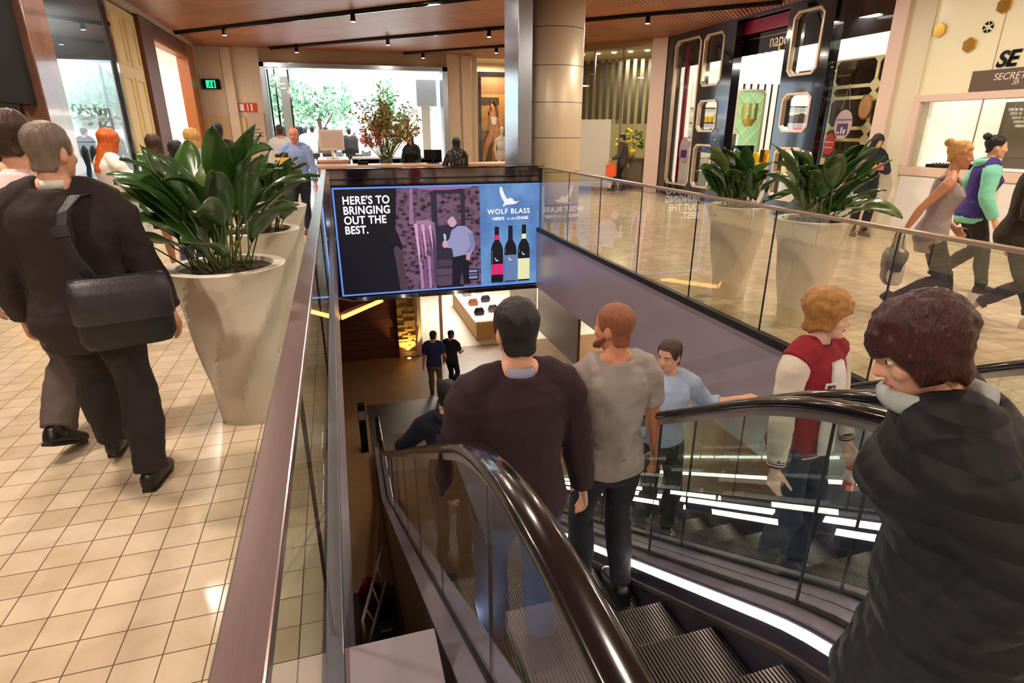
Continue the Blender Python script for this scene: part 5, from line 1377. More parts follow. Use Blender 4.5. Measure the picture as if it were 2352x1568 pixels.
class Body:
    """joints of a 1.75 m figure in its own frame: x right, y forward, z up"""
    def __init__(s, sex='m', lean=0, side=0, twist=0, hips=0, head=(0, 0, 0), lf=(-.1, 0, 0, 0), rf=(.1, 0, 0, 0), lh=(-.27, .03, .80), rh=(.27, .03, .80),
                 lpole=None, rpole=None, lpalm=None, rpalm=None, ldir=None, rdir=None, girth=1.0, hz=None, curl=0.45, shrug=0, sw=None):
        s.sex = sex; s.g = girth; s.curl = curl
        hw = .088; f = sex == 'f'
        s.sw = sw or (.165 if f else .19)
        hz = hz if hz is not None else .905
        s.feet = {}
        for k, ft in (('l', lf), ('r', rf)):
            x, y, z, pt = ft[:4]; s.feet[k] = (V((x, y, z)), R(pt), R(ft[4]) if len(ft) > 4 else 0)
        # ankle from foot pitch (heel lift > 0)
        s.ank = {}
        for k in 'lr':
            p, pt, yw = s.feet[k]; toe = p + Matrix.Rotation(yw, 3, 'Z') @ V((0, .13, 0.0))
            v = Matrix.Rotation(yw, 3, 'Z') @ Matrix.Rotation(-pt, 3, 'X') @ V((0, -.13, .085))
            s.ank[k] = toe + v
        for k, sx in (('l', -1), ('r', 1)):
            hip = V((sx * hw, hips, 0)); a = s.ank[k]; hor = ((a.x - hip.x) ** 2 + (a.y - hip.y) ** 2) ** .5
            hz = min(hz, a.z + math.sqrt(max(0.01, .836 ** 2 - hor ** 2)))
        s.hz = hz; s.hip = {'l': V((-hw, hips, hz)), 'r': V((hw, hips, hz))}
        s.knee = {}
        for k, sx in (('l', -1), ('r', 1)):
            yw = s.feet[k][2]
            s.knee[k], s.ank[k] = two_bone(s.hip[k], s.ank[k], .43, .41, Matrix.Rotation(yw, 3, 'Z') @ V((sx * .08, 1, .1)))
        # spine, from crotch to neck base
        s.lean, s.side, s.twist = R(lean), R(side), R(twist); s.hips = hips
        p = V((0, hips, hz)); s.sp = [(p.copy(), 0.0)]; n = 20; L = .575
        for i in range(n):
            t = (i + .5) / n; p = p + s.rot(t) @ V((0, 0, L / n)); s.sp.append((p.copy(), (i + 1) / n))
        s.nb = p
        rt = s.rot(1.0)
        s.sh = {'l': s.nb + rt @ V((-s.sw, 0, -.085 + shrug)), 'r': s.nb + rt @ V((s.sw, 0, -.085 + shrug))}
        s.elb = {}; s.wri = {}; s.hd = {}; s.palm = {}
        for k, sx, h, pole, pl, dr in (('l', -1, lh, lpole, lpalm, ldir), ('r', 1, rh, rpole, rpalm, rdir)):
            s.elb[k], s.wri[k] = two_bone(s.sh[k], V(h), .295, .255, pole or (sx * .35, -1, -.2))
            d = (s.wri[k] - s.elb[k]).normalized()
            s.hd[k] = V(dr).normalized() if dr else d
            pn = V(pl) if pl else V((-sx, 0, 0)); s.palm[k] = (pn - s.hd[k] * pn.dot(s.hd[k])).normalized()
        # head
        yaw, pit, rol = [R(a) for a in head]
        nd_ = s.rot(1.0 if abs(lean) < 5 else .8)
        s.hr = Matrix.Rotation(-yaw, 3, 'Z') @ Matrix.Rotation(-pit, 3, 'X') @ Matrix.Rotation(rol, 3, 'Y')
        up = (nd_ @ V((0, .12, 1)) + s.hr @ V((0, .05, 1))).normalized()
        s.hb = s.nb + up * .040        # base of the skull
    def rot(s, t):
        q = t * t * (3 - 2 * t)
        return Matrix.Rotation(-s.twist * q, 3, 'Z') @ Matrix.Rotation(-s.lean * (0.25 + .75 * q), 3, 'X') @ Matrix.Rotation(s.side * q, 3, 'Y')
    def spine(s, z):
        """height on the upright figure (0.80 crotch .. 1.505 neck base) -> point, right, forward"""
        t = (z - .905) / .60
        if t <= 0:
            return V((0, s.hips, s.hz + (z - .905))), X_.copy(), Y_.copy()
        t = min(1.0, t); i = min(19, int(t * 20)); f = t * 20 - i
        p = s.sp[i][0].lerp(s.sp[i + 1][0], f); r = s.rot(t)
        return p, r @ X_, r @ Y_
    TM = [(.80, .130, .090, -.01), (.86, .160, .112, -.012), (.92, .170, .118, -.012), (1.0, .160, .108, -.005), (1.08, .146, .098, 0), (1.16, .148, .104, .004), (1.24, .160, .112, .006), (1.32, .172, .116, .004), (1.40, .170, .104, -.004), (1.45, .135, .082, -.010), (1.485, .085, .066, -.012), (1.51, .058, .058, -.01)]
    TF = [(.80, .138, .096, -.012), (.86, .168, .118, -.018), (.92, .176, .122, -.02), (1.0, .156, .106, -.008), (1.08, .128, .088, 0), (1.16, .126, .090, .004), (1.24, .140, .108, .014), (1.30, .148, .120, .022), (1.36, .148, .106, .008), (1.42, .138, .084, -.006), (1.46, .105, .068, -.01), (1.49, .068, .056, -.01), (1.51, .050, .050, -.008)]
    def torso(s, mb, z0, z1, infl, extra=None, power=.9):
        T = s.TF if s.sex == 'f' else s.TM
        def prof(z):
            if z <= T[0][0]: return T[0][1:]
            for a, b in zip(T, T[1:]):
                if z <= b[0]:
                    t = (z - a[0]) / (b[0] - a[0]); return tuple(a[i] + (b[i] - a[i]) * t for i in (1, 2, 3))
            return T[-1][1:]
        zs = [z0] + [q[0] for q in T if z0 + .012 < q[0] < z1 - .012] + [z1]
        if z0 < .80: zs = sorted(set(zs + [z0 + (.80 - z0) * k / 4 for k in range(5)]))
        secs = []
        for z in zs:
            rx, ry, oy = prof(z); p, u, v = s.spine(z)
            g = 1 + (s.g - 1) * (1 if z < 1.4 else .5)
            e = infl + (extra(z) if extra else 0)
            if z < .80:
                m = (s.knee['l'] + s.knee['r']) / 2; t = (.80 - z) / .45
                p = p + V(((m.x) * t, (m.y - s.hips) * t * .8, 0)); rx = rx + abs(s.knee['l'].x - s.knee['r'].x) * .15 * t; ry = ry + abs(s.knee['l'].y - s.knee['r'].y) * .45 * t
            secs.append((p + v * oy, u, v, rx * g + e, ry * g + e))
        mb.loft(secs, 20, True, power)
    def neck(s, mb, infl=0):
        r = .048 if s.sex == 'f' else .056
        a = s.nb - s.rot(1) @ V((0, .0, .05)); b = s.hb + s.hr @ V((0, -.004, .06))
        mb.tube([a, a.lerp(b, .5), b], [r * 1.12 + infl, r + infl, r * .96 + infl], 14)
        for sx in (-1, 1):
            k = 'l' if sx < 0 else 'r'
            mb.tube([s.nb + s.rot(1) @ V((sx * .03, -.02, .015)), s.nb.lerp(s.sh[k], .55) + V((0, 0, .018)), s.sh[k] + V((0, 0, .0))], [.04 + infl, .05 + infl, .045 + infl], 12)
    def arm(s, mb, k, t0, t1, infl, flare=0.0):
        """t 0 shoulder, 1 elbow, 2 wrist"""
        m = .90 if s.sex == 'f' else 1.0
        P = [(0, .060), (.12, .062), (.35, .052), (.6, .048), (.85, .043), (1, .041), (1.2, .044), (1.45, .039), (1.75, .030), (2, .026)]
        pts = []; rs = []
        S, E, W_ = s.sh[k], s.elb[k], s.wri[k]
        inn = s.spine(1.40)[0]
        def at(t): return S.lerp(E, t) if t <= 1 else E.lerp(W_, t - 1)
        def rad(t):
            for a, b in zip(P, P[1:]):
                if t <= b[0]: return a[1] + (b[1] - a[1]) * (t - a[0]) / (b[0] - a[0])
            return P[-1][1]
        ts = [t0] + [q[0] for q in P if t0 + .02 < q[0] < t1 - .02] + [t1]
        if t0 == 0: pts.append(S.lerp(inn, .45)); rs.append(.058 * m + infl)
        for t in ts: pts.append(at(t)); rs.append(rad(t) * m * (1 + (s.g - 1) * .6) + infl + flare * max(0, t - t0))
        mb.tube(pts, rs, 14)
        if t0 < 1 < t1: mb.ell(E, rad(1) * m + infl, rad(1) * m + infl, rad(1) * m + infl, 12, 8)
    def leg(s, mb, k, t0, t1, infl, flare=0.0):
        P = [(-.1, .088), (0, .092), (.2, .086), (.5, .072), (.8, .058), (1, .054), (1.2, .056), (1.35, .057), (1.6, .045), (1.85, .035), (2, .034)]
        H, K, A = s.hip[k], s.knee[k], s.ank[k]
        def at(t): return H.lerp(K, t) if t <= 1 else K.lerp(A, t - 1)
        def rad(t):
            for a, b in zip(P, P[1:]):
                if t <= b[0]: return a[1] + (b[1] - a[1]) * (t - a[0]) / (b[0] - a[0])
            return P[-1][1]
        ts = [t0] + [q[0] for q in P if t0 + .02 < q[0] < t1 - .02] + [t1]
        calf = lambda t: V((0, -.014, 0)) * max(0, 1 - abs(t - 1.35) / .4)
        mb.tube([at(t) + calf(t) for t in ts], [rad(t) * (1 + (s.g - 1) * .7) + infl + (flare * max(0, t - .6)) for t in ts], 16)
        if t0 < 1 < t1: mb.ell(K + V((0, .004, 0)), .054 + infl, .056 + infl, .058 + infl, 12, 8)
    def hand(s, mb, k):
        sx = -1 if k == 'l' else 1
        d, n = s.hd[k], s.palm[k]; w = s.wri[k]
        th = n.cross(d) * (-sx)            # towards the thumb
        # with the palm facing the thigh the thumb points forward
        if k == 'l': th = -d.cross(n) * -1
        th = (d.cross(n) if k == 'r' else n.cross(d))
        m = .9 if s.sex == 'f' else 1.0
        mb.loft([(w - d * .02, th, n, .027 * m, .020 * m), (w + d * .02, th, n, .031 * m, .019 * m), (w + d * .055, th, n, .040 * m, .017 * m), (w + d * .092, th, n, .041 * m, .014 * m)], 12)
        for i, (o, L) in enumerate(((.031, .076), (.0105, .084), (-.0105, .078), (-.031, .060))):
            p = w + d * (.088 - .006 * abs(i - 1.2)) + th * (o * m); dd = d.copy(); pts = [p]
            c = s.curl * (0.8 + .12 * i)
            for q, fr in enumerate((.42, .32, .26)):
                dd = (Matrix.Rotation(c * (.75, 1.0, .7)[q], 3, d.cross(n)) @ dd).normalized()
                p = p + dd * (L * fr * m); pts.append(p)
            mb.tube(pts, [.0098 * m, .0092 * m, .0084 * m, .0068 * m], 8)
            mb.ell(pts[-1], .0068 * m, .0068 * m, .0068 * m, 7, 5)
        p = w + d * .028 + th * (.028 * m) + n * .006; dd = (d * .75 + th * .7 + n * .25).normalized(); pts = [p - th * .012, p]
        for fr in (.036, .030, .024):
            p = p + dd * (fr * m); pts.append(p); dd = (dd + d * .22 + n * .12 * (1 + s.curl)).normalized()
        mb.tube(pts, [.013 * m, .0125 * m, .0112 * m, .010 * m, .0075 * m], 8)
        mb.ell(pts[-1], .0075, .0075, .0075, 7, 5)
    def hp(s, x, y, z): return s.hb + s.hr @ V((x, y, z))
    def headmesh(s, mb):
        f = .96 if s.sex == 'f' else 1.0
        u, v = s.hr @ X_, s.hr @ Y_
        mb.loft([(s.hp(0, yc * f, z * f), u, v, rx * f, ry * f) for (z, yc, rx, ry) in HEADP], 22, True, .95)
        mb.tube([s.hp(0, .098, .122), s.hp(0, .106, .100), s.hp(0, .119, .078), s.hp(0, .106, .070)], [.008, .009, .013, .009], 10)
        for sx in (-1, 1):
            mb.ell(s.hp(.011 * sx, .104, .074), .009, .009, .008, 8, 6)
            mb.tube([s.hp(.010 * sx, .094, .124), s.hp(.032 * sx, .089, .129), s.hp(.052 * sx, .070, .124)], [.008, .0095, .008], 8)
            mb.ell(s.hp(.038 * sx, .070, .082), .026, .022, .024, 10, 7)
            # ear
            R_ = s.hr @ Matrix.Rotation(-.35 * sx, 3, 'Z')
            mb.ell(s.hp(.074 * sx, -.004, .098), .007, .017, .031, 10, 8, R_)
            mb.ell(s.hp(.072 * sx, .004, .078), .007, .010, .012, 8, 6, R_)
        mb.ell(s.hp(0, .089, .010), .020, .015, .016, 10, 7)
        mb.ell(s.hp(0, .0905, .0475), .024, .011, .007, 10, 6)
        mb.ell(s.hp(0, .088, .0375), .021, .011, .008, 10, 6)

def fuse(mb, name, m, root, vox, smooth=4, fold=None, parent=None):
    o = mb.build(name, m, None, True)
    o.parent = parent or root
    r = o.modifiers.new('fuse', 'REMESH'); r.mode = 'VOXEL'; r.voxel_size = vox; r.use_smooth_shade = True
    if smooth:
        sm = o.modifiers.new('soft', 'SMOOTH'); sm.factor = .5; sm.iterations = smooth
    if fold:
        d = o.modifiers.new('folds', 'DISPLACE'); d.texture = foldtex(fold[0]); d.strength = fold[1]; d.mid_level = .5; d.texture_coords = 'LOCAL'
    TOBAKE.append(o)
    return o

def hair_mesh(b, bottom, thick, front=.180, vol=1.0):
    """shell over the scalp; bottom(phi) gives the hair's lower edge, phi 0 front, pi back"""
    mb = MB(); n = 40; rows = 16
    out = []; inn = []
    f = .96 if b.sex == 'f' else 1.0
    for i in range(n):
        ph = 2 * PI * i / n; z0 = bottom(ph if ph <= PI else 2 * PI - ph); zt = .2335
        co, ci = [], []
        for j in range(rows + 1):
            t = j / rows; z = z0 + (zt - z0) * math.sin(t * PI / 2)
            zz = max(z, .085); yc, rx, ry = headprof(zz)
            ex = 0.0
            if z < .085:
                ex = (.085 - z) * .10 * vol
            lift = thick * (0.55 + .45 * math.sin(min(1, t * 1.4) * PI / 2)) + ex
            top = (lift * .9) * max(0, (z - .19) / .045)
            rr = (rx + lift, ry + lift) if z < .232 else (rx + lift * .3, ry + lift * .3)
            x, y = math.sin(ph) * rr[0], yc + math.cos(ph) * rr[1]
            co.append(b.hp(x * f, y * f, (z + top) * f))
            rr = (max(.001, rx - .008 + ex * .5), max(.001, ry - .008 + ex * .5)); x, y = math.sin(ph) * rr[0], yc + math.cos(ph) * rr[1]
            ci.append(b.hp(x * f, y * f, (z - .004) * f))
        out.append(co); inn.append(ci)
    vs = []; 
    for i in range(n): vs += out[i]
    for i in range(n): vs += inn[i]
    fs = []; w = rows + 1; off = n * w
    for i in range(n):
        i2 = (i + 1) % n
        for j in range(rows):
            fs.append((i * w + j, i2 * w + j, i2 * w + j + 1, i * w + j + 1))
            fs.append((off + i * w + j + 1, off + i2 * w + j + 1, off + i2 * w + j, off + i * w + j))
        fs.append((i * w, off + i * w, off + i2 * w, i2 * w))
    fs.append(tuple(i * w + rows for i in range(n))); fs.append(tuple(off + i * w + rows for i in range(n - 1, -1, -1)))
    mb.add(vs, fs)
    return mb

def hairline(kind):
    sm = lambda a, b, t: a + (b - a) * max(0, min(1, t)) ** 1.0
    def short(p):
        d = math.degrees(p)
        if d < 38: return .182
        if d < 62: return sm(.182, .118, (d - 38) / 24)
        if d < 78: return sm(.118, .085, (d - 62) / 16)
        if d < 88: return .095
        if d < 106: return .134
        if d < 120: return sm(.134, .05, (d - 106) / 14)
        return .034
    def fringe(p):
        d = math.degrees(p)
        if d < 50: return .132
        if d < 70: return sm(.132, .05, (d - 50) / 20)
        if d < 120: return .045
        return .015
    def bob(p):
        d = math.degrees(p)
        if d < 34: return .178
        if d < 58: return sm(.178, .0, (d - 34) / 24)
        return -.01
    def long(p):
        d = math.degrees(p)
        if d < 32: return .180
        if d < 60: return sm(.180, -.10, (d - 32) / 28)
        return sm(-.10, -.24, (d - 60) / 60)
    def updo(p):
        d = math.degrees(p)
        if d < 45: return .182
        if d < 75: return sm(.182, .12, (d - 45) / 30)
        if d < 105: return .128
        return sm(.128, .05, (d - 105) / 40)
    def buzz(p):
        d = math.degrees(p)
        return short(p)
    return dict(short=short, fringe=fringe, bob=bob, long=long, updo=updo, buzz=buzz)[kind]

def person(label, loc, yaw, H=1.75, pose=None, skin_c=('fair', (214, 162, 132)), vox=.008, hair=('short', ('dark', (34, 24, 20)), .012), top=None, bottom=None, shoes=('black', (22, 20, 20)), face=False, group=None, extra=None, lips=None, brows=None):
    b = Body(**(pose or {}))
    root = empty('person', loc, yaw); root.scale = (H / 1.75,) * 3
    tag(root, label, 'person', group)
    sk = skin(*skin_c)
    # the body, one surface
    mb = MB(); b.torso(mb, .80, 1.51, -.006); b.neck(mb); b.headmesh(mb)
    for k in 'lr':
        b.arm(mb, k, 0, 2, -.002); b.hand(mb, k); b.leg(mb, k, -.1, 2, -.004)
        p, pt, yw = b.feet[k]
        fd = Matrix.Rotation(yw, 3, 'Z') @ Matrix.Rotation(-pt, 3, 'X')
        toe = p + Matrix.Rotation(yw, 3, 'Z') @ V((0, .13, 0))
        F = lambda x, y, z: toe + fd @ V((x, y - .13, z))
        mb.tube([b.ank[k], F(0, .02, .06), F(0, .09, .042), F(0, .17, .028)], [.036, .042, .040, .030], 10)
    fuse(mb, 'body', sk, root, vox, 3)
    # shoes
    sm_ = cloth('shoe_' + shoes[0], shoes[1], .4, 60, .1)
    for k in 'lr':
        p, pt, yw = b.feet[k]; fd = Matrix.Rotation(yw, 3, 'Z') @ Matrix.Rotation(-pt, 3, 'X'); toe = p + Matrix.Rotation(yw, 3, 'Z') @ V((0, .13, 0))
        F = lambda x, y, z: toe + fd @ V((x, y - .13, z))
        u, w = fd @ X_, fd @ Z_
        ms = MB()
        ms.loft([(F(0, -.075, .045), u, w, .020, .030), (F(0, -.06, .052), u, w, .037, .052), (F(0, .0, .056), u, w, .043, .056), (F(0, .05, .048), u, w, .045, .048), (F(0, .12, .036), u, w, .050, .036), (F(0, .175, .03), u, w, .042, .029), (F(0, .205, .026), u, w, .020, .018)], 14, True, .85)
        ms.tube([b.ank[k] + V((0, 0, .035 if len(shoes) < 3 else .12)), b.ank[k], F(0, .0, .05)], [.046, .048, .046], 12)
        so = ms.build('shoe', sm_, None, True); so.parent = root
        sl = MB().prism([(-.030, -.070), (.030, -.070), (.040, -.03), (.042, .04), (.047, .12), (.036, .175), (0, .200), (-.036, .175), (-.047, .12), (-.042, .04), (-.040, -.03)], F(0, 0, 0), u, fd @ Y_, w * .016).build('sole', cloth('sole', (30, 26, 24)) if len(shoes) < 4 else cloth('pale_sole', (226, 220, 210)), None); sl.parent = so
    # hair
    if hair:
        kind, hc, th = hair[:3]
        hm = hairm(*hc)
        if kind == 'crown':      # balding: hair only round the sides and back
            line = lambda p: hairline('short')(p) if math.degrees(p) > 60 else .19
            o = hair_mesh(b, line, th).build('hair', hm, None, True)
        else:
            o = hair_mesh(b, hairline(kind), th, vol=hair[3] if len(hair) > 3 else 1.0).build('hair', hm, None, True)
        o.parent = root
        sd = o.modifiers.new('sub', 'SUBSURF'); sd.levels = 1; sd.render_levels = 1
        dm = o.modifiers.new('locks', 'DISPLACE'); dm.texture = foldtex(.035); dm.strength = min(.010 + th * .35, th * .9); dm.mid_level = .5; dm.texture_coords = 'LOCAL'
        TOBAKE.append(o)
        if kind == 'updo':
            mbn = MB(); mbn.ell(b.hp(0, -.10, .215), .042, .042, .038, 14, 9); o2 = mbn.build('bun', hm, None, True); o2.parent = root
            d2 = o2.modifiers.new('locks', 'DISPLACE'); d2.texture = foldtex(.035); d2.strength = .015; d2.texture_coords = 'LOCAL'; TOBAKE.append(o2)
    if brows:
        bm_ = hairm(*brows)
        for sx in (-1, 1):
            q = MB().tube([b.hp(.014 * sx, .101, .128), b.hp(.032 * sx, .097, .133), b.hp(.052 * sx, .078, .127)], [.003, .0045, .002], 6).build('eyebrow', bm_, None, True); q.parent = root
    if face:
        for sx in (-1, 1):
            e = MB().ell(b.hp(.031 * sx, .083, .112), .0125, .0115, .0085, 12, 9, b.hr).build('eye', M['white_gloss'], None, True); e.parent = root
            i = MB().ell(b.hp(.031 * sx, .0925, .112), .006, .003, .006, 10, 7, b.hr).build('iris', M['black'], None, True); i.parent = e
        l = MB().tube([b.hp(-.022, .0945, .043), b.hp(0, .102, .0455), b.hp(.022, .0945, .043)], [.003, .006, .003], 8).build('lips', mat('lips', (176, 96, 88), .45) if 'lips' not in CLOTH else CLOTH['lips'], None, True)
        l.parent = root
    # clothes
    if bottom:
        kind, nm, col = bottom[:3]; cm_ = cloth(nm, col); opt = bottom[3] if len(bottom) > 3 else {}
        inf = opt.get('infl', .014)
        mb = MB()
        if kind == 'trousers':
            b.torso(mb, .80, opt.get('waist', 1.03), inf * .8)
            for k in 'lr': b.leg(mb, k, -.1, opt.get('len', 1.97), inf, opt.get('flare', .008))
            fuse(mb, 'trousers', cm_, root, max(vox, .009), 3, opt.get('fold', (.10, .018)))
        elif kind == 'skirt':
            b.torso(mb, opt.get('hem', .5), 1.03, inf + .004, lambda z: max(0, (.9 - z)) * .12)
            fuse(mb, 'skirt', cm_, root, max(vox, .010), 4, (.12, .012))
        if opt.get('cuffs'):
            for k in 'lr':
                a = b.knee[k].lerp(b.ank[k], opt['len'] - 1 - .07); c = b.knee[k].lerp(b.ank[k], opt['len'] - 1 + .03)
                q = MB().tube([a, c], [.062, .060], 16).build('turn_up', cm_, None, True); q.parent = root
    if top:
        kind, nm, col = top[:3]; opt = top[3] if len(top) > 3 else {}
        cm_ = top[4] if len(top) > 4 else cloth(nm, col)
        inf = opt.get('infl', .016); hem = opt.get('hem', .88); sl = opt.get('sleeve', 1.93); sinf = opt.get('sinfl', inf)
        fd = opt.get('fold', (.11, .018))
        mb = MB(); b.torso(mb, hem, opt.get('top', 1.50), inf, opt.get('extra'))
        if opt.get('shoulders', True):
            for sx, k in ((-1, 'l'), (1, 'r')):
                mb.tube([b.nb + b.rot(1) @ V((sx * .045, -.015, -.012)), b.nb.lerp(b.sh[k], .55) + V((0, 0, .012)), b.sh[k]], [.042 + inf * .8, .052 + inf, .052 + inf], 12)
        if sl and not opt.get('sep'):
            for k in 'lr': b.arm(mb, k, 0, sl, sinf, opt.get('sflare', 0))
        fuse(mb, kind, cm_, root, max(vox, .009), 3, fd)
        if opt.get('sep') and sl:       # sleeves of another colour
            s2 = cloth(opt['sep'][0], opt['sep'][1])
            for k in 'lr':
                mb = MB(); b.arm(mb, k, 0, sl, sinf, 0)
                fuse(mb, 'sleeve', s2, root, max(vox, .009), 3, fd)
        if 'collar' in opt:
            cn, cc, h = opt['collar']; q = MB(); a = b.nb - b.rot(1) @ V((0, 0, .018)); up = (b.hb - b.nb).normalized()
            r = (.060 if b.sex == 'f' else .067)
            u, v = b.rot(1) @ X_, b.rot(1) @ Y_
            n = 26; vs = []; fs = []
            for j, (rr, hh) in enumerate(((r + .013, -.012), (r + .006, h), (r - .002, h), (r - .002, -.012))):
                for i in range(n):
                    an = 2 * PI * i / n + PI / 2; drop = (.022 if opt.get('open') else .008) * max(0, math.sin(an))
                    vs.append(a + u * (rr * math.cos(an)) + v * (rr * math.sin(an) * .98 - .006) + up * (hh - drop))
            for j in range(4):
                for i in range(n): fs.append((j * n + i, j * n + (i + 1) % n, ((j + 1) % 4) * n + (i + 1) % n, ((j + 1) % 4) * n + i))
            c_ = q.add(vs, fs).build('collar', cloth(cn, cc), None, True); c_.parent = root
        if 'cuff' in opt:
            cn, cc = opt['cuff']
            for k in 'lr':
                q = MB().tube([b.elb[k].lerp(b.wri[k], sl - 1 - .12), b.elb[k].lerp(b.wri[k], sl - 1 + .02)], [.040, .035], 16).build('cuff', cloth(cn, cc), None, True); q.parent = root
        if opt.get('hood'):
            cn, cc = opt['hood']; q = MB()
            pts = []; u, v = b.rot(1) @ X_, b.rot(1) @ Y_
            for i in range(13):
                an = PI * (1.08 - 1.16 * i / 12) + PI; pts.append(b.nb + u * (.105 * math.cos(an)) + v * (.095 * math.sin(an) - .01) + V((0, 0, .015 - .04 * max(0, -math.sin(an)))))
            q.tube(pts, [.02 + .028 * math.sin(PI * i / 12) for i in range(13)], 10)
            h_ = q.build('hood', cloth(cn, cc), None, True); h_.parent = root
    if extra: extra(b, root)
    return b, root

def world_pt(root, p):
    return root.location + Matrix.Rotation(root.rotation_euler.z, 3, 'Z') @ (V(p) * root.scale.x)

def bake():
    bpy.context.view_layer.update()
    dg = bpy.context.evaluated_depsgraph_get()
    res = [(o, bpy.data.meshes.new_from_object(o.evaluated_get(dg))) for o in TOBAKE]
    for o, me in res:
        mats = [m for m in o.data.materials]
        o.modifiers.clear(); o.data = me
        if not me.materials:
            for m in mats: me.materials.append(m)
        me.polygons.foreach_set('use_smooth', [True] * len(me.polygons))
# ------------------------------------------------------------------ the people of this photograph
def soft_bag(loc, rz, w, d, h, m_, label, name='bag', handle=0.0, flap=None, group=None, hang=None):
    r = empty(name, loc, rz)
    MB().loft([((0, 0, 0), X_, Y_, w * .44, d * .40), ((0, 0, h * .12), X_, Y_, w * .5, d * .5), ((0, 0, h * .55), X_, Y_, w * .5, d * .48), ((0, 0, h * .92), X_, Y_, w * .47, d * .36), ((0, 0, h), X_, Y_, w * .43, d * .2)], 20, True, .55).build('bag_body', m_, r, True, local=True)
    if flap: MB().loft([((0, d * .05, h * .98), X_, Y_, w * .49, d * .50), ((0, -d * .02, h * .8), X_, Y_, w * .52, d * .56), ((0, -d * .12, h * .42), X_, Y_, w * .52, d * .44), ((0, -d * .14, h * .38), X_, Y_, w * .48, d * .40)], 20, True, .55).build('flap', flap, r, True, local=True)
    if handle:
        for s_ in (-1, 1):
            MB().tube([(-w * .25, s_ * d * .2, h * .95), (-w * .2, s_ * d * .12, h + handle * .7), (0, 0, h + handle), (w * .2, s_ * d * .12, h + handle * .7), (w * .25, s_ * d * .2, h * .95)], .008, 7).build('handle', m_, r, True, local=True)
    tag(r, label, 'bag', group)
    return r

def strap(r, pts, w, m_):
    mb = MB()
    for a, b in zip(pts, pts[1:]): mb.beam(a, b, w, .006, (1, 0, .2))
    return mb.build('strap', m_, r)

DK = ('dark', (22, 16, 16)); BR = ('brown', (64, 40, 26)); BK = ('black', (20, 16, 18))
FAIR = ('fair', (222, 166, 136)); TAN = ('tan', (196, 134, 100)); PALE = ('pale', (232, 186, 160)); ASIA = ('olive', (218, 168, 130))

# man in the dark suit with a shoulder bag, back to the camera
b, r_ = person('person in a dark suit with short grey hair and a black shoulder bag, walking away', (-1.165, 3.03, 0), R(6), 1.73,
    dict(lf=(-.10, .26, .035, 4), rf=(.12, -.10, 0, 0, -12), lh=(-.29, .14, .88), rh=(.33, .08, .86), lean=3, head=(28, 2, 0), girth=1.10, shrug=-.005),
    FAIR, .0075, ('crown', ('grey', (120, 104, 92)), .010), ('suit_jacket', 'suit_dark', (40, 30, 30), dict(infl=.036, hem=.76, sinfl=.026, fold=(.13, .030), collar=('suit_dark', (40, 30, 30), .012), extra=lambda z: .012 * max(0, (.95 - z)) / .2)),
    ('trousers', 'suit_trousers', (34, 27, 28), dict(infl=.020, flare=.016, fold=(.09, .024), len=1.99)), extra=lambda b, root: (lambda q: setattr(q, 'parent', root))(
        MB().tube([b.nb + V((0, -.002, .0)), b.nb + V((0, 0, .036))], [.070, .062], 22).build('shirt_collar', cloth('white_shirt', (226, 220, 216)), None, True)))
br = soft_bag((-0.93, 2.78, 0.82), R(16), .36, .14, .30, cloth('bag_black', (20, 18, 22), .5), 'black shoulder bag on the hip of the person in the dark suit', 'shoulder_bag', 0, cloth('bag_flap', (44, 40, 48), .4))
pts_ = [V((-1.03, 2.80, 1.11)), V((-1.075, 2.80, 1.20)), V((-1.10, 2.805, 1.30)), V((-1.09, 2.84, 1.385)), V((-1.06, 2.92, 1.44)), V((-1.03, 3.02, 1.445))]
MB().loft([(p, V((.93, 0, .30 if i < 4 else .05)).normalized(), V((0, -1, .25 if i < 4 else 2)).normalized(), .024, .006) for i, p in enumerate(pts_)], 10, True, .5).build('strap', cloth('strap_black', (18, 16, 18), .5), br)
MB().loft([(pts_[2] + V((0, -.006, -.01)), V((1, 0, .1)), V((0, -1, .2)), .034, .010), (pts_[2] + V((.002, -.003, .035)), V((1, 0, .1)), V((0, -1, .2)), .034, .010)], 10, True, .5).build('buckle', cloth('bag_flap', (44, 40, 48)), br)

# man in pink shirt at the left edge
b, r_ = person('person in a pink shirt and grey trousers at the far left beside the suited person', (-1.50, 3.55, 0), R(4), 1.80,
    dict(rf=(.10, .22, .0, 0), lf=(-.11, -.18, .03, 24, -20), lh=(-.30, .12, .84), rh=(.30, -.02, .84), lean=3, head=(12, 0, 0), girth=1.06),
    FAIR, .009, ('short', BR, .016), ('shirt', 'pink_shirt', (240, 206, 204), dict(infl=.022, hem=.90, collar=('pink_shirt', (240, 206, 204), .03))),
    ('trousers', 'grey_trousers', (88, 74, 70), dict(infl=.022, flare=.018, fold=(.09, .026), len=1.99)))

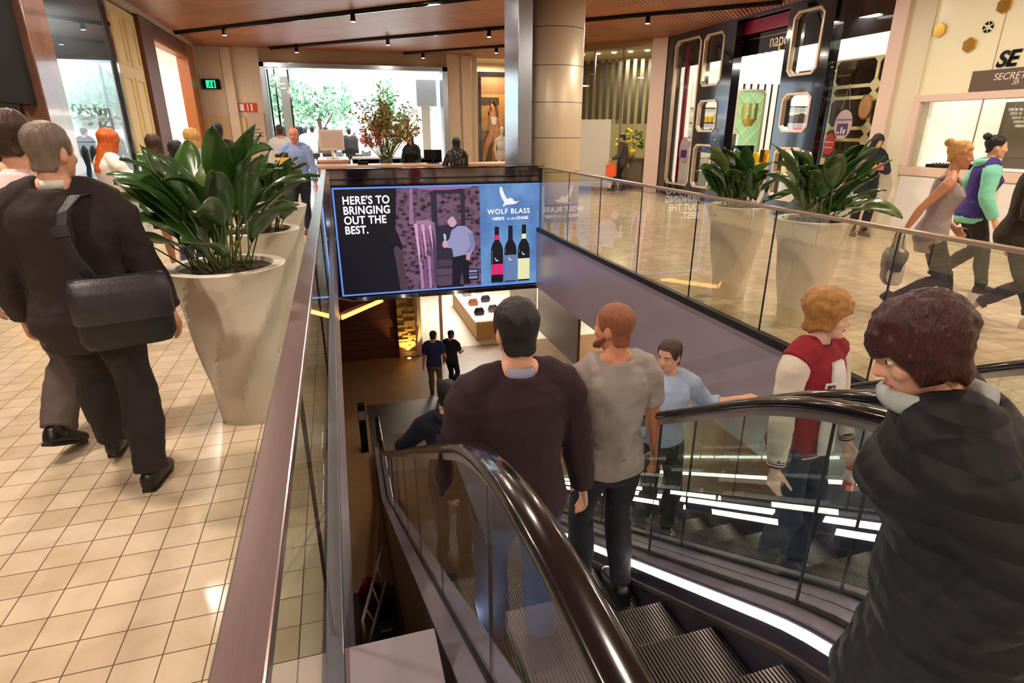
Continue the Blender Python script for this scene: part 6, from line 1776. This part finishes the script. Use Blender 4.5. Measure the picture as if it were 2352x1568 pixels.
# shoppers on the left, behind the big plant
person('person with red hair in a white blouse looking at a phone, on the left', (-2.24, 7.2, 0), R(-48), 1.72, dict(sex='f', lh=(-.10, .30, 1.18), rh=(.10, .32, 1.20), head=(6, 16, 0), lpole=(-1, -.5, -1), rpole=(1, -.5, -1), lpalm=(.6, -.3, .8), rpalm=(-.6, -.3, .8)),
    PALE, .011, ('long', ('ginger', (206, 98, 30)), .022, .7), ('blouse', 'white_blouse', (240, 232, 220), dict(infl=.022, sleeve=1.6, hem=.92)), ('trousers', 'black_trousers', (24, 20, 22)), face=True)
b, r_ = person('person with long brown hair, dark jacket and black and white backpack, on the left', (-1.98, 7.95, 0), R(-6), 1.66, dict(sex='f', lf=(-.09, .16, 0, 0), rf=(.09, -.14, .02, 20), head=(0, 4, 0)),
    FAIR, .012, ('long', BR, .02, .8), ('jacket', 'plum_jacket', (50, 36, 42), dict(infl=.024, hem=.86)), ('skirt', 'dark_shorts', (38, 32, 34), dict(hem=.62)))
br = soft_bag((-1.98, 7.78, 1.02), R(-6), .30, .16, .42, cloth('pack_black', (30, 28, 30)), 'black and white backpack worn by the person with long brown hair', 'backpack')
for nm, zz in (('white_patch', .34), ('white_band', .02)):
    MB().box(-.09, .09, -.088, -.075, zz, zz + .06).build(nm, cloth('pack_white', (226, 220, 214)), br, local=True)
MB().tube([(-.08, -.085, .28), (-.1, -.1, .18), (0, -.105, .10), (.1, -.1, .18), (.08, -.085, .28)], .012, 7).build('white_cord', cloth('pack_white', (226, 220, 214)), br, True, local=True)
person('person with black hair in a purple top and jeans, half hidden by the big plant', (-1.62, 7.35, 0), R(8), 1.60, dict(sex='f', lf=(-.09, -.12, .02, 18), rf=(.09, .18, 0, 0)),
    ASIA, .013, ('bob', BK, .02), ('top', 'purple_top', (58, 36, 48), dict(infl=.022, hem=.80)), ('trousers', 'blue_jeans', (52, 70, 112)))
person('person with blonde hair and a grey blue top behind the big plant', (-1.70, 8.6, 0), R(-20), 1.72, dict(sex='f', head=(20, 4, 0)),
    FAIR, .012, ('bob', ('blonde', (206, 156, 84)), .026), ('top', 'grey_blue_top', (150, 152, 168), dict(infl=.02)), ('trousers', 'black_trousers', (24, 20, 22)))
person('person with cropped dark hair in a dark jacket, farthest back by the beige door', (-1.64, 10.2, 0), R(4), 1.82, dict(rf=(.1, .2, 0, 0), lf=(-.1, -.12, .02, 16)),
    TAN, .013, ('buzz', DK, .008), ('jacket', 'dark_jacket', (44, 36, 38), dict(infl=.03, hem=.80)), ('trousers', 'black_trousers', (24, 20, 22)))
person('person in a white shirt seen from behind, left of the bald person', (-1.06, 14.3, 0), R(2), 1.82, dict(lf=(-.1, .2, 0, 0), rf=(.1, -.12, .02, 16)),
    FAIR, .013, ('short', BR, .012), ('shirt', 'white_shirt', (236, 228, 218), dict(infl=.026)), ('trousers', 'black_trousers', (24, 20, 22)))
def bald_extra(b, root):
    pass
b, r_ = person('bald person in a light blue shirt walking towards the camera beside the balustrade', (-0.60, 11.05, 0), R(172), 1.76,
    dict(lf=(-.09, .22, 0, 0), rf=(.10, -.12, .03, 26), rh=(.06, .24, 1.14), rpole=(1, -.6, -.8), rpalm=(-.4, .5, .5), lh=(-.29, .10, .84), head=(0, 6, 0), girth=1.05),
    ('ruddy', (216, 140, 108)), .009, None, ('shirt', 'blue_shirt', (140, 160, 206), dict(infl=.022, hem=.98, collar=('blue_shirt', (140, 160, 206), .03), open=True)), ('trousers', 'navy_trousers', (28, 28, 40), dict(waist=1.06)), ('brown', (96, 60, 34)), face=True, brows=DK)
pr = empty('flower_bouquet', world_pt(r_, (.14, .24, 1.10)))
MB().loft([((-.0, 0, -.14), X_, Y_, .025, .025), ((-.01, 0, .02), X_, Y_, .075, .06), ((-.05, 0, .17), X_, Y_, .14, .10)], 16).build('wrapping', cloth('yellow_paper', (232, 160, 60), .6), pr, True, local=True)
mb = MB()
for k in range(12): mb.ell((-.05 + .08 * math.cos(k * 2.4), .06 * math.sin(k * 2.4), .18 + .02 * (k % 3)), .03, .03, .03, 8, 6)
o_ = mb.build('blossoms', cloth('dark_bloom', (60, 40, 36)), pr, True, local=True); o_['kind'] = 'stuff'
tag(pr, 'bouquet in yellow orange paper held by the bald person', 'flowers')

# at the counter
person('seated person with long black hair and a black top with white dots', (2.52, 12.72, 0), R(-4), 1.66, dict(sex='f', hips=-.05, hz=.80, lf=(-.12, .32, .30, 10), rf=(.12, .32, .30, 10), lh=(-.20, .42, 1.05), rh=(.16, .42, 1.06), lean=10, head=(8, 8, 0)),
    FAIR, .011, ('long', BK, .026, 1.0), ('blouse', 'dotted', (24, 20, 22), dict(infl=.03, sleeve=1.7, hem=.78)), ('trousers', 'black_trousers', (24, 20, 22)))
def dots(m):
    nt = m.node_tree; b_ = nt.nodes['Principled BSDF']; tc = nt.nodes.new('ShaderNodeTexCoord')
    vo = nt.nodes.new('ShaderNodeTexVoronoi'); vo.inputs['Scale'].default_value = 22; nt.links.new(tc.outputs['Object'], vo.inputs['Vector'])
    t = math_node(nt, 'LESS_THAN', vo.outputs['Distance'], .26)
    mx = nd(nt, 'ShaderNodeMix', data_type='RGBA'); mx.inputs[6].default_value = (.012, .01, .011, 1); mx.inputs[7].default_value = (.62, .55, .48, 1)
    nt.links.new(t, mx.inputs[0]); nt.links.new(mx.outputs[2], b_.inputs['Base Color'])
dots(CLOTH['dotted'])
r = empty('bar_stool', (2.52, 12.68, 0))
MB().loft([((2.52, 12.68, .66), X_, Y_, .17, .17), ((2.52, 12.68, .70), X_, Y_, .19, .19)], 20).build('seat', 'black', r, True)
MB().tube([(2.52, 12.68, .02), (2.52, 12.68, .66)], .028, 10).build('post', 'chrome', r, True)
MB().loft([((2.52, 12.68, 0), X_, Y_, .20, .20), ((2.52, 12.68, .025), X_, Y_, .18, .18)], 20).build('base', 'chrome', r, True)
MB().tube([(2.52 + .19 * math.cos(a), 12.74 + .19 * math.sin(a), .27) for a in [2 * PI * i / 18 for i in range(19)]], .012, 7).build('footrest', 'chrome', r, True)
tag(r, 'bar stool under the seated person with long black hair', 'stool')
person('person in black behind the stone counter, half hidden by the flower arrangement', (1.80, 14.55, 0), R(150), 1.62, dict(sex='f', head=(0, 14, 0), lh=(-.18, .30, 1.02), rh=(.18, .30, 1.02)),
    FAIR, .013, ('bob', BK, .016), ('top', 'black_top', (22, 18, 20), dict(infl=.022)), ('trousers', 'black_trousers', (24, 20, 22)))

# passers-by in the street outside
for (x, y, yaw, H, hc, tn, tcx, lb) in [(-0.66, 24.2, 0, 1.86, DK, 'white_shirt', (236, 228, 218), 'person in a white shirt just outside the entrance, with dark hair'),
        (-0.18, 24.0, 0, 1.84, DK, 'grey_suit', (110, 98, 92), 'person in a grey suit just outside the entrance, beside a white shirt'),
        (-1.02, 27.2, 0, 1.84, BK, 'denim_top', (120, 150, 190), 'person in a light blue top farther out in the street'),
        (0.66, 24.1, 0, 1.78, DK, 'black_top', (22, 18, 20), 'person in black outside the entrance, left of the flower arrangement'),
        (1.36, 26.4, 180, 1.80, ('red', (190, 30, 50)), 'pale_top', (206, 190, 190), 'person in a red cap out in the street'),
        (0.25, 27.5, 200, 1.74, DK, 'denim_top', (120, 150, 190), 'person in a blue top between the grey suit and the person in black')]:
    person(lb, (x, y, -0.0 if y < 26 else -.02), R(yaw), H, dict(lf=(-.1, .2, 0, 0), rf=(.1, -.14, .02, 18)), FAIR, .020, ('short', hc, .014), ('top', tn, tcx, dict(infl=.026, hem=.84)), ('trousers', 'dusk_trousers', (60, 58, 66)))

# shopper with the orange bag by the diagonal shop
sp = P0 + d * 1.02 + nrm * .22
person('dim person in dark clothes passing the diagonal shop with an orange bag', (sp.x, sp.y, 0), math.atan2(-d.x, d.y), 1.62, dict(lf=(-.09, .22, 0, 0), rf=(.09, -.16, .02, 20), head=(0, 6, 0), lh=(-.26, .24, .98), rh=(.25, -.12, .80)),
    TAN, .014, ('short', DK, .014), ('jacket', 'dusk_jacket', (70, 62, 56), dict(infl=.028, hem=.78)), ('trousers', 'black_trousers', (24, 20, 22)))

# right-hand corridor
b, r_ = person('person in a navy coat with long dark hair reading a phone by the pink pillar', (8.56, 7.98, 0), R(158), 1.66, dict(sex='f', lf=(-.09, .02, 0, 0, 10), rf=(.09, .0, 0, 0, -8), lh=(-.07, .30, 1.17), rh=(.09, .33, 1.20), lpole=(-1, -.4, -1), rpole=(1, -.4, -1), lpalm=(.5, -.3, .8), rpalm=(-.5, -.3, .8), head=(-12, 26, 0)),
    ASIA, .010, ('long', BK, .02, .8), ('coat', 'navy_coat', (28, 28, 50), dict(infl=.034, hem=.74, hood=('navy_coat', (28, 28, 50)))), ('trousers', 'navy_trousers', (28, 28, 40)), ('brown', (96, 60, 34)), face=True)
ph = empty('phone', world_pt(r_, (.01, .40, 1.22)), R(158))
o_ = MB().box(-.04, .04, -.005, .004, -.07, .07).build('case', M['pink_card'], ph, local=True); o2 = MB().box(-.035, .035, -.0065, -.005, -.062, .062).build('screen', M['black'], ph, local=True)
ph.rotation_euler = (R(-35), 0, R(158)); tag(ph, 'pink cased phone in the hands of the person in the navy coat', 'phone')
soft_bag((8.40, 8.18, .78), R(60), .34, .16, .36, cloth('pink_bag', (214, 84, 110), .5), 'pink bag beside the person in the navy coat', 'handbag', .2)
b, r_ = person('person with blonde hair in a grey vest top and black leggings, walking right', (5.20, 4.02, 0), R(-140), 1.66, dict(sex='f', lf=(-.08, .30, 0, -6), rf=(.08, -.30, .07, 42), rh=(.27, -.24, .88), lh=(-.25, .16, .90), lean=6, head=(4, 4, 0)),
    TAN, .009, ('updo', ('blonde', (206, 156, 84)), .022), ('vest_top', 'grey_vest', (156, 142, 140), dict(infl=.022, hem=.74, sleeve=0, top=1.42, shoulders=False, extra=lambda z: .04 * max(0, .95 - z))), ('trousers', 'black_leggings', (26, 22, 26), dict(infl=.006, flare=0)), face=True)
mb = MB()
for sx in (-1, 1): mb.tube([b.spine(1.38)[0] + b.rot(1) @ V((sx * .085, .10, .02)), b.nb + b.rot(1) @ V((sx * .08, .0, .01)), b.spine(1.38)[0] + b.rot(1) @ V((sx * .085, -.10, .02))], .016, 8)
o_ = mb.build('straps', CLOTH['grey_vest'], None, True); o_.parent = r_
soft_bag(world_pt(r_, (.27, -.26, .40)), R(-130), .34, .16, .30, cloth('dark_leather', (58, 48, 54), .4), 'dark leather bag swinging from the hand of the blonde person', 'handbag', .20, cloth('plum_leather', (84, 70, 78), .4))
soft_bag(world_pt(r_, (.46, -.24, .44)), R(-128), .30, .10, .30, cloth('white_tote', (214, 210, 206), .6), 'white tote bag with a navy flap beside the dark leather bag', 'tote_bag', .18, cloth('navy_flap', (40, 42, 78), .6))
b2, r2 = person('person with a dark hair bun in a purple vest over a mint hoodie', (6.62, 4.72, 0), R(-128), 1.68, dict(sex='f', lf=(-.08, -.24, .05, 34), rf=(.08, .24, 0, -4), lh=(-.26, -.08, .86), rh=(.26, .12, .86), lean=4, head=(0, 2, 0)),
    ASIA, .010, ('updo', BK, .018), ('hooded_vest', 'purple_vest', (56, 40, 116), dict(infl=.034, hem=.88, sep=('mint', (126, 206, 176)), sleeve=1.95, hood=('mint', (126, 206, 176)))), ('trousers', 'black_trousers', (24, 20, 22)), face=True)
mb = MB(); b2.torso(mb, .82, .90, .030); o_ = mb.build('hoodie_hem', CLOTH['mint'], None, True); o_.parent = r2
b, r_ = person('person with long dark hair, olive top, rolled jeans and pale sneakers', (5.66, 3.62, 0), R(-136), 1.70, dict(sex='f', lf=(-.09, .30, 0, -4), rf=(.09, -.28, .05, 36), lh=(-.20, .30, 1.02), rh=(.24, .22, .98), lpole=(-1, -.6, -.6), lean=5, head=(0, 4, 0)),
    FAIR, .009, ('long', ('dark_brown', (52, 32, 22)), .024, .9), ('top', 'olive_top', (52, 42, 30), dict(infl=.026, hem=.80, sleeve=1.3, sflare=.01)), ('trousers', 'dark_jeans', (34, 32, 40), dict(infl=.010, len=1.80, flare=0, cuffs=True)), ('pale', (226, 214, 200), 0, 1), face=True)
soft_bag(world_pt(r_, (-.30, .10, .62)), R(-120), .30, .12, .40, cloth('pink_tote', (214, 176, 164), .7), 'pale pink tote bag carried by the person in the olive top', 'tote_bag', .22)

# riders on the escalators
def tread(y):
    yn = -0.35
    while yn < y: yn += 0.4
    return min(0.0, max(LOW, smooth_nose(yn))) + 0.006
person('person in a dark maroon sweater with short dark hair, riding down nearest the camera', (0.645, 2.10, tread(2.10)), R(-2), 1.89,
    dict(lf=(-.10, .02, 0, 0), rf=(.11, -.05, 0, 0), lh=(-.26, .14, .90), rh=(.32, .08, .84), lean=2, girth=1.04, sw=.195, head=(-4, 2, 0)),
    FAIR, .0075, ('short', DK, .013), ('sweater', 'maroon_knit', (42, 19, 25), dict(infl=.026, hem=.86, collar=('pale_shirt', (150, 150, 176), .045), fold=(.14, .026))), ('trousers', 'blue_jeans', (52, 70, 112)))
def beard(b, root):
    mb = MB()
    pts = [b.hp(-.070, .012, .075), b.hp(-.064, .045, .040), b.hp(-.045, .080, .018), b.hp(0, .100, .006), b.hp(.045, .080, .018), b.hp(.064, .045, .040), b.hp(.070, .012, .075)]
    mb.tube(pts, [.006, .014, .018, .022, .018, .014, .006], 10)
    o = mb.build('beard', hairm('beard', (120, 64, 36)), None, True); o.parent = root
    d_ = o.modifiers.new('locks', 'DISPLACE'); d_.texture = foldtex(.035); d_.strength = .012; d_.texture_coords = 'LOCAL'; TOBAKE.append(o)
person('person in a grey t-shirt with cropped ginger hair and a beard, riding down', (1.235, 2.40, tread(2.40)), R(0), 1.745,
    dict(lf=(-.10, .04, 0, 0), rf=(.11, -.04, 0, 0), lh=(-.31, .0, .86), rh=(.31, .06, .86), lean=1, head=(-30, 0, 0), girth=1.0, sw=.185),
    ('ginger', (214, 146, 112)), .0075, ('buzz', ('crop', (150, 90, 60)), .006), ('t_shirt', 'grey_tee', (160, 150, 142), dict(infl=.020, hem=.86, sleeve=.66, sinfl=.020, sflare=.016, fold=(.12, .030))), ('trousers', 'ink_jeans', (24, 22, 32)), face=True, extra=beard)
y_ = 4.22
b, r_ = person('person in a navy jacket holding the left handrail lower down the escalator', (0.70, y_, tread(y_)), R(-8), 1.76,
    dict(lf=(-.10, .05, 0, 0), rf=(.10, -.05, 0, 0), lh=(-.43, .34, 1.04), rh=(.28, .12, .86), lean=8, head=(12, 10, 0)),
    FAIR, .009, ('short', DK, .014), ('jacket', 'navy_jacket', (26, 30, 46), dict(infl=.03, hem=.82, hood=('navy_jacket', (26, 30, 46)))), ('trousers', 'black_trousers', (24, 20, 22)))
bk = soft_bag(world_pt(r_, (0.02, -.20, .98)), R(-8), .30, .18, .44, cloth('navy_pack', (34, 38, 58)), 'navy backpack on the person holding the left handrail', 'backpack')
for sx in (-1, 1):
    MB().tube([(sx * .09, .10, .40), (sx * .12, .16, .47), (sx * .12, .30, .42), (sx * .13, .30, .2)], .014, 7).build('strap', cloth('navy_pack', (34, 38, 58)), bk, True, local=True)
y_ = 3.58
person('person in a light blue shirt resting one arm on the handrail of the far escalator', (2.29, y_, tread(y_)), R(178), 1.74,
    dict(lf=(-.10, .05, 0, 0), rf=(.10, -.03, 0, 0), lh=(-.56, .16, 1.28), lpole=(-.4, -.3, -1), lpalm=(0, 0, -1), rh=(.28, .12, .86), head=(62, 4, 0), side=-3),
    FAIR, .009, ('short', BR, .014), ('shirt', 'sky_shirt', (168, 186, 216), dict(infl=.024, hem=.90, sleeve=1.42, collar=('sky_shirt', (168, 186, 216), .03))), ('trousers', 'black_trousers', (24, 20, 22)), face=True, brows=DK)
y_ = 2.28
def varsity(b, root):
    p, u, v = b.spine(1.34)
    # white shirt front, knitted hem and cuffs, club badge
    q = MB(); secs = []
    for z, w in ((.90, .060), (1.0, .062), (1.12, .060), (1.24, .056), (1.36, .050), (1.43, .040)):
        p, u, v = b.spine(z); T = dict((t[0], t) for t in Body.TM)
        ry = [t for t in Body.TM if t[0] >= z][0][2]
        secs.append((p + v * (ry + .030), u, v, w * 1.2, .028))
    o = q.loft(secs, 14).build('shirt_front', cloth('white_shirt', (236, 228, 218)), None, True); o.parent = root
    q = MB(); b.torso(q, .845, .905, .034); o = q.build('knitted_hem', cloth('maroon_knit_hem', (84, 22, 34)), None, True); o.parent = root
    q = MB(); b.torso(q, .868, .876, .0352); o2 = q.build('hem_stripe', cloth('white_shirt', (236, 228, 218)), None, True); o2.parent = root
    for k in 'lr':
        for t0, t1, m_ in ((1.80, 1.98, cloth('maroon_knit_hem', (84, 22, 34))), (1.86, 1.885, CLOTH['white_shirt']), (1.91, 1.935, CLOTH['white_shirt'])):
            e = .0 if t1 - t0 > .1 else .0015
            q = MB().tube([b.elb[k].lerp(b.wri[k], t0 - 1), b.elb[k].lerp(b.wri[k], t1 - 1)], [.046 + e, .042 + e], 16).build('cuff' if e == 0 else 'cuff_stripe', m_, None, True); q.parent = root
    p, u, v = b.spine(1.30); c = p + u * .100 + v * .152; n = (v + u * .45).normalized(); uu = n.cross(Z_).normalized()
    q = MB().prism([(-.030, .040), (.030, .040), (.030, -.008), (0, -.044), (-.030, -.008)], c, -uu, Z_, n * .006).build('badge', cloth('badge_white', (220, 214, 206)), None); q.parent = root
    q = MB().prism([(-.021, .030), (.021, .030), (.021, -.006), (0, -.030), (-.021, -.006)], c + n * .006, -uu, Z_, n * .003).build('badge_field', cloth('badge_dark', (60, 40, 46)), None); q.parent = root
    q = MB().tube([c + n * .010 + Z_ * .02 - uu * .010, c + n * .010 + uu * .008 + Z_ * .008, c + n * .010 - uu * .008 - Z_ * .006, c + n * .010 + uu * .006 - Z_ * .018], .004, 6).build('badge_emblem', CLOTH['badge_white'], None); q.parent = root
    q = MB().box(-.03, .03, 0, .004, 0, .012).build('shirt_print', cloth('print_dark', (40, 36, 40)), None); pp, uu2, vv2 = b.spine(1.2); q.parent = root; q.location = pp + vv2 * .152
b, r_ = person('person with blonde fringe in a red and white varsity jacket, riding up', (2.34, y_, tread(y_)), R(-162), 1.76,
    dict(lf=(-.10, .05, 0, 0), rf=(.10, -.03, 0, 0), lh=(-.30, .12, .84), rh=(.31, .06, .86), head=(-24, 2, 0), girth=.97),
    PALE, .0075, ('fringe', ('strawberry', (182, 128, 66)), .032), ('varsity_jacket', 'red_wool', (140, 20, 40), dict(infl=.030, hem=.88, sep=('cream_sleeve', (226, 214, 196)), sleeve=1.86, sinfl=.019, collar=('maroon_knit_hem', (84, 22, 34), .03))), ('trousers', 'teal_jeans', (26, 32, 46)), face=True, brows=('browb', (120, 78, 44)), extra=varsity)
bt = empty('drink_bottle', world_pt(r_, (-.32, .17, .56)))
MB().loft([((0, 0, 0), X_, Y_, .034, .034), ((0, 0, .13), X_, Y_, .035, .035), ((0, 0, .19), X_, Y_, .016, .016), ((0, 0, .215), X_, Y_, .014, .014)], 18).build('bottle_body', cloth('orange_juice', (226, 92, 36), .2), bt, True, local=True)
MB().loft([((0, 0, .06), X_, Y_, .0365, .0365), ((0, 0, .13), X_, Y_, .0365, .0365)], 18).build('bottle_label', cloth('pale_label', (232, 214, 206), .4), bt, True, local=True)
MB().loft([((0, 0, .215), X_, Y_, .016, .016), ((0, 0, .24), X_, Y_, .016, .016)], 14).build('cap', cloth('pale_label', (232, 214, 206), .4), bt, True, local=True)
tag(bt, 'orange drink bottle in the hand of the person in the varsity jacket', 'bottle')

# person close to the camera at the lower right
def scarf(b, root):
    q = MB()
    u, v = b.rot(1) @ X_, b.rot(1) @ Y_
    q.tube([b.nb + u * (.10 * math.cos(a)) + v * (.11 * math.sin(a) + .015) + V((0, 0, .02 + .022 * math.sin(a))) for a in [2 * PI * i / 16 for i in range(17)]], .026, 10)
    o = q.build('scarf', cloth('pale_scarf', (168, 174, 172)), None, True); o.parent = root
    d_ = o.modifiers.new('folds', 'DISPLACE'); d_.texture = foldtex(.06); d_.strength = .03; d_.texture_coords = 'LOCAL'; TOBAKE.append(o)
pf = mat('cloth_puffer', (8, 8, 17), .7, noise_amt=.1, nscale=6)
nt = pf.node_tree; g_ = nd(nt, 'ShaderNodeTexCoord'); s_ = nd(nt, 'ShaderNodeSeparateXYZ'); nt.links.new(g_.outputs['Object'], s_.inputs[0])
wv = math_node(nt, 'ABSOLUTE', math_node(nt, 'SINE', math_node(nt, 'MULTIPLY', s_.outputs[2], 38)))
bp_ = nd(nt, 'ShaderNodeBump'); bp_.inputs['Strength'].default_value = .45; bp_.inputs['Distance'].default_value = .02; nt.links.new(wv, bp_.inputs['Height']); nt.links.new(bp_.outputs[0], nt.nodes['Principled BSDF'].inputs['Normal'])
person('person with dark red hair in a navy padded jacket and pale scarf, nearest the camera', (1.215, 0.70, 0.006), R(46), 1.41,
    dict(sex='f', lean=22, head=(-12, 24, 0), lh=(-.19, .06, .93), rh=(.19, .06, .93), ldir=(.6, -.1, -.8), rdir=(-.6, -.1, -.8), girth=1.2, lf=(-.09, .05, 0, 0), rf=(.09, -.1, 0, 0)),
    FAIR, .007, ('fringe', ('dark_red', (62, 20, 18)), .036), ('padded_jacket', 'puffer', (26, 24, 38), dict(infl=.062, hem=.50, sinfl=.05, fold=(.12, .02)), pf), ('trousers', 'black_trousers', (24, 20, 22)), face=True, extra=scarf)

# down on the lower floor
person('person in a navy polo shirt walking on the lower floor by the bright shop', (1.86, 13.0, LOW), R(-14), 1.74, dict(lf=(-.1, .2, 0, 0), rf=(.1, -.2, .04, 30), rh=(.27, .16, .95), head=(30, 4, 0)),
    TAN, .014, ('buzz', BK, .008), ('polo_shirt', 'navy_polo', (30, 36, 84), dict(infl=.026, sleeve=.7)), ('trousers', 'khaki_trousers', (120, 96, 70)))
person('shorter person in black on the lower floor, right of the navy polo shirt', (2.34, 13.3, LOW), R(-40), 1.60, dict(lf=(-.09, .14, 0, 0), rf=(.09, -.12, .03, 24), rh=(.16, .34, 1.06), head=(20, 4, 0)),
    TAN, .014, ('buzz', BK, .008), ('top', 'night_top', (24, 22, 36), dict(infl=.026, sleeve=.7)), ('trousers', 'night_trousers', (26, 26, 44)))
for (x, y, m_, lb) in [(-.10, 6.75, cloth('red_check', (150, 30, 36)), 'red patterned bundle beside the stair railing below'), (.04, 6.45, cloth('blue_bundle', (40, 60, 120)), 'blue bundle beside the stair railing below')]:
    tag(MB().loft([((x, y, LOW + .011), X_, Y_, .12, .12), ((x, y, LOW + .14), X_, Y_, .15, .14), ((x, y, LOW + .30), X_, Y_, .08, .08), ((x, y, LOW + .36), X_, Y_, .03, .03)], 14).build('cloth_bundle', m_, None, True), lb, 'bundle')
bake()
finish_texts()
